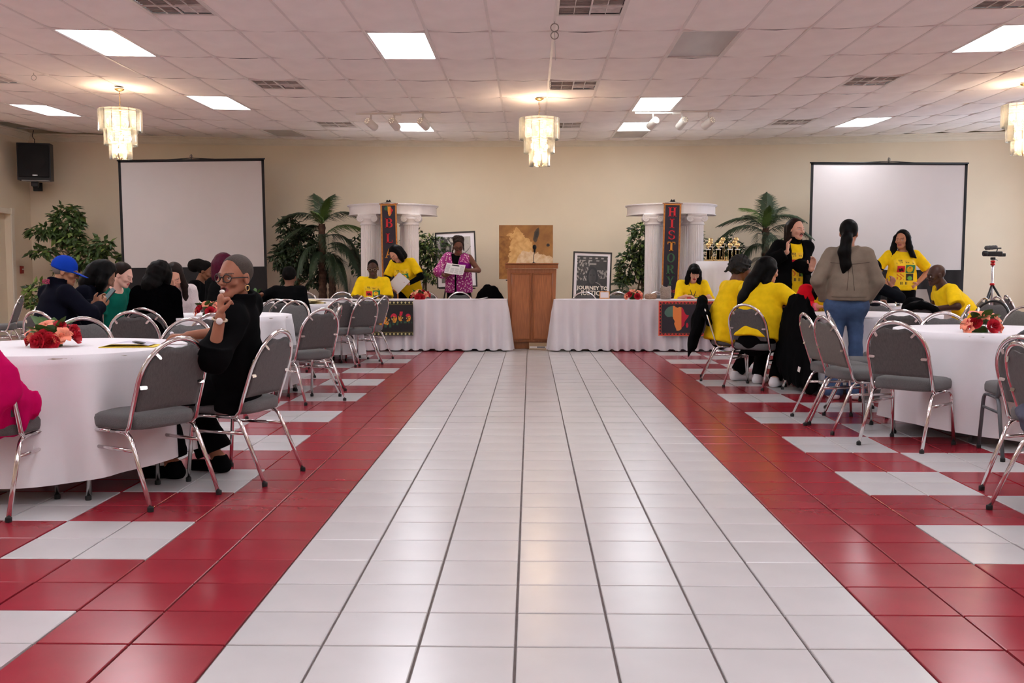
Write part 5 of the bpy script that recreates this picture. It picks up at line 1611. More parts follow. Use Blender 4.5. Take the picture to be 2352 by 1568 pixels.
bouquet(3.12, 6.90, .749, 'red and peach flower centrepiece on the front right table', sp2, 18, 2, 1.1)
bouquet(-3.04, 9.25, .749, 'red and orange flower centrepiece among the seated group at left', sp2, 14, 3, 1.05)
bouquet(-1.64, 14.62, .7505, 'red rose centrepiece on the left head table', sp1, 14, 4, 1.1)
bouquet(1.52, 14.62, .7505, 'red rose centrepiece on the right head table', sp2, 14, 5, 1.1)
bouquet(-2.55, 11.6, 0, 'small red flowers beside the child', sp1, 6, 6, .6) if False else None

# ================================================================ small things on tables
M_paper = mat('paper_white', (.80, .78, .78), .7, var=.03)
M_yel = mat('paper_yellow', (.80, .62, .05), .6)
bk = thing('booklet', 'folded programme booklet with yellow edge on front left table', 'booklet', (-2.24, 5.52, .7495), R(6))
MB().add([(-.16, -.11, .001), (.14, -.11, .001), (.14, .11, .001), (-.16, .11, .001), (-.16, -.11, .004), (.14, -.11, .004), (.14, .11, .004), (-.16, .11, .004)], [(3, 2, 1, 0), (4, 5, 6, 7), (0, 1, 5, 4), (1, 2, 6, 5), (2, 3, 7, 6), (3, 0, 4, 7)]).build('back_cover', M_yel, bk)
MB().grid(lambda u, v: (-.155 + .26 * v, -.10 + .2 * u, .006 + .018 * math.sin(PI * v) + .004 * v), 4, 10).build('page', mat('page_lilac', (.55, .53, .62), .6), bk)
MB().box((.045, -.06, .0275), (.06, .06, .002), (0, R(8), 0)).build('photo_block', M_blk, bk)
nk = thing('napkin_pile', 'pale yellow napkins fanned on the far left table', 'napkins', (-2.86, 12.72, .749))
for k in range(6):
    a = k * 1.1
    m = MB().grid(lambda u, v, k=k: ((u - .5) * .26, (v - .5) * .26, .006 + .008 * k + .014 * math.sin(u * 5 + k) * math.cos(v * 6 + k)), 8, 8)
    m.build('napkin', mat('napkin_yellow', (.80, .70, .42), .85, var=.1, scale=20), nk, (.07 * math.cos(a), .05 * math.sin(a), 0), (0, 0, a))
M_pet = mat('bottle_plastic', (.9, .95, .95), .05, var=0, trans=.9, ior=1.3)
bt = thing('water_bottle', 'clear plastic water bottle on the far right table', 'bottle', (4.42, 11.95, .749))
MB().lathe([(.001, 0), (.03, 0), (.033, .01), (.031, .03), (.033, .05), (.031, .07), (.033, .09), (.033, .14), (.025, .17), (.013, .19), (.013, .2)], 18).build('body', M_pet, bt)
MB().lathe([(.0335, .075), (.0335, .125)], 18).build('label', mat('bottle_label', (.35, .62, .62), .5), bt)
MB().lathe([(.015, .197), (.015, .215), (.001, .216)], 14).build('cap', M_white, bt)
# papers, sequined bag, purse on head tables
def sheet(x, y, z, w, h, rz, label, name='paper_sheet', curl=.01):
    o = MB().grid(lambda u, v: ((u - .5) * w, (v - .5) * h, .002 + curl * (u ** 2)), 6, 2).build(name, M_paper, None, (x, y, z), (0, 0, rz))
    return tag(o, label, 'paper')
sheet(-2.36, 14.55, .751, .22, .28, .2, 'white paper before the seated man in yellow', curl=.05)
sheet(-.75, 14.6, .751, .24, .2, .1, 'white papers near the right end of left head table', curl=.03)
sheet(2.42, 14.52, .751, .28, .22, -.1, 'white paper under the writing woman\'s hand')
M_seq = mat('sequins', (.30, .24, .20), .3, .6, var=.8, scale=260, bump=.6, bscale=200)
def blob_obj(name, f, lo, hi, h, m, parent=None, loc=None, rot=None, fine=(), hf=None):
    P, F = sdf_mesh(f, lo, hi, h, fine, hf)
    return link(name, np_mesh(name, P, F, m), parent, loc, rot)
def seq_bag(p):
    d = fcap(p, (0, 0, .05), (0, 0, .10), .085, .07, (0, 1, 0), .55)
    d = smin(d, fcap(p, (-.045, 0, .14), (-.06, 0, .2), .035, .018, (0, 1, 0), .5), .03)
    d = smin(d, fcap(p, (.04, 0, .14), (.055, 0, .185), .035, .018, (0, 1, 0), .5), .03)
    return np.maximum(d + .004 * hashn(p, 90), -p[:, 2])
tag(blob_obj('sequined_bag', seq_bag, (-.13, -.08, -.01), (.13, .08, .24), .008, M_seq, None, (2.0, 14.62, .7515)), 'sparkly sequined handbag on the right head table', 'handbag')
def purse(p): return np.maximum(fcap(p, (-.05, 0, .04), (.05, 0, .045), .045, .045, (0, 1, 0), .7) + .004 * hashn(p, 80), -p[:, 2])
tag(blob_obj('small_purse', purse, (-.12, -.06, -.01), (.12, .06, .11), .008, mat('purse_brown', (.36, .22, .15), .6, var=.3, scale=60), None, (1.78, 14.62, .7515)), 'small brown purse beside the sequined handbag', 'purse')
def gbag(p):
    d = fcap(p, (-.06, 0, .09), (.06, 0, .10), .09, .085, (0, 1, 0), .5)
    return np.maximum(d, -p[:, 2])
gb = thing('grey_handbag', 'grey handbag with rope trim on the middle left table', 'handbag', (-3.52, 9.12, .7495))
blob_obj('body', gbag, (-.17, -.08, -.01), (.17, .08, .2), .012, mat('grey_felt', (.26, .27, .28), .8), gb)
MB().tube(smooth_path([(-.12, -.045, .16), (-.13, -.05, .08), (-.08, -.05, .02), (.0, -.05, .01)]), .007, 6).build('rope_trim', mat('rope_tan', (.55, .48, .36), .8), gb)
# video camera on tripod
tp = thing('video_tripod', 'camera tripod with red collars at the right back wall', 'tripod', (6.95, 15.0, 0))
MB().tube([(0, 0, .35), (0, 0, 1.33)], .017, 10).build('centre_column', mat('tripod_silver', (.55, .56, .60), .25, .9), tp)
for k, a in enumerate((R(215), R(-30), R(85))):
    l = MB().tube([(0, 0, .97), (.30 * math.cos(a), .30 * math.sin(a), .45)], .016, 8).build('leg', M_blk, tp)
    MB().tube([(.30 * math.cos(a), .30 * math.sin(a), .45), (.54 * math.cos(a), .54 * math.sin(a), .015)], .011, 8).build('lower_leg', mat('tripod_silver', (1, 1, 1)), l)
    MB().lathe([(.001, 0), (.016, .003), (.014, .03)], 10, (.545 * math.cos(a), .545 * math.sin(a), 0)).build('foot', M_rub, l)
M_redan = mat('anodised_red', (.50, .02, .02), .3, .5)
for z in (.97, 1.27, 1.31): MB().lathe([(.02, -.018), (.034, -.012), (.034, .012), (.02, .018)], 14, (0, 0, z)).build('collar', M_redan, tp)
MB().box((0, 0, 1.355), (.06, .06, .04), ch=.008).tube([(.02, 0, 1.35), (.09, .05, 1.33)], .006, 6).build('head', M_blk, tp)
vc = thing('video_camera', 'black video camera with furry microphone on the tripod', 'camera', (6.95, 15.0, 1.38))
MB().box((.02, 0, .045), (.22, .08, .075), ch=.012).box((.13, 0, .03), (.09, .07, .05), ch=.006).build('body', M_blk, vc)
MB().lathe([(.036, 0), (.042, .01), (.042, .06), (.038, .065), (.03, .066), (.001, .05)], 20, M=Matrix.Translation((-.085, 0, .05)) @ Matrix.Rotation(-PI / 2, 4, 'Y')).build('lens', M_blk, vc)
MB().tube([(.05, 0, .08), (.06, 0, .11), (.05, 0, .13)], .008, 6).box((.07, 0, .13), (.09, .03, .02), ch=.004).build('shoe_mount', M_blk, vc)
def fur(p): return cap(p, (-.10, 0, .135), (.03, 0, .145), .033, .03) + .005 * hashn(p, 150) + .003 * hashn(p, 260, 3)
blob_obj('furry_microphone', fur, (-.16, -.06, .08), (.09, .06, .2), .006, mat('grey_fur', (.09, .095, .10), .95, var=.4, scale=120), vc)
# black draped backdrop / skirted table behind the standing woman at right, and the left one
def blackdrape(x0, x1, y, z, label):
    w = x1 - x0
    m = MB().grid(lambda u, v: ((v - .5) * w, -.03 * (1 - u) * math.sin(v * w * 38) - .02 * (1 - u), .01 + u * (z - .01)), 8, int(w * 60))
    m.box((0, .3, z), (w, .62, .012), ch=.004)
    return tag(m.build('black_skirted_table', mat('black_cloth', (.010, .009, .010), .9, var=.2, sheen=.1), None, ((x0 + x1) / 2, y, 0)), label, 'table')
blackdrape(4.9, 7.15, 16.55, 1.18, 'black skirted table in front of the right screen')
# grey stacking chair back near the tripod
pc = thing('plastic_chair', 'grey plastic chair beside the bald man', 'chair', (5.75, 14.6, 0), R(200))
MB().grid(lambda u, v: ((v - .5) * .38, -.05 - .12 * u + .04 * (2 * v - 1) ** 2, .60 + .30 * u), 8, 10).grid(lambda u, v: ((v - .5) * .38, -.04 - .12 * u + .04 * (2 * v - 1) ** 2, .60 + .30 * u), 8, 10).build('backrest', mat('plastic_taupe', (.30, .27, .26), .5), pc)
MB().box((0, .15, .44), (.40, .40, .02), ch=.008).build('seat', mat('plastic_taupe', (.3, .27, .26)), pc)
for s in (-1, 1):
    MB().tube([(s * .17, -.05, .66), (s * .18, -.02, .42), (s * .2, -.08, .0)], .011, 8).build('leg', M_steel, pc)
    MB().tube([(s * .18, .3, .43), (s * .2, .34, .0)], .011, 8).build('leg', M_steel, pc)
# ================================================================ people
M_skin = mat('skin', (1, 1, 1), .48, var=.05, scale=14, attr='Col', spec=.4)
M_eye = mat('eye_wet', (1, 1, 1), .1, var=0, attr='Col')
def fabric(name, col, rough=.85, **k):
    k.setdefault('var', .08); k.setdefault('scale', 14); k.setdefault('sheen', 0); k.setdefault('spec', .12); k.setdefault('bump', .15); k.setdefault('bscale', 260)
    return mat(name, col, rough, **k)
YEL = fabric('yellow_tshirt', srgb(244, 205, 24))
BLK = fabric('black_garment', (.0035, .0035, .004), .95, spec=.06); NAVY = fabric('navy_jacket', (.0045, .005, .011), .95, spec=.08)
DENIM = fabric('blue_denim', (.055, .095, .19), var=.25, scale=10, bump=.3)
H_BLK = mat('hair_black', (.003, .0026, .0026), .5, spec=.1, var=.4, scale=40, stretch=(6, 6, .5))
H_BRN = mat('hair_brown', (.015, .008, .006), .5, spec=.12, var=.4, scale=40, stretch=(6, 6, .5))
H_MAR = mat('hair_maroon', (.06, .005, .018), .5, spec=.12, var=.4, scale=40, stretch=(6, 6, .5))
H_FUZ = mat('hair_cropped', (.006, .005, .0045), .9, spec=.1, var=.4, scale=200)
M_gls = mat('glasses_frame', (.015, .012, .011), .3); M_glm = mat('glasses_metal', (.55, .45, .32), .3, 1.0)
def rotx(a): c, s = math.cos(a), math.sin(a); return np.array([[1, 0, 0], [0, c, -s], [0, s, c]])
def roty(a): c, s = math.cos(a), math.sin(a); return np.array([[c, 0, s], [0, 1, 0], [-s, 0, c]])
def rotz(a): c, s = math.cos(a), math.sin(a); return np.array([[c, -s, 0], [s, c, 0], [0, 0, 1]])
def ik(a, t, l1, l2, hint):
    d = t - a; L = np.linalg.norm(d)
    L2 = min(max(L, abs(l1 - l2) + .01), l1 + l2 - .004)
    u = d / (L + 1e-9); t = a + u * L2
    x = (l1 * l1 - l2 * l2 + L2 * L2) / (2 * L2)
    h = math.sqrt(max(0, l1 * l1 - x * x))
    hv = np.asarray(hint, float); hv = hv - u * (hv @ u); hv /= np.linalg.norm(hv) + 1e-9
    return a + u * x + hv * h, t
class Person: pass
def person(label, pos, heading, pose='stand', scale=1.0, lean=0, side=0, twist=0, head=(0, 0, 0), girth=1.0, skin=(150, 100, 75), lips=None,
           hands=None, top=None, bottom=None, hair=None, shoes=None, bust=0.0, feet=None, knees=None, pelvis=None, eyes='open', brow=None, h=.0105, hh=.0085, extras=(), headfine=None,
           mouth=0.0, hide_legs=False, shoulder=1.0, hscale=1.0, face=True, name='person', z0=0.0):
    J = Person()
    S = scale
    root = thing(name, label, 'person', (pos[0], pos[1], z0), R(heading) - PI / 2)
    sit = pose == 'sit'
    pel = np.array(pelvis) if pelvis is not None else v3(0, 0, .545 if sit else .93 * S)
    U = rotz(R(twist)) @ rotx(-R(lean)) @ roty(R(side))
    T = lambda x, y, z: pel + U @ (v3(x, y, z) * S)
    J.U, J.pel = U, pel
    waist, chest, neck = T(0, .0, .14), T(0, .01, .34), T(0, -.005, .505)
    J.shL, J.shR = T(-.172 * shoulder, -.01, .455), T(.172 * shoulder, -.01, .455)
    Hd = rotz(R(head[0])) @ rotx(-R(head[1])) @ roty(R(head[2]))
    hc = neck + U @ (v3(0, .012, .058) * S) + Hd @ (v3(0, .028, .088) * S)
    J.hc, J.Hd = hc, Hd
    fwd = U @ v3(0, 1, 0); upv = U @ v3(0, 0, 1); rt = U @ v3(1, 0, 0)
    J.fwd, J.up, J.rt = fwd, upv, rt
    hips = [pel + v3(-.078, .01, -.03) * S, pel + v3(.078, .01, -.03) * S]
    if sit:
        kn = [v3(-.11, .44 * S, .50), v3(.11, .44 * S, .50)]; an = [v3(-.11, .44 * S, .085), v3(.11, .44 * S, .085)]
    else:
        kn = [v3(-.10, .025, .49) * S, v3(.10, .025, .49) * S]; an = [v3(-.105, -.01, .085) * S, v3(.105, -.01, .085) * S]
    if knees is not None: kn = [np.array(q) for q in knees]
    if feet is not None: an = [np.array(q) for q in feet]
    J.kn, J.an, J.hips = kn, an, hips
    arms = []
    for k, sh in enumerate((J.shL, J.shR)):
        s = -1 if k == 0 else 1
        hd = (hands or (None, None))[k]
        if hd is None:
            t_ = sh + v3(s * .06, .05, -.52) * S; hint = (s * .4, -1, 0); hdir = v3(0, .1, -1); pn = v3(-s, 0, 0); curl = .35
        else:
            t_ = np.array(hd[0], float); hint = hd[1]; hdir = np.array(hd[2], float) if len(hd) > 2 else None; pn = np.array(hd[3], float) if len(hd) > 3 else v3(0, 0, -1); curl = hd[4] if len(hd) > 4 else .5
        el, wr = ik(sh, t_, .285 * S, .25 * S, hint)
        if hdir is None: hdir = wr - el
        hdir = hdir / np.linalg.norm(hdir)
        pn = pn - hdir * (pn @ hdir); pn = pn / (np.linalg.norm(pn) + 1e-9)
        arms.append((sh, el, wr, hdir, pn, curl, s))
    J.arms = arms
    g = girth
    def hand_sdf(p, wr, d, n, curl, s):
        c0 = wr + d * .09 * S; r0 = np.linalg.norm(p - c0, axis=1); out = r0 - .10 * S
        near = r0 < .17 * S
        if near.any(): out[near] = hand_core(p[near], wr, d, n, curl, s)
        return out
    def hand_core(p, wr, d, n, curl, s):
        sd = np.cross(d, n) * (1 if s > 0 else -1)   # towards the thumb
        c = wr + d * .085 * S
        r = fcap(p, wr + d * .015 * S, c, .031 * S, .038 * S, n, .42)
        for q, (off, L) in enumerate(((.028, .072), (.009, .082), (-.010, .076), (-.028, .06))):
            b = wr + d * .08 * S + sd * off * S
            a1 = curl * 1.0; d1 = d * math.cos(a1) + n * math.sin(a1)
            m1 = b + d1 * L * .5 * S
            a2 = curl * 2.1; d2 = d * math.cos(a2) + n * math.sin(a2)
            e1 = m1 + d2 * L * .5 * S
            r = smin(r, smin(cap(p, b, m1, .0098 * S, .0090 * S), cap(p, m1, e1, .0090 * S, .0078 * S), .003), .005)
        tb = wr + d * .028 * S + sd * .026 * S
        td = d * .62 + sd * .72 + n * .25 * (.4 + curl); td /= np.linalg.norm(td)
        m1 = tb + td * .04 * S; td2 = d * .85 + sd * .25 + n * .5 * curl; td2 /= np.linalg.norm(td2)
        r = smin(r, smin(cap(p, tb, m1, .015 * S, .0115 * S), cap(p, m1, m1 + td2 * .034 * S, .0112 * S, .009 * S), .004), .008)
        return r
    HS_ = S * hscale
    def tohead(p): return ((p - hc) @ Hd) / HS_
    def head_sdf(p):
        r0 = np.linalg.norm(p - hc, axis=1); out = r0 - .135 * HS_
        near = r0 < .23 * HS_
        if near.any(): out[near] = head_core(p[near])
        return out
    def head_core(p):
        q = tohead(p)
        d = ellip(q, (0, -.018, .040), (.0755, .097, .088))
        d = smin(d, cap(q, (0, .035, .0), (0, .045, -.062), .062, .042), .03)
        d = smin(d, cap(q, (-.038, -.005, -.045), (-.022, .055, -.085), .028, .02), .02)
        d = smin(d, cap(q, (.038, -.005, -.045), (.022, .055, -.085), .028, .02), .02)
        d = smin(d, ellip(q, (0, .072, -.094), (.024, .02, .018)), .02)
        for s in (-1, 1):
            d = smin(d, cap(q, (s * .012, .093, .022), (s * .045, .077, .022), .009, .008), .012)
            d = smin(d, ellip(q, (s * .045, .066, -.022), (.022, .02, .018)), .02)
            d = smax(d, -(np.linalg.norm(q - v3(s * .033, .104, .004), axis=1) - .017), .012)
        d = smin(d, cap(q, (0, .094, .012), (0, .113, -.026), .0075, .0105), .008)
        for s in (-1, 1): d = smin(d, ellip(q, (s * .013, .101, -.029), (.009, .010, .008)), .006)
        d = smin(d, cap(q, (-.018, .087, -.0535), (.018, .087, -.0535), .0075, .0075), .006)
        d = smin(d, cap(q, (-.014, .0865, -.066), (.014, .0865, -.066), .0085, .0085), .006)
        if mouth > 0:
            d = smax(d, -ellip(q, (0, .10, -.060), (.018, .02, .006 + mouth)), .004)
        d = smax(d, -(cap(q, (-.02, .101, -.0600), (.02, .101, -.0600), .0032, .0032)), .003)
        for s in (-1, 1):
            e = ellip(q, (s * .078, -.008, -.002), (.011, .020, .031))
            e = smax(e, -ellip(q, (s * .088, -.004, .001), (.008, .011, .018)), .006)
            d = smin(d, e, .008)
            d = np.minimum(d, np.linalg.norm(q - v3(s * .0325, .0765, .003), axis=1) - .0128)
        return d * HS_
    def torso(p, e, flat=.70, straight=0.0):
        w = (.155 * g, (.128 + .03 * straight) * g, .150 * (.55 + .45 * g))
        d = fcap(p, pel + U @ v3(0, 0, -.03) * S, waist, (w[0] + e) * S, (w[1] + e) * S, fwd, flat)
        d = smin(d, fcap(p, waist, chest, (w[1] + e) * S, (w[2] + e) * S, fwd, flat), .05)
        d = smin(d, fcap(p, J.shL + (neck - J.shL) * .16 - upv * .035, J.shR + (neck - J.shR) * .16 - upv * .035, (.052 + e * .6) * S, (.052 + e * .6) * S, fwd, .9), .05)
        d = smin(d, cap(p, T(-.085, -.01, .462), T(.085, -.01, .462), (.038 + e * .5) * S, (.038 + e * .5) * S), .035)
        if straight: d = smin(d, fcap(p, pel + U @ v3(0, 0, -.12) * S, pel + U @ v3(0, 0, .02) * S, (.160 * g + e * 1.15) * S, (.158 * g + e) * S, fwd, flat), .04)
        if g > 1.12: d = smin(d, ellip(p, T(0, .06, .10), (np.array((.135, .13, .15)) * g + e) * S), .06)
        if bust:
            for s in (-1, 1): d = smin(d, np.linalg.norm(p - T(s * .075, .095 + .02 * bust, .30), axis=1) - (.062 * bust + e * .6) * S, .045)
        return d
    def arm(p, k, e, upto=2.0):
        sh, el, wr, hdir, pn, curl, s = arms[k]
        d = cap(p, sh, el, (.050 + e) * S, (.040 + e) * S)
        if upto > 1: d = smin(d, cap(p, el, wr, (.040 + e) * S, (.028 + e) * S), .02)
        return d
    def leg(p, k, e, flare=0.0):
        d = cap(p, hips[k], kn[k], (.082 * (.6 + .4 * g) + e) * S, (.056 + e) * S)
        return smin(d, cap(p, kn[k], an[k], (.056 + e) * S, (.036 + e + flare) * S), .02)
    def foot(p, k, e):
        a = an[k]; d_ = (kn[k] - hips[k]) * (1 if sit else 0) + v3(0, 1, 0) * (1 if not sit else .3); d_[2] = 0; d_ /= np.linalg.norm(d_)
        lo_ = v3(a[0], a[1], max(a[2] - .045, .032)); 
        return smin(cap(p, a - d_ * .02, lo_ - d_ * .03, .036 + e, .036 + e), fcap(p, lo_ - d_ * .035, lo_ + d_ * .15 - v3(0, 0, .006), .038 + e, .036 + e, (0, 0, 1), .8), .03)
    def body(p):
        d = torso(p, 0)
        d = smin(d, cap(p, neck - upv * .03, hc + Hd @ (v3(0, -.022, -.055) * HS_), .060 * S * (.6 + .4 * g), .052 * S * (.6 + .4 * g)), .03)
        d = smin(d, head_sdf(p), .012)
        for k in (0, 1):
            d = smin(d, arm(p, k, 0), .03)
            sh, el, wr, hdir, pn, curl, s = arms[k]
            d = smin(d, hand_sdf(p, wr, hdir, pn, curl, s), .012)
            if not hide_legs:
                d = smin(d, leg(p, k, 0), .03); d = smin(d, foot(p, k, 0), .02)
        return d
    J.body, J.torso, J.arm, J.leg, J.tohead, J.head_sdf, J.T, J.neck, J.chest, J.waist, J.S, J.root, J.foot, J.HS = body, torso, arm, leg, tohead, head_sdf, T, neck, chest, waist, S, root, foot, HS_
    allp = np.array([pel, neck, hc, J.shL, J.shR] + [a[1] for a in arms] + [a[2] for a in arms] + ([] if hide_legs else kn + an))
    lo, hi = allp.min(0) - .26, allp.max(0) + .26
    lo[2] = max(lo[2], -.02)
    J.lo, J.hi = lo, hi
    fine = [(hc - .14, hc + .14)] + [(a[2] + a[3] * .09 - .10, a[2] + a[3] * .09 + .10) for a in arms]
    P, F = sdf_mesh(body, lo, hi, h * 1.35, fine, hh)
    # colours
    sk = np.array(srgb(*skin)); q = tohead(P)
    col = np.tile(sk, (len(P), 1))
    lp = np.array(srgb(*lips)) if lips else sk * np.array((.78, .52, .52))
    m = (np.abs(q[:, 0]) < .024) & (q[:, 1] > .078) & (q[:, 2] > -.076) & (q[:, 2] < -.045) & (np.abs(q[:, 2] + .0605) < .015 - .25 * np.abs(q[:, 0]))
    col[m] = lp
    if mouth > 0: col[(np.abs(q[:, 0]) < .018) & (q[:, 1] > .06) & (np.abs(q[:, 2] + .06) < .006 + mouth * .8) & (q[:, 1] < .089)] = sk * .12
    br = np.array(srgb(*(brow or (28, 20, 18))))
    for s in (-1, 1):
        x = q[:, 0] * s
        m = (x > .012) & (x < .052) & (q[:, 1] > .06) & (np.abs(q[:, 2] - (.026 + .10 * (x - .012) - 2.4 * (x - .03) ** 2)) < .0042)
        if face: col[m] = br * .8 + sk * .2
        r = np.linalg.norm(q - v3(s * .0325, .0765, .003), axis=1)
        eb = (r < .0139) & (q[:, 1] > .078)
        dz = q[:, 2] - .003; dx = x - .0325
        if eyes == 'open':
            op = eb & (np.abs(dz) < .0068 - 18 * dx ** 2)
            col[op] = np.array((.62, .58, .54))
            col[op & (dx ** 2 + dz ** 2 < .0056 ** 2)] = np.array((.02, .012, .008))
            col[eb & (np.abs(dz - .0075) < .002)] = sk * .3
        else:
            col[eb & (np.abs(dz + .004 - .3 * np.abs(dx)) < .0022)] = sk * .15
            col[eb & (dz > -.002)] = sk * .82
        if lips and False: pass
    nails = None
    link('body', np_mesh('person_body', P, F, M_skin, col), root)
    # ---- clothes
    def add_part(nm, f, lo_, hi_, hres, m, fine=(), hf=None, cols=None):
        P_, F_ = sdf_mesh(f, lo_, hi_, hres, fine, hf)
        if len(P_) == 0: return None
        return link(nm, np_mesh(nm, P_, F_, m, cols(P_) if cols else None), root)
    J.add_part = add_part
    layers = [] if top is None else (top if isinstance(top, list) else [top])
    for tp_ in layers:
        e = tp_.get('e', .022); slv = tp_.get('sleeve', 1.0); hem = tp_.get('hem', -.10); nk = tp_.get('neck', .072); fold = tp_.get('fold', .006)
        opn = tp_.get('open', None); strt = tp_.get('straight', .9); vneck = tp_.get('v', .02); fs = tp_.get('fscale', 16); skirt = tp_.get('skirt', None)
        def fn(p, e=e, slv=slv, hem=hem, nk=nk, fold=fold, opn=opn, strt=strt, vneck=vneck, fs=fs, skirt=skirt, tp_=tp_):
            d = torso(p, e, tp_.get('flat', .74), strt)
            if skirt:
                for kk in (0, 1): d = smin(d, cap(p, hips[kk], kn[kk] * skirt + hips[kk] * (1 - skirt), (.11 + e) * S, (.105 + e) * S), .08)
            u = (p - pel) @ upv
            if hem is not None: d = smax(d, hem * S - u, .012)
            if opn is not None:
                w = np.abs((p - chest) @ rt) - opn
                d = smax(d, -np.maximum(w, -((p - chest) @ fwd)), .01)
            sl_ = None
            for k in (0, 1):
                sh, el, wr, *_ = arms[k]
                if slv <= 0: continue
                ee = e * .7 + tp_.get('sl', 0)
                a_ = cap(p, sh + upv * .0, el, (.050 + ee) * S, (.042 + ee + (.018 if slv < 1 else 0)) * S)
                if slv < 1:
                    ax_ = (el - sh) / np.linalg.norm(el - sh); L = np.linalg.norm(el - sh)
                    a_ = smax(a_, (p - sh) @ ax_ - slv * L, .006)
                elif slv > 1:
                    ax_ = (wr - el) / np.linalg.norm(wr - el); L = np.linalg.norm(wr - el)
                    b_ = cap(p, el, wr, (.042 + ee) * S, (.030 + e * .8 + tp_.get('cuff', 0)) * S)
                    a_ = smin(a_, smax(b_, (p - el) @ ax_ - (slv - 1) * L, .006), .025)
                d = smin(d, a_, .03)
            nkc = neck + upv * .035 + fwd * vneck
            d = smax(d, -(np.linalg.norm(p - nkc, axis=1) - nk * S), .008)
            if tp_.get('collar'):
                cc = np.abs(cap(p, neck - upv * .0, neck + upv * tp_['collar'], .075 * S, .085 * S)) - .010
                cc = smax(cc, (p - neck) @ upv - tp_['collar'], .006); cc = smax(cc, -((p - neck) @ upv) - .03, .01)
                if opn: cc = smax(cc, -(np.abs((p - neck) @ rt) - .035) - np.where((p - neck) @ fwd > 0, 0, -9), .008)
                d = smin(d, cc, .02)
            n_ = hashn((p @ U) * np.array((1, 1, .6)), fs, tp_.get('seed', 1)) + .45 * hashn((p @ U) * np.array((.5, .5, 1.6)), fs * 1.9, 4)
            d = d + fold * n_
            return d
        lo2, hi2 = lo.copy() - .03, hi.copy() + .03
        o = add_part(tp_.get('name', 'shirt'), fn, lo2, hi2, h * tp_.get('res', 1.1), tp_['mat'])
        J.topfn = fn
        if tp_.get('print'):
            shirt_print(J, fn, tp_['print'])
    if bottom is not None:
        e = bottom.get('e', .016); fl_ = bottom.get('flare', .012); tophem = bottom.get('top', .03); sk_ = bottom.get('length', 1.0)
        def fb(p):
            d = None
            for k in (0, 1):
                dk = leg(p, k, e, fl_)
                ax_ = (an[k] - kn[k]) / np.linalg.norm(an[k] - kn[k])
                dk = smax(dk, (p - an[k]) @ ax_ - bottom.get('drop', .0) + (1 - sk_) * .4, .006)
                d = dk if d is None else smin(d, dk, .02)
            t_ = torso(p, e * .2, .72)
            if bottom.get('hipw'): t_ = smin(t_, fcap(p, hips[0], hips[1], (.10 + bottom['hipw']) * S, (.10 + bottom['hipw']) * S, (0, 1, 0), .95), .04)
            t_ = smax(t_, (p - pel) @ upv - tophem * S, .008)
            d = smin(d, t_, .04)
            return d + .004 * (hashn(p, 15, 2) + .6 * hashn(p * np.array((1, 1, 2.6)), 24, 5)) * bottom.get('fold', 1)
        add_part(bottom.get('name', 'trousers'), fb, lo - .03, hi + .03, h * 1.2, bottom['mat'])
    if shoes is not None and not hide_legs:
        for k in (0, 1):
            def fs_(p, k=k):
                d = foot(p, k, .008)
                return smax(smax(d, p[:, 2] - (an[k][2] + shoes.get('h', .02)), .006), .004 - p[:, 2], .004)
            a = an[k]
            add_part('shoe', fs_, a - .26, a + v3(.26, .26, .10), h, shoes['mat'])
    # ---- hair
    if hair is not None:
        kind = hair.get('kind', 'short'); e = hair.get('e', .012); n_amp = hair.get('noise', .003); nsc = hair.get('nscale', 60)
        hl = hair.get('line', .0)
        def fh(p):
            q = tohead(p)
            d = ellip(q, (0, -.020 - .3 * e, .040 + .15 * e), (.0755 + e, .097 + e, .088 + e))
            # hairline: plane from forehead to nape
            nn = v3(0, -.66, .75); pl = (q - v3(0, .072 + hl, .064)) @ nn
            pl = np.minimum(pl, 9)
            ne = v3(0, -1, .0); side_ = (q - v3(0, .02 + hair.get('temple', 0), 0)) @ ne
            keep = np.where(q[:, 2] > .03, pl, np.minimum(pl + .02, side_ + .0))
            keep = smin((q - v3(0, .074 + hl, .060)) @ v3(0, -.66, .75), (q - v3(0, .022 + hair.get('temple', 0), 0)) @ v3(0, -.94, .34), .015)
            d = smax(d, -keep, .01)
            d = smax(d, -(q[:, 2] + hair.get('nape', .075)), .01)
            d = d * HS_
            for ch_ in hair.get('chains', ()):
                pts = [hc + Hd @ (np.array(c) * HS_) if ch_.get('head', True) else np.array(c) for c in ch_['pts']]
                for i in range(len(pts) - 1):
                    ra, rb = ch_['r'][i] * HS_, ch_['r'][i + 1] * HS_
                    if ch_.get('flat'): e_ = fcap(p, pts[i], pts[i + 1], ra, rb, Hd @ np.array(ch_.get('ax', (0, 1, 0)), float), ch_['flat'])
                    else: e_ = cap(p, pts[i], pts[i + 1], ra, rb)
                    d = smin(d, e_, ch_.get('k', .02))
            if hair.get('part'):
                d = smax(d, -(np.abs(q[:, 0] - hair['part'][0]) - .0025) * HS_ - np.where(q[:, 1] > hair['part'][1], 0, -1), .002) if False else d
            return d + n_amp * (hashn(q, nsc, 2) + .6 * hashn(q, nsc * 1.9, 5))
        ch_pts = [hc + Hd @ (np.array(c) * HS_) if ch_.get('head', True) else np.array(c) for ch_ in hair.get('chains', ()) for c in ch_['pts']]
        A = np.array([hc - .15 * HS_ - e, hc + .15 * HS_ + e] + [c - .1 for c in ch_pts] + [c + .1 for c in ch_pts])
        add_part('hair', fh, A.min(0), A.max(0), h * hair.get('res', .85), hair['mat'])
    hm = Matrix([[*(Hd[0] * HS_), hc[0]], [*(Hd[1] * HS_), hc[1]], [*(Hd[2] * HS_), hc[2]], [0, 0, 0, 1]])
    J.hm = hm
    for ex in extras: ex(J)
    return J
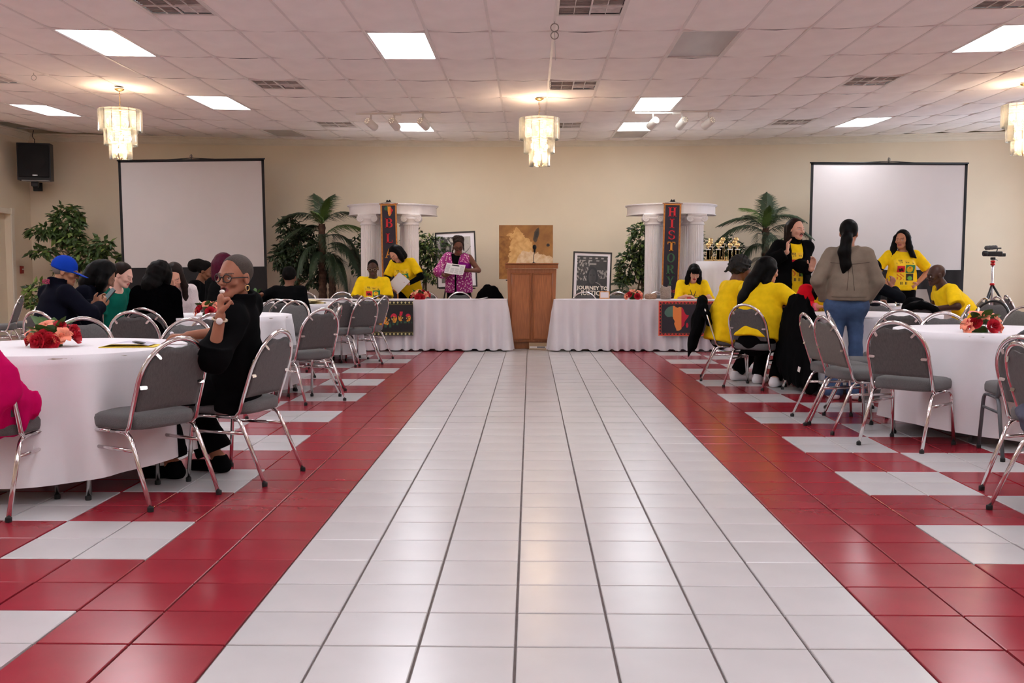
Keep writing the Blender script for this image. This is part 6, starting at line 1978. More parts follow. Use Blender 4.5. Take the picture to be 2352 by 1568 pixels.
def glasses(m, r=.021, wire=.0022, flat=False):
    def f(J):
        mb = MB()
        for s in (-1, 1):
            mb.tube([J.hm @ Vector((s * .0335 + r * math.cos(a), .108 - .012 * abs(math.cos(a)) * (1 if math.cos(a) * s > 0 else 0), .002 + r * .92 * math.sin(a))) for a in [2 * PI * k / 18 for k in range(18)]], wire, 5, closed=True)
            mb.tube([J.hm @ Vector(v) for v in ((s * (.0335 + r), .098, .006), (s * .074, .06, .008), (s * .082, -.01, .008), (s * .081, -.025, -.01))], wire, 5)
        mb.tube([J.hm @ Vector(v) for v in ((-.0125, .108, .006), (0, .112, .009), (.0125, .108, .006))], wire, 5)
        mb.build('glasses', m, J.root)
    return f
def hoops(m, r=.013, z=-.05):
    def f(J):
        mb = MB()
        for s in (-1, 1): mb.tube([J.hm @ Vector((s * .086, -.002 + r * math.cos(a), z + r * math.sin(a))) for a in [2 * PI * k / 14 for k in range(14)]], .0032, 6, closed=True)
        mb.build('earring', m, J.root)
    return f
GLY = {'K': '101 101 110 101 101', 'S': '111 100 111 001 111', 'U': '101 101 101 101 111'}
def shirt_fn(full):
    def fn(u, v):
        y_ = np.array(srgb(244, 205, 24)); c = np.tile(y_, (len(u), 1))
        dk, red, grn, org, wh = np.array(srgb(40, 30, 20)), np.array(srgb(205, 25, 40)), np.array(srgb(40, 130, 80)), np.array(srgb(225, 110, 20)), np.array(srgb(220, 215, 190))
        # KSU line
        for i, ch in enumerate('KSU'):
            rows = GLY[ch].split()
            for r_ in range(5):
                for q in range(3):
                    if rows[r_][q] == '1': c[(u > .20 + i * .065 + q * .018) & (u < .218 + i * .065 + q * .018) & (v < .985 - r_ * .014) & (v > .971 - r_ * .014)] = dk
        m = (u > .44) & (u < .78) & (np.abs(v - .945) < .016) & (np.sin(u * 150) > -.3); c[m] = org
        m = (u > .1) & (u < .95) & (np.abs(v - .84 - .05 * np.sin(u * PI)) < .022) & (np.sin(u * 62 + 3 * np.sin(u * 20)) > .1); c[m] = dk
        a = (u > .12) & (u < .52) & (v > .50) & (v < .76); c[a] = red
        c[a & ((((u - .32) / .13) ** 2 + ((v - .60) / .08) ** 2 + .5 * np.sin(u * 40) * np.sin(v * 37)) < .8)] = np.array(srgb(40, 10, 14))
        b = (u > .56) & (u < .98) & (v > .48) & (v < .80); c[b] = grn
        c[b & ((((u - .74) / .15) ** 2 + ((v - .62) / .12) ** 2) < 1)] = y_
        c[b & (((u - .74) / .05) ** 2 + ((v - .69) / .04) ** 2 < 1)] = org
        if full:
            m = (u > .15) & (u < .5) & (v > .2) & (v < .46) & (np.sin(u * 33 + 4 * np.sin(v * 17)) > .2); c[m] = org
            m = (u > .58) & (u < .97) & (v > .18) & (v < .45); c[m] = dk
            c[m & (((u - .78) / .13) ** 2 + ((v - .28) / .08) ** 2 < 1)] = np.array(srgb(110, 170, 60))
            m = (np.abs(v - .08) < .05) & (((u > .3) & (u < .42)) | ((u > .5) & (u < .64))); c[m & (np.sin(u * 80) > -.4)] = dk
        return c
    return fn
def shirt_print(J, fn, spec):
    """print on the chest: a fine grid projected on the shirt surface"""
    w, hgt, cz = spec.get('w', .25), spec.get('h', .30), spec.get('z', .24)
    nx = 46; ny = 56
    u = np.linspace(0, 1, nx + 1); v = np.linspace(0, 1, ny + 1)
    U_, V_ = np.meshgrid(u, v, indexing='ij'); U_, V_ = U_.ravel(), V_.ravel()
    base = J.pel + J.up * (cz * J.S)
    o = base[None] + np.outer((.5 - U_) * w * J.S, J.rt) + np.outer((V_ - .5) * hgt * J.S, J.up) + J.fwd[None] * .5
    t = np.zeros(len(o))
    for _ in range(60): t = t + np.clip(fn(o - J.fwd[None] * t[:, None]), -.02, .05) * .8
    P = o - J.fwd[None] * (t - .0025)[:, None]
    i, j = np.meshgrid(np.arange(nx), np.arange(ny), indexing='ij'); a = (i * (ny + 1) + j).ravel()
    F = np.stack([a, a + ny + 1, a + ny + 2, a + 1], 1)
    ok = t < .75
    okf = ok[F].all(1)
    link('shirt_print', np_mesh('shirt_print', P, F[okf][:, ::-1], M_print, shirt_fn(spec.get('full', False))(U_, V_)), J.root)
# ================================================================ the people in the hall
def w2l(pos, heading, p):
    a = -(R(heading) - PI / 2); x, y = p[0] - pos[0], p[1] - pos[1]
    return (x * math.cos(a) - y * math.sin(a), x * math.sin(a) + y * math.cos(a), p[2])
TEE = lambda **k: dict(dict(mat=YEL, sleeve=.78, hem=-.10, e=.024, name='tshirt', fold=.005, fscale=11), **k)
UND = dict(mat=BLK, sleeve=1.93, hem=-.04, e=.006, name='undershirt', fold=.002)
PANTS = dict(mat=BLK)
SHOE = dict(mat=BLK)
WSHOE = dict(mat=mat('white_sneaker', (.72, .70, .72), .6))
far = dict(h=.0125, hh=.0088)
vfar = dict(h=.013, hh=.009)
BAND = fabric('grey_band', (.2, .2, .2))
# --- 1 man in blue cap
def cap_hat(J):
    M_capb = fabric('cap_blue', srgb(16, 58, 168))
    def f(p):
        q = J.tohead(p)
        d = ellip(q, (0, -.018, .046), (.090, .112, .104))
        d = smax(d, -(q @ v3(0, .18, .98) - .004), .006)
        b = fcap(q, (0, .07, .016), (0, .150, .000), .072, .055, (0, .1, 1), .10)
        return smin(d, b, .012) * J.HS
    c = J.hc; o = J.add_part('cap', f, c - .22, c + .24, .009, M_capb)
    MB().ell(tuple(J.hm @ Vector((-.04, -.108, .034))), (.016, .008, .008)).build('cap_badge', mat('badge_pink', srgb(220, 30, 90), .6), J.root)
def collar_text(J):
    me = text_mesh('NGER', .055, mat('collar_magenta', srgb(150, 16, 74), .7), .001, bold=.002)
    o = link('collar_lettering', me, J.root)
    b = J.neck + J.up * .035 - J.fwd * .105
    M = Matrix([[J.rt[0], J.up[0], -J.fwd[0], b[0]], [J.rt[1], J.up[1], -J.fwd[1], b[1]], [J.rt[2], J.up[2], -J.fwd[2], b[2]], [0, 0, 0, 1]])
    o.matrix_local = M
pos = (-4.10, 8.36); hd_ = 50
person('man in a blue cap and dark jacket, back to us', pos, hd_, 'sit', scale=.97, lean=8, head=(-36, 14, 0), girth=1.15, skin=(170, 120, 92), shoulder=1.08, eyes='down',
       top=dict(mat=NAVY, sleeve=1.95, hem=-.12, e=.04, collar=.075, name='jacket', fold=.009, fscale=11), bottom=PANTS, shoes=SHOE,
       hair=dict(mat=mat('hair_grey', (.18, .16, .15), .8), e=.004, noise=.001), hands=((w2l(pos, hd_, (-3.86, 8.66, .88)), (-1, -.2, -.6), (.3, .6, .5), (1, 0, .2), .5), (w2l(pos, hd_, (-3.74, 8.50, .86)), (1, -.4, -.6), (-.2, .7, .5), (-1, 0, .2), .5)),
       extras=[cap_hat, glasses(M_glm, .02, .0016), collar_text], h=.0105, hh=.0075)
ph = MB().box((0, 0, 0), (.085, .010, .17), ch=.004)
o = ph.build('mobile_phone', M_blk, None, (-3.70, 8.58, .95), (R(-35), R(18), R(-50)))
MB().box((0, -.0055, 0), (.075, .001, .155)).build('screen', mat('phone_screen', (.12, .2, .22), .15), o)
tag(o, 'mobile phone held by the man in the blue cap', 'phone')
# --- 2 dark bob, navy coat
person('person in navy with black bob hair, head bowed, beside the blue cap', (-4.28, 9.08), 8, 'sit', lean=24, head=(22, 34, 0), skin=(150, 105, 82), eyes='down', hide_legs=True,
       top=dict(mat=NAVY, sleeve=1.95, hem=-.1, e=.04, collar=.04, name='coat', fold=.009), bottom=None,
       hair=dict(mat=H_BLK, e=.028, noise=.004, nscale=45, nape=.13, chains=[dict(pts=[(-.075, -.01, .03), (-.085, .01, -.06), (-.075, .03, -.12)], r=[.045, .045, .03], k=.03), dict(pts=[(.075, -.01, .03), (.085, .01, -.06), (.075, .03, -.12)], r=[.045, .045, .03], k=.03), dict(pts=[(0, -.09, 0), (0, -.09, -.12)], r=[.085, .08], k=.03)]), **far)
# --- 3 pale girl in green
person('pale girl with brown hair tied back in a green top', (-4.36, 9.98), -18, 'sit', lean=20, head=(12, 22, 0), skin=(222, 176, 158), lips=(190, 95, 95), eyes='down', hide_legs=True, scale=.97, shoulder=.92,
       top=dict(mat=fabric('green_top', srgb(10, 98, 82)), sleeve=.8, hem=-.1, e=.012, name='top', neck=.10), bottom=None, brow=(90, 60, 45),
       hair=dict(mat=H_BRN, e=.010, noise=.0015, chains=[dict(pts=[(0, -.10, .03), (0, -.15, -.02), (0, -.14, -.12)], r=[.035, .035, .02])]), **far)
# --- 4 black fur coat
FUR = mat('black_fur', (.0015, .0015, .0018), 1.0, spec=.0, var=.4, scale=90, bump=.8, bscale=160)
person('person in a black fur coat seated with back to us', (-3.42, 8.80), 84, 'sit', scale=.93, lean=16, head=(-12, 12, 8), skin=(150, 105, 82), hide_legs=True, girth=1.15, shoulder=.95, hscale=1.06,
       top=dict(mat=FUR, sleeve=1.95, hem=-.22, e=.062, collar=.05, name='fur_coat', fold=.010, fscale=22, flat=.85), bottom=None,
       hair=dict(mat=mat('hair_dark_brown', (.004, .0033, .003), .55, spec=.08, var=.5, scale=40, stretch=(6, 6, .5)), e=.022, noise=.006, nscale=40, nape=.14, chains=[dict(pts=[(0, -.085, .02), (0, -.10, -.10), (0, -.10, -.17)], r=[.085, .085, .06], k=.03), dict(pts=[(.075, 0, .02), (.08, 0, -.1)], r=[.04, .03]), dict(pts=[(-.075, 0, .02), (-.08, 0, -.1)], r=[.04, .03])]), **far)
# --- 5 girl in white sweater
person('girl in a fluffy white sweater looking down, long dark hair', (-3.80, 10.40), -62, 'sit', lean=24, head=(-12, 34, 0), skin=(205, 150, 125), lips=(170, 90, 85), eyes='down', hide_legs=True, shoulder=.92,
       top=dict(mat=fabric('white_fleece', (.72, .62, .62), bump=.8, bscale=120), sleeve=1.95, hem=-.1, e=.034, name='sweater', fold=.008, collar=.03), bottom=None,
       hair=dict(mat=H_BRN, e=.014, noise=.003, nscale=50, chains=[dict(pts=[(-.07, .03, .04), (-.095, .05, -.08), (-.10, .07, -.2), (-.085, .08, -.30)], r=[.03, .036, .028, .012], k=.02), dict(pts=[(.07, .03, .04), (.10, .05, -.08), (.115, .06, -.2), (.10, .08, -.33)], r=[.03, .036, .03, .010], k=.02), dict(pts=[(0, -.09, 0), (0, -.11, -.2)], r=[.08, .08], k=.03)]), **far)
# --- 6 profile with black puff hair
person('person with black hair puff in profile before the left screen', (-4.46, 12.9), 0, 'sit', lean=14, head=(-4, 20, 0), skin=(120, 76, 52), hide_legs=True, eyes='down',
       top=dict(mat=BLK, sleeve=1.95, hem=-.1, e=.03, name='jacket'), bottom=None,
       hair=dict(mat=H_FUZ, e=.012, noise=.003, chains=[dict(pts=[(0, -.12, .06), (0, -.17, .02)], r=[.075, .085], k=.02)]), **vfar)
# --- 7 maroon hair
person('person with maroon bob hair in black behind the eating woman', (-3.74, 11.75), 48, 'sit', lean=6, head=(6, 6, 0), skin=(140, 95, 75), hide_legs=True, scale=1.06,
       top=dict(mat=BLK, sleeve=1.95, hem=-.1, e=.03, name='jacket'), bottom=None,
       hair=dict(mat=H_MAR, e=.024, noise=.003, nscale=40, nape=.13, chains=[dict(pts=[(-.075, 0, .03), (-.085, .01, -.11)], r=[.045, .035], k=.03), dict(pts=[(.075, 0, .03), (.085, .01, -.11)], r=[.045, .035], k=.03), dict(pts=[(0, -.09, 0), (0, -.09, -.12)], r=[.085, .075], k=.03)]), **vfar)
# --- 8 the woman eating, nearest
pos = (-1.66, 5.50); hd_ = 168
def watch(J):
    sh, el, wr, hdir, pn, curl, s = J.arms[0]
    ax = (wr - el) / np.linalg.norm(wr - el); c = wr - ax * .022
    u = np.cross(ax, [0, 0, 1.]); u /= np.linalg.norm(u); w = np.cross(ax, u)
    mb = MB().tube([tuple(c + (u * math.cos(a) + w * math.sin(a)) * .036) for a in [2 * PI * k / 24 for k in range(24)]], .006, 6, closed=True)
    mb.build('watch_strap', M_glm, J.root)
    camd = np.array(w2l(pos, hd_, (0, 0, 1.176))) - c; camd -= ax * (camd @ ax); camd /= np.linalg.norm(camd)
    q = Vector(camd).to_track_quat('Z', 'Y').to_matrix().to_4x4()
    MB().lathe([(.001, .007), (.015, .007), (.0175, .003), (.0175, -.004), (.001, -.004)], 24, M=Matrix.Translation(c + camd * .036) @ q).build('watch_face', mat('watch_white', (.8, .76, .74), .25), J.root)
def ring_gem(J):
    sh, el, wr, hdir, pn, curl, s = J.arms[1]
    MB().ell(tuple(wr + hdir * .10 + np.array((0, 0, .018))), (.012, .012, .010)).build('ring', mat('gem_white', (.8, .78, .85), .1), J.root)
person('woman in a black coat and glasses eating at the front left table', pos, hd_, 'sit', scale=.93, lean=-6, side=-12, twist=16, head=(78, 2, -3), girth=1.0, hscale=1.05, skin=(158, 104, 80), lips=(140, 70, 72), mouth=.006,
       hands=((w2l(pos, hd_, (-1.60, 5.06, .945)), (.3, .3, -1), tuple(np.array(w2l((0, 0), hd_, (.03, .03, 1.0)))), tuple(np.array(w2l((0, 0), hd_, (.75, .6, .1)))), 1.15),
              (w2l(pos, hd_, (-1.98, 5.66, .80)), (1, -.3, -.6), tuple(np.array(w2l((0, 0), hd_, (-1, .1, -.05)))), (0, 0, -1), .35)),
       top=[dict(mat=BLK, sleeve=1.30, hem=-.14, e=.034, collar=.06, name='coat', fold=.010, fscale=12, sl=.020, flat=.72, res=.9, cuff=.05)],
       bottom=dict(mat=BLK, e=.03, flare=.05, length=.9, fold=1.2), shoes=SHOE, knees=[(-.13, .42, .50), (.10, .40, .50)], feet=[(-.10, .36, .085), (.13, .20, .085)],
       hair=dict(mat=mat('hair_shaved', (.05, .038, .03), .8, var=.3, scale=200), e=.0035, noise=.0006, line=.004), extras=[glasses(M_gls, .0235, .0032), hoops(M_brass, .016, -.052), watch, ring_gem], h=.008, hh=.0052)
MBI = MB().ell((0, 0, 0), (.014, .011, .010))
tag(MBI.build('food_morsel', mat('white_food', (.8, .78, .74), .6), None, (-1.59, 5.065, 1.068)), 'small white bite of food at the eating woman\'s mouth', 'food')
# --- 9 child
pos = (-2.85, 11.58); hd_ = 98
person('child in a black jacket seen from behind', pos, hd_, 'sit', scale=.86, lean=6, head=(-12, 10, 0), skin=(110, 68, 46), hscale=1.08, hide_legs=True,
       hands=((w2l(pos, hd_, (-3.13, 11.45, .90)), (-1, 0, -.4), (-1, .1, .1), (0, 0, -1), .6), None),
       top=dict(mat=BLK, sleeve=1.95, hem=-.12, e=.04, name='jacket', fold=.008), bottom=None, hair=dict(mat=H_FUZ, e=.012, noise=.002, nscale=90, nape=.085), **vfar)
bq = bouquet(-3.20, 11.44, .88, 'small red flowers in the child\'s hand', [('R', 0, .02, 0, 30, 0), ('r', .05, .02, -.02, 50, 40), ('P', .07, 0, .0, 60, 80), ('R', -.05, .0, 0, 40, -70)], 4, 9, .7)
# --- 11 seated man in yellow
pos = (-2.42, 15.22); hd_ = -90
person('man in a yellow t-shirt seated at the left head table', pos, hd_, 'sit', scale=1.03, lean=5, head=(6, 10, 0), girth=1.12, shoulder=1.05, skin=(74, 46, 35), lips=(90, 50, 46), eyes='down', hide_legs=True,
       hands=((w2l(pos, hd_, (-2.26, 14.82, .79)), (-.5, -.3, -1), (.5, .8, 0), (0, 0, -1), .4), (w2l(pos, hd_, (-2.60, 14.82, .79)), (.5, -.3, -1), (-.4, .8, 0), (0, 0, -1), .4)),
       top=TEE(print=dict(w=.24, h=.28, z=.25), sleeve=.95, e=.03), bottom=PANTS, hair=dict(mat=H_FUZ, e=.004, noise=.001), extras=[glasses(M_glm, .02, .0018)], **far)
# --- 12 leaning woman
pos = (-1.93, 15.72); hd_ = -104
person('woman in yellow with dark bob leaning over the left head table', pos, hd_, 'stand', scale=.98, lean=30, side=4, head=(-22, 42, 14), skin=(205, 150, 125), eyes='down', shoulder=.95, bust=.9, girth=1.05, hide_legs=True,
       hands=((w2l(pos, hd_, (-1.90, 15.32, .97)), (-1, -.5, -.5), tuple(w2l((0, 0), hd_, (-.8, -.3, .1))), (0, 0, 1), .4), (w2l(pos, hd_, (-2.13, 15.34, .93)), (1, -.3, -.5), tuple(w2l((0, 0), hd_, (.2, -.6, -.6))), (-1, 0, .3), .3)),
       top=[UND, TEE(print=dict(w=.25, h=.26, z=.27), hem=-.16)], bottom=PANTS,
       hair=dict(mat=H_BLK, e=.018, noise=.002, nape=.12, chains=[dict(pts=[(-.075, .0, .03), (-.085, .02, -.07), (-.07, .035, -.13)], r=[.04, .042, .026], k=.03), dict(pts=[(.075, 0, .03), (.085, .02, -.07), (.07, .035, -.13)], r=[.04, .042, .026], k=.03), dict(pts=[(0, -.085, 0), (0, -.085, -.11)], r=[.08, .07], k=.03)]), **far)
m = MB()
for k in range(3): m.grid(lambda u, v, k=k: ((u - .5) * .21 + .004 * k, .012 * math.sin(u * 3) + .004 * k, (v - .5) * .29), 6, 4)
tag(m.build('stapled_papers', M_paper, None, (-2.04, 15.22, .98), (R(25), R(40), R(20))), 'sheaf of papers held by the leaning woman in yellow', 'papers')
# --- 13 woman with purple shawl
def shawl_mat():
    m = mat('shawl_pattern', srgb(180, 70, 140), .8, var=0, bump=.1); nt = m.node_tree; b = nt.nodes['Principled BSDF']
    tc = nt.nodes.new('ShaderNodeTexCoord'); vo = nt.nodes.new('ShaderNodeTexVoronoi'); vo.inputs['Scale'].default_value = 34
    cr = nt.nodes.new('ShaderNodeValToRGB'); e = cr.color_ramp.elements
    e[0].position = .28; e[0].color = (*srgb(230, 190, 205), 1); e[1].position = .42; e[1].color = (*srgb(158, 36, 122), 1)
    nt.links.new(tc.outputs['Object'], vo.inputs['Vector']); nt.links.new(vo.outputs['Distance'], cr.inputs['Fac']); nt.links.new(cr.outputs['Color'], b.inputs['Base Color'])
    return m
def shawl(J):
    """cloth over both shoulders, ends hanging in front, wrapped over the right arm"""
    def f(p):
        d = J.torso(p, .036, .80, .6)
        u = (p - J.pel) @ J.up; x = (p - J.chest) @ J.rt; y = (p - J.chest) @ J.fwd
        a = smin(cap(p, J.arms[1][0], J.arms[1][1], .085, .085), cap(p, J.arms[1][1], J.arms[1][2], .08, .06), .02)
        a = smax(a, (p - J.arms[1][1]) @ ((J.arms[1][2] - J.arms[1][1]) / np.linalg.norm(J.arms[1][2] - J.arms[1][1])) - .17, .01)
        d = smin(d, a, .03)
        d = smax(d, -.10 - u, .01)
        gap = np.maximum(np.abs(x - .035 + .25 * np.clip(u - .38, -1, 1) * 0) - (.012 + .22 * np.clip(u - .22, 0, 1)), -y)
        d = smax(d, -gap, .01)
        d = smax(d, -(np.linalg.norm(p - J.neck - J.up * .04, axis=1) - .078), .008)
        d = smax(d, -cap(p, J.arms[0][0] + J.rt * -.05 - J.up * .03, J.arms[0][1], .06, .06), .01)
        return d + .006 * hashn(p, 17, 3)
    J.add_part('shawl', f, J.lo, J.hi, .0125, shawl_mat())
    g = J.torso
    def band(p):
        d = np.abs(J.torso(p, .038, .80, .6)) - .006
        x = (p - J.chest) @ J.rt; u = (p - J.pel) @ J.up; y = (p - J.chest) @ J.fwd
        s = np.abs(u - .34 - .25 * (x + .1)) - .045
        return np.maximum(np.maximum(d, s), np.maximum(x + .02, -y))
    J.add_part('shawl_band', band, J.lo, J.hi, .012, fabric('shawl_violet', srgb(132, 20, 128)))
pos = (-1.14, 15.75); hd_ = -93
person('woman in a purple patterned shawl reading behind the left head table', pos, hd_, 'stand', scale=1.0, lean=4, head=(8, 24, 0), skin=(112, 70, 52), lips=(130, 60, 60), eyes='down', shoulder=.98, bust=.9, girth=1.08, hide_legs=True,
       hands=((w2l(pos, hd_, (-1.00, 15.42, 1.18)), (-1, -.4, -.5), tuple(w2l((0, 0), hd_, (-.8, -.2, .2))), tuple(w2l((0, 0), hd_, (-.3, .5, -.2))), .5), (w2l(pos, hd_, (-1.33, 15.44, 1.09)), (1, -.2, -.8), tuple(w2l((0, 0), hd_, (.6, -.4, .4))), tuple(w2l((0, 0), hd_, (.2, .6, 0))), .8)),
       top=dict(mat=BLK, sleeve=0, hem=-.3, e=.014, name='dress', neck=.068), bottom=dict(mat=BLK, e=.03, fold=.5),
       hair=dict(mat=mat('hair_braids', (.028, .018, .014), .8, spec=.2, var=.7, scale=70), e=.010, noise=.006, nscale=110, chains=[dict(pts=[(-.03, -.05, .095), (.035, -.05, .10)], r=[.062, .062], k=.012), dict(pts=[(-.07, .03, .05), (-.085, .03, -.06)], r=[.016, .010]), dict(pts=[(.07, -.02, 0), (.10, -.03, -.12)], r=[.02, .012])]),
       extras=[glasses(M_gls, .0235, .003), hoops(mat('pearl', (.85, .8, .78), .2), .012, -.056), shawl], **far)
np_ = thing('newspaper', 'folded newspaper held by the woman in the purple shawl', 'newspaper', (-1.17, 15.30, 1.20), 0)
np_.rotation_euler = (R(-38), R(8), R(-6))
MB().grid(lambda u, v: ((u - .5) * .30, .008 * math.sin(u * 4), (v - .5) * .20), 8, 2).build('page', M_paper, np_)
m = MB()
for i in range(4):
    for j in range(9):
        if (i, j) not in ((2, 6), (2, 7), (1, 7), (1, 6)): m.box((-.11 + i * .073, -.003 - .008 * math.sin((.13 + i * .24) * 4) * -1 - .009, -.08 + j * .017), (.06, .001, .006))
m.box((.0, -.012, .06), (.11, .001, .022), mi=1)
tag(m.build('print_lines', [mat('newsprint_grey', (.4, .39, .40), .8), M_blk], np_), kind='stuff')
# --- 14 seated woman writing
def pendant(J):
    P = [J.T(-.07, .06, .50), J.T(-.045, .125, .40), J.T(0, .150, .30), J.T(.045, .125, .40), J.T(.07, .06, .50)]
    MB().tube(smooth_path([tuple(q) for q in P], 5), .006, 6).ell(tuple(J.T(0, .158, .275)), (.026, .014, .03)).build('necklace', M_gls, J.root)
pos = (2.47, 15.22); hd_ = -91
person('woman with black fringe and glasses writing at the right head table', pos, hd_, 'sit', scale=.97, lean=16, head=(4, 26, -3), skin=(205, 150, 128), lips=(150, 35, 45), eyes='down', shoulder=1.05, girth=1.05, hide_legs=True,
       hands=((w2l(pos, hd_, (2.66, 14.78, .80)), (-.5, -.3, -1), (.3, .9, -.1), (0, 0, -1), .6), (w2l(pos, hd_, (2.32, 14.76, .795)), (.5, -.3, -1), (-.6, .6, 0), (0, 0, -1), .25)),
       top=TEE(print=dict(w=.25, h=.24, z=.22), sleeve=1.15, e=.03), bottom=PANTS,
       hair=dict(mat=H_BLK, e=.018, noise=.0015, nape=.14, line=.018, chains=[dict(pts=[(-.04, .062, .085), (.04, .062, .085)], r=[.034, .034], k=.02), dict(pts=[(-.042, .088, .052), (.042, .088, .052)], r=[.018, .018], k=.025), dict(pts=[(-.078, .01, .03), (-.09, .02, -.08), (-.095, .03, -.155)], r=[.04, .04, .036], k=.03), dict(pts=[(.078, .01, .03), (.09, .02, -.08), (.095, .03, -.155)], r=[.04, .04, .036], k=.03), dict(pts=[(0, -.085, 0), (0, -.085, -.13)], r=[.08, .075], k=.03)]),
       extras=[glasses(M_glm, .022, .0016), pendant], **far)
tag(MB().tube([(2.70, 14.66, .80), (2.735, 14.62, .91)], .005, 6).build('pen', M_white, None), 'white pen in the writing woman\'s hand', 'pen')
# --- 15 curly-haired person in yellow
pos = (2.08, 10.66); hd_ = 12
person('curly-haired person in yellow seated with back to us', pos, hd_, 'sit', scale=1.02, lean=14, head=(10, 18, 0), skin=(110, 70, 50), girth=1.18, feet=[(-.08, .20, .085), (.12, .12, .085)],
       top=TEE(e=.035, hem=-.14, fold=.008), bottom=PANTS, shoes=WSHOE, hands=((w2l(pos, hd_, (2.75, 10.75, .80)), (-1, -.3, -.6)), (w2l(pos, hd_, (2.72, 10.45, .80)), (1, -.3, -.6))),
       hair=dict(mat=mat('hair_twists', (.006, .005, .004), .7, var=.5, scale=120), e=.032, noise=.014, nscale=75, nape=.075, line=.01, chains=[dict(pts=[(-.06, -.10, .0), (-.09, -.13, -.06)], r=[.03, .008]), dict(pts=[(.02, -.12, .0), (.03, -.15, -.07)], r=[.03, .008]), dict(pts=[(.08, -.06, .02), (.115, -.08, -.04)], r=[.03, .008])]), **far)
# --- 16 long-haired woman in yellow
pos = (2.28, 9.98); hd_ = 50
person('woman in yellow with long straight black hair, back to us', pos, hd_, 'sit', scale=1.0, lean=16, head=(-26, 10, 0), skin=(205, 150, 125), girth=1.30, shoulder=1.08, feet=[(-.12, .30, .085), (.16, .12, .085)],
       top=[UND, TEE(e=.034, hem=-.06, sleeve=.92, fold=.010, fscale=13)], bottom=dict(mat=BLK, e=.024), shoes=WSHOE, hands=((w2l(pos, hd_, (2.75, 10.35, .82)), (-1, -.3, -.6)), (w2l(pos, hd_, (2.68, 10.12, .86)), (1, -.5, -.5), (.1, .9, .2), (-1, 0, 0), .7)),
       hair=dict(mat=H_BLK, e=.022, noise=.002, nscale=45, nape=.14, chains=[dict(pts=[(0, -.085, .02), (-.03, -.165, -.15), (-.06, -.215, -.30), (-.08, -.245, -.46)], r=[.09, .085, .06, .018], flat=.62, k=.03), dict(pts=[(.075, -.01, .02), (.08, -.06, -.12), (.06, -.115, -.26)], r=[.045, .035, .012], k=.03), dict(pts=[(-.08, 0, .02), (-.09, -.03, -.13)], r=[.045, .03], k=.03)]), **far)
# --- 17 man standing in long black coat
pos = (3.26, 12.35); hd_ = -82
def moustache(J):
    MB().tube([J.hm @ Vector(v) for v in ((-.022, .092, -.052), (-.01, .1, -.046), (0, .102, -.045), (.01, .1, -.046), (.022, .092, -.052))], .0045, 6).build('moustache', H_BRN, J.root)
person('man with long dark hair in an open black coat and yellow shirt', pos, hd_, 'stand', scale=1.06, lean=1, head=(20, 2, 0), skin=(214, 165, 142), lips=(190, 110, 100), brow=(40, 26, 20), girth=.95,
       hands=((w2l(pos, hd_, (3.40, 12.02, 1.19)), (1, -.2, -.9), tuple(w2l((0, 0), hd_, (.1, -.3, .9))), tuple(w2l((0, 0), hd_, (-.5, -.6, .1))), .25),
              (w2l(pos, hd_, (3.12, 12.10, 1.40)), (1, .3, -1), tuple(w2l((0, 0), hd_, (.03, -.1, 1))), tuple(w2l((0, 0), hd_, (.75, -.3, 0))), .3)),
       top=[dict(mat=BLK, sleeve=0, hem=.3, e=.006, neck=.052, collar=.07, name='turtleneck', fold=0), TEE(print=dict(w=.22, h=.34, z=.22, full=True)), dict(mat=BLK, sleeve=1.9, hem=-.42, e=.05, open=.075, name='long_coat', fold=.008, fscale=11, skirt=.9, straight=1.0, neck=.082)], bottom=PANTS, shoes=SHOE,
       hair=dict(mat=H_BRN, e=.012, noise=.0015, temple=-.01, chains=[dict(pts=[(-.07, -.03, .04), (-.085, -.03, -.10), (-.10, .0, -.24)], r=[.035, .03, .014], k=.02), dict(pts=[(.07, -.03, .04), (.085, -.03, -.10), (.10, .0, -.26)], r=[.035, .03, .014], k=.02), dict(pts=[(0, -.085, .02), (0, -.095, -.16)], r=[.08, .07], k=.03)]), extras=[moustache], **far)
# --- 18 woman in taupe jacket and jeans
TAUPE = fabric('taupe_jacket', srgb(128, 116, 102), bump=.2)
def seams(J):
    sm = fabric('taupe_seam', srgb(92, 82, 72))
    def back(x, u):
        o = J.pel + J.rt * x + J.up * u - J.fwd * .5; t = 0.0
        for _ in range(50): t += float(np.clip(J.topfn((o + J.fwd * t)[None])[0], -.02, .05)) * .8
        return tuple(o + J.fwd * (t - .001))
    MB().tube([back(x, .36 - .01 * math.cos(x * 12)) for x in np.linspace(-.17, .17, 26)], .0028, 5).build('yoke_seam', sm, J.root)
    MB().tube([back(x, .055) for x in np.linspace(-.15, .15, 24)], .0028, 5).build('hem_seam', sm, J.root)
    for s in (-1, 1): MB().tube([back(s * (.012 + .02 * k / 8), .355 - k * .03) for k in range(9)], .0025, 5).build('back_pleat', sm, J.root)
    for k in (0, 1):
        sh, el, wr, *_ = J.arms[k]; ax = (wr - el) / np.linalg.norm(wr - el); c = el + ax * .20
        u = np.cross(ax, [0, 0, 1.]); u /= np.linalg.norm(u); w = np.cross(ax, u)
        MB().tube([tuple(c + (u * math.cos(a) + w * math.sin(a)) * .060) for a in [2 * PI * q / 20 for q in range(20)]], .004, 5, closed=True).build('cuff_band', sm, J.root)
pos = (2.88, 9.04); hd_ = 84
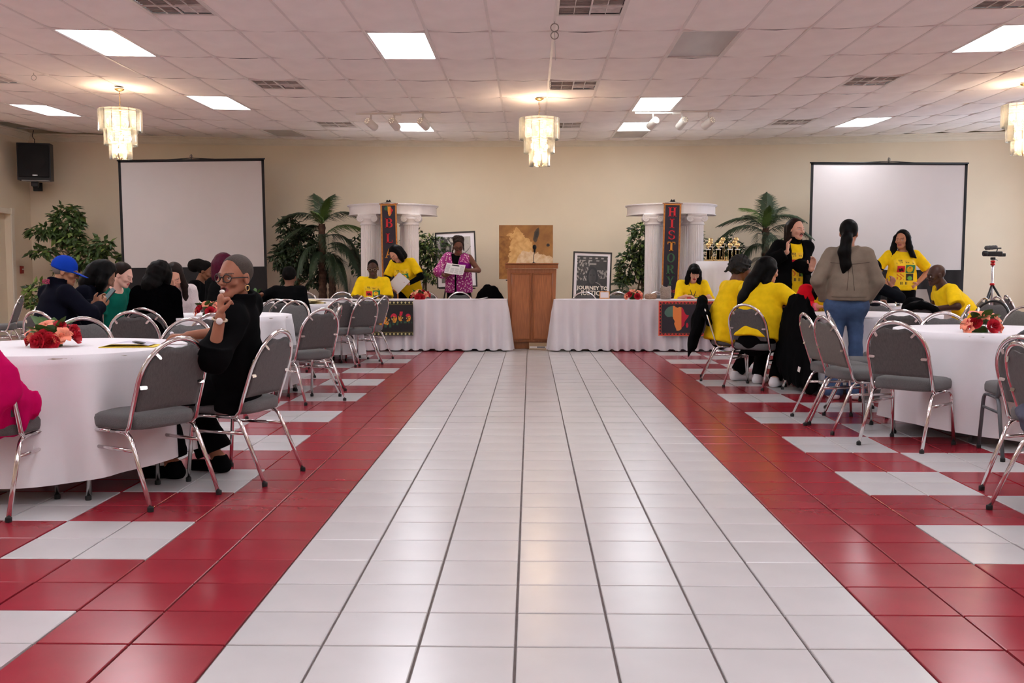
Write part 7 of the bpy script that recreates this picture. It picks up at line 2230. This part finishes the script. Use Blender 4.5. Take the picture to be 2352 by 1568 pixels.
person('woman in a taupe jacket and blue jeans standing with back to us', pos, hd_, 'stand', scale=.955, lean=-2, head=(-20, 2, 0), skin=(190, 135, 108), girth=1.0, bust=.5, shoulder=.92,
       hands=(((-.17, .06, .90), (-1, -.75, 0), (.5, .8, -.3), (1, 0, 0), .4), ((.17, .08, .88), (1, -.65, .1), (-.5, .8, -.3), (-1, 0, 0), .4)),
       top=dict(mat=TAUPE, sleeve=1.9, hem=.02, e=.026, name='jacket', fold=.008, fscale=13, straight=.9, collar=.03, sl=.006, flat=.80, res=.95), bottom=dict(mat=DENIM, e=.006, flare=.05, fold=1.0, hipw=.035, top=.08, drop=.05), shoes=WSHOE, extras=[seams],
       hair=dict(mat=H_BLK, e=.010, noise=.0012, chains=[dict(pts=[(0, -.10, .0), (0, -.135, -.06), (-.015, -.15, -.18), (.0, -.15, -.30), (-.02, -.145, -.38)], r=[.045, .05, .058, .05, .015], k=.02)]), h=.0105, hh=.0085)
# --- 19 standing woman, hand on hip
pos = (4.98, 13.35); hd_ = -98
person('woman in yellow with long wavy hair, hand on hip, at right', pos, hd_, 'stand', scale=1.0, lean=0, head=(-32, 2, 0), skin=(184, 128, 98), lips=(160, 85, 80), girth=1.0, bust=.95, shoulder=.98, hide_legs=False,
       hands=(((-.185, .04, 1.0), (-1, -.35, .1), (.6, .6, -.5), (1, 0, 0), .4), ((.185, .06, .98), (1, -.1, .1), (-.6, .6, -.5), (-1, 0, 0), .4)),
       top=TEE(print=dict(w=.26, h=.34, z=.22, full=True), hem=-.02, sleeve=.85), bottom=dict(mat=BLK, e=.02, top=.06), shoes=SHOE,
       hair=dict(mat=H_BLK, e=.016, noise=.003, nscale=45, chains=[dict(pts=[(-.07, .0, .04), (-.10, .0, -.10), (-.15, .02, -.20), (-.20, .03, -.24)], r=[.04, .042, .032, .010], k=.02), dict(pts=[(.07, .02, .04), (.095, .03, -.10), (.11, .06, -.22), (.10, .09, -.33)], r=[.038, .045, .042, .012], k=.02), dict(pts=[(0, -.085, .02), (0, -.10, -.22)], r=[.085, .08], k=.03)]), **far)
# --- 20 bald man seated
pos = (5.28, 12.05); hd_ = 180
person('bald man in yellow leaning forward in profile at right', pos, hd_, 'sit', scale=1.04, lean=34, head=(6, 8, 0), skin=(70, 44, 34), lips=(105, 62, 56), girth=1.32, shoulder=1.05, hide_legs=False,
       hands=((w2l(pos, hd_, (4.80, 11.80, .72)), (-1, -.4, -.4)), (w2l(pos, hd_, (4.95, 12.35, .70)), (1, -.4, -.4))),
       top=TEE(e=.034, sleeve=.95, hem=-.12, fold=.009), bottom=PANTS, shoes=SHOE, hair=None, **far)
# --- 21 red jacket
pos = (3.10, 10.86); hd_ = -100
RED = fabric('red_jacket', srgb(206, 16, 34))
def pinkcuff(J):
    sh, el, wr, *_ = J.arms[1]
    ax = (wr - el) / np.linalg.norm(wr - el)
    MB().tube([tuple(wr - ax * .05), tuple(wr - ax * .005)], .043, 12).build('pink_cuff', fabric('pink_cuff', srgb(225, 110, 130)), J.root)
person('person in a red jacket over yellow leaning on the middle right table', pos, hd_, 'sit', scale=.98, lean=30, side=-8, head=(-6, 30, 0), skin=(190, 128, 100), eyes='down', girth=1.08, hide_legs=True,
       hands=((w2l(pos, hd_, (3.22, 10.28, .79)), (-1, -.4, -.4), (.8, .3, 0), (0, 0, -1), .4), (w2l(pos, hd_, (3.00, 10.36, .80)), (1, -.4, -.4), tuple(w2l((0, 0), hd_, (1, -.1, 0))), (0, 0, -1), .35)),
       top=[TEE(print=dict(w=.24, h=.26, z=.24)), dict(mat=RED, sleeve=1.85, hem=-.1, e=.045, open=.08, name='jacket', fold=.008)], bottom=None,
       hair=dict(mat=H_BLK, e=.02, noise=.006, nscale=50, chains=[dict(pts=[(.075, .02, .02), (.09, .05, -.12), (.085, .07, -.22)], r=[.04, .035, .012]), dict(pts=[(-.075, .02, .02), (-.09, .05, -.12)], r=[.04, .03])]), extras=[pinkcuff], **far)
# --- 22 person in black with hat
def hat(J):
    def f(p):
        q = J.tohead(p)
        d = smax(ellip(q, (0, -.018, .05), (.088, .108, .10)), .03 - q[:, 2], .006)
        return smin(d, fcap(q, (0, -.02, .035), (0, .0, .035), .15, .15, (0, 0, 1), .05), .006) * J.HS
    J.add_part('hat', f, J.hc - .24, J.hc + .24, .011, BLK)
pos = (3.98, 12.02); hd_ = 22
person('person in black with a brimmed hat behind the woman in jeans', pos, hd_, 'sit', lean=16, head=(0, 10, 0), skin=(150, 100, 78), girth=1.2, hide_legs=True,
       hands=((w2l(pos, hd_, (4.30, 12.35, .80)), (-1, -.4, -.4)), (w2l(pos, hd_, (4.36, 12.02, .98)), (1, -.3, -.6), (0, .3, 1), (-1, .3, 0), .5)),
       top=dict(mat=fabric('black_tshirt', (.006, .007, .010), spec=.06), sleeve=1.7, hem=-.1, e=.03, name='tshirt'), bottom=None, hair=dict(mat=H_FUZ, e=.008), extras=[hat, glasses(M_gls, .021, .002)], **vfar)
# ================================================================ clothes hung over chairs
def chair_w(x, y, ang):
    a = R(ang) - PI / 2; c, s = math.cos(a), math.sin(a)
    return lambda p: np.array((x + p[0] * c - p[1] * s, y + p[0] * s + p[1] * c, p[2]))
def drape_coat(name, x, y, ang, label, cat, m, tails, w=.25, seed=1, topz=.85, extra=None, hres=.012):
    t = thing(name, label, cat, (x, y, 0), R(ang) - PI / 2)
    def f(p):
        d = None
        # over the hoop
        for k in range(8):
            a0, a1 = PI * k / 8, PI * (k + 1) / 8
            q0 = (w * .86 * math.cos(a0), -.16 - .07 * math.sin(a0), .62 + (topz - .62) * math.sin(a0)); q1 = (w * .86 * math.cos(a1), -.16 - .07 * math.sin(a1), .62 + (topz - .62) * math.sin(a1))
            e = cap(p, q0, q1, .034, .034); d = e if d is None else smin(d, e, .03)
        for (pts, rs, fl_) in tails:
            for i in range(len(pts) - 1):
                d = smin(d, fcap(p, pts[i], pts[i + 1], rs[i], rs[i + 1], (0, 1, 0), fl_), .04)
        return d + .010 * hashn(p * np.array((1, 1, .3)), 15, seed) + .006 * hashn(p * np.array((1, 1, .5)), 30, seed + 3)
    A = np.array([q for tl in tails for q in tl[0]] + [(-w, -.25, .5), (w, -.1, topz)])
    P, F = sdf_mesh(f, np.maximum(A.min(0) - .2, (-9, -9, .004)), A.max(0) + .2, hres)
    link('cloth', np_mesh('coat_cloth', P, F, m), t)
    if extra: extra(t)
    return t
drape_coat('black_coat', 2.80, 9.66, 22, 'long black coat draped over a chair by the right aisle', 'coat', BLK,
           [([(0, -.23, .80), (.02, -.24, .55), (.04, -.25, .30)], [.17, .24, .26], .22), ([(.17, -.26, .35), (.26, -.28, .12), (.27, -.28, .05)], [.10, .07, .02], .3), ([(-.15, -.22, .5), (-.2, -.24, .34)], [.14, .12], .25)], seed=3,
           extra=lambda t: MB().box((.17, -.335, .24), (.035, .004, .05), (0, R(15), 0), ch=.001).build('care_label', M_white, t))
drape_coat('black_jacket', 2.09, 10.67, -10, 'black jacket hung over the side-on chrome chair', 'jacket', BLK,
           [([(.0, -.24, .80), (.05, -.28, .6), (.10, -.32, .42)], [.10, .12, .09], .5), ([(.10, -.34, .4), (.10, -.38, .24)], [.09, .02], .5)], seed=5, w=.2)
PINK = fabric('magenta_jacket', srgb(196, 8, 92), bump=.2)
def stripe(t):
    MB().tube(smooth_path([(-.05, -.265, .66), (.08, -.255, .665), (.19, -.20, .655), (.23, -.13, .65)], 5), .012, 6, flat=.3).build('tan_stripe', fabric('tan_stripe', srgb(225, 170, 120)), t)
drape_coat('magenta_jacket', -2.66, 4.74, 90, 'bright magenta jacket draped over the chair at the left edge', 'jacket', PINK,
           [([(-.02, -.22, .74), (.0, -.20, .64)], [.17, .20], .2), ([(.04, -.18, .60), (.10, -.02, .51), (.20, .06, .49)], [.17, .13, .05], .36), ([(-.1, -.2, .7), (-.16, -.2, .55)], [.16, .14], .3)], seed=7, extra=stripe, topz=.82)
drape_coat('black_bag', -.64, 15.15, -90, 'black bag hung over the chair left of the lectern', 'bag', BLK, [([(0, -.2, .82), (0, -.2, .62)], [.15, .18], .4)], seed=9, topz=.862)
drape_coat('black_backpack', 4.33, 11.05, 70, 'black backpack hung on the black-framed chair beside the bald man', 'backpack', BLK, [([(-.06, -.1, .74), (-.06, -.1, .62)], [.14, .17], .6)], seed=11, topz=.80)
gj = thing('grey_jacket', 'blue-grey jacket bundled on the chair at the right edge', 'jacket', (2.50, 4.62, 0), R(0) - PI / 2)
def gjf(p):
    d = smin(ellip(p, (0, -.02, .505), (.17, .16, .05)), ellip(p, (.02, -.13, .47), (.15, .05, .09)), .04)
    return d + .008 * hashn(p, 26, 3) + .004 * hashn(p, 50, 5)
blob_obj('cloth', gjf, (-.24, -.26, .36), (.24, .2, .6), .011, fabric('bluegrey', srgb(84, 86, 100)), gj)
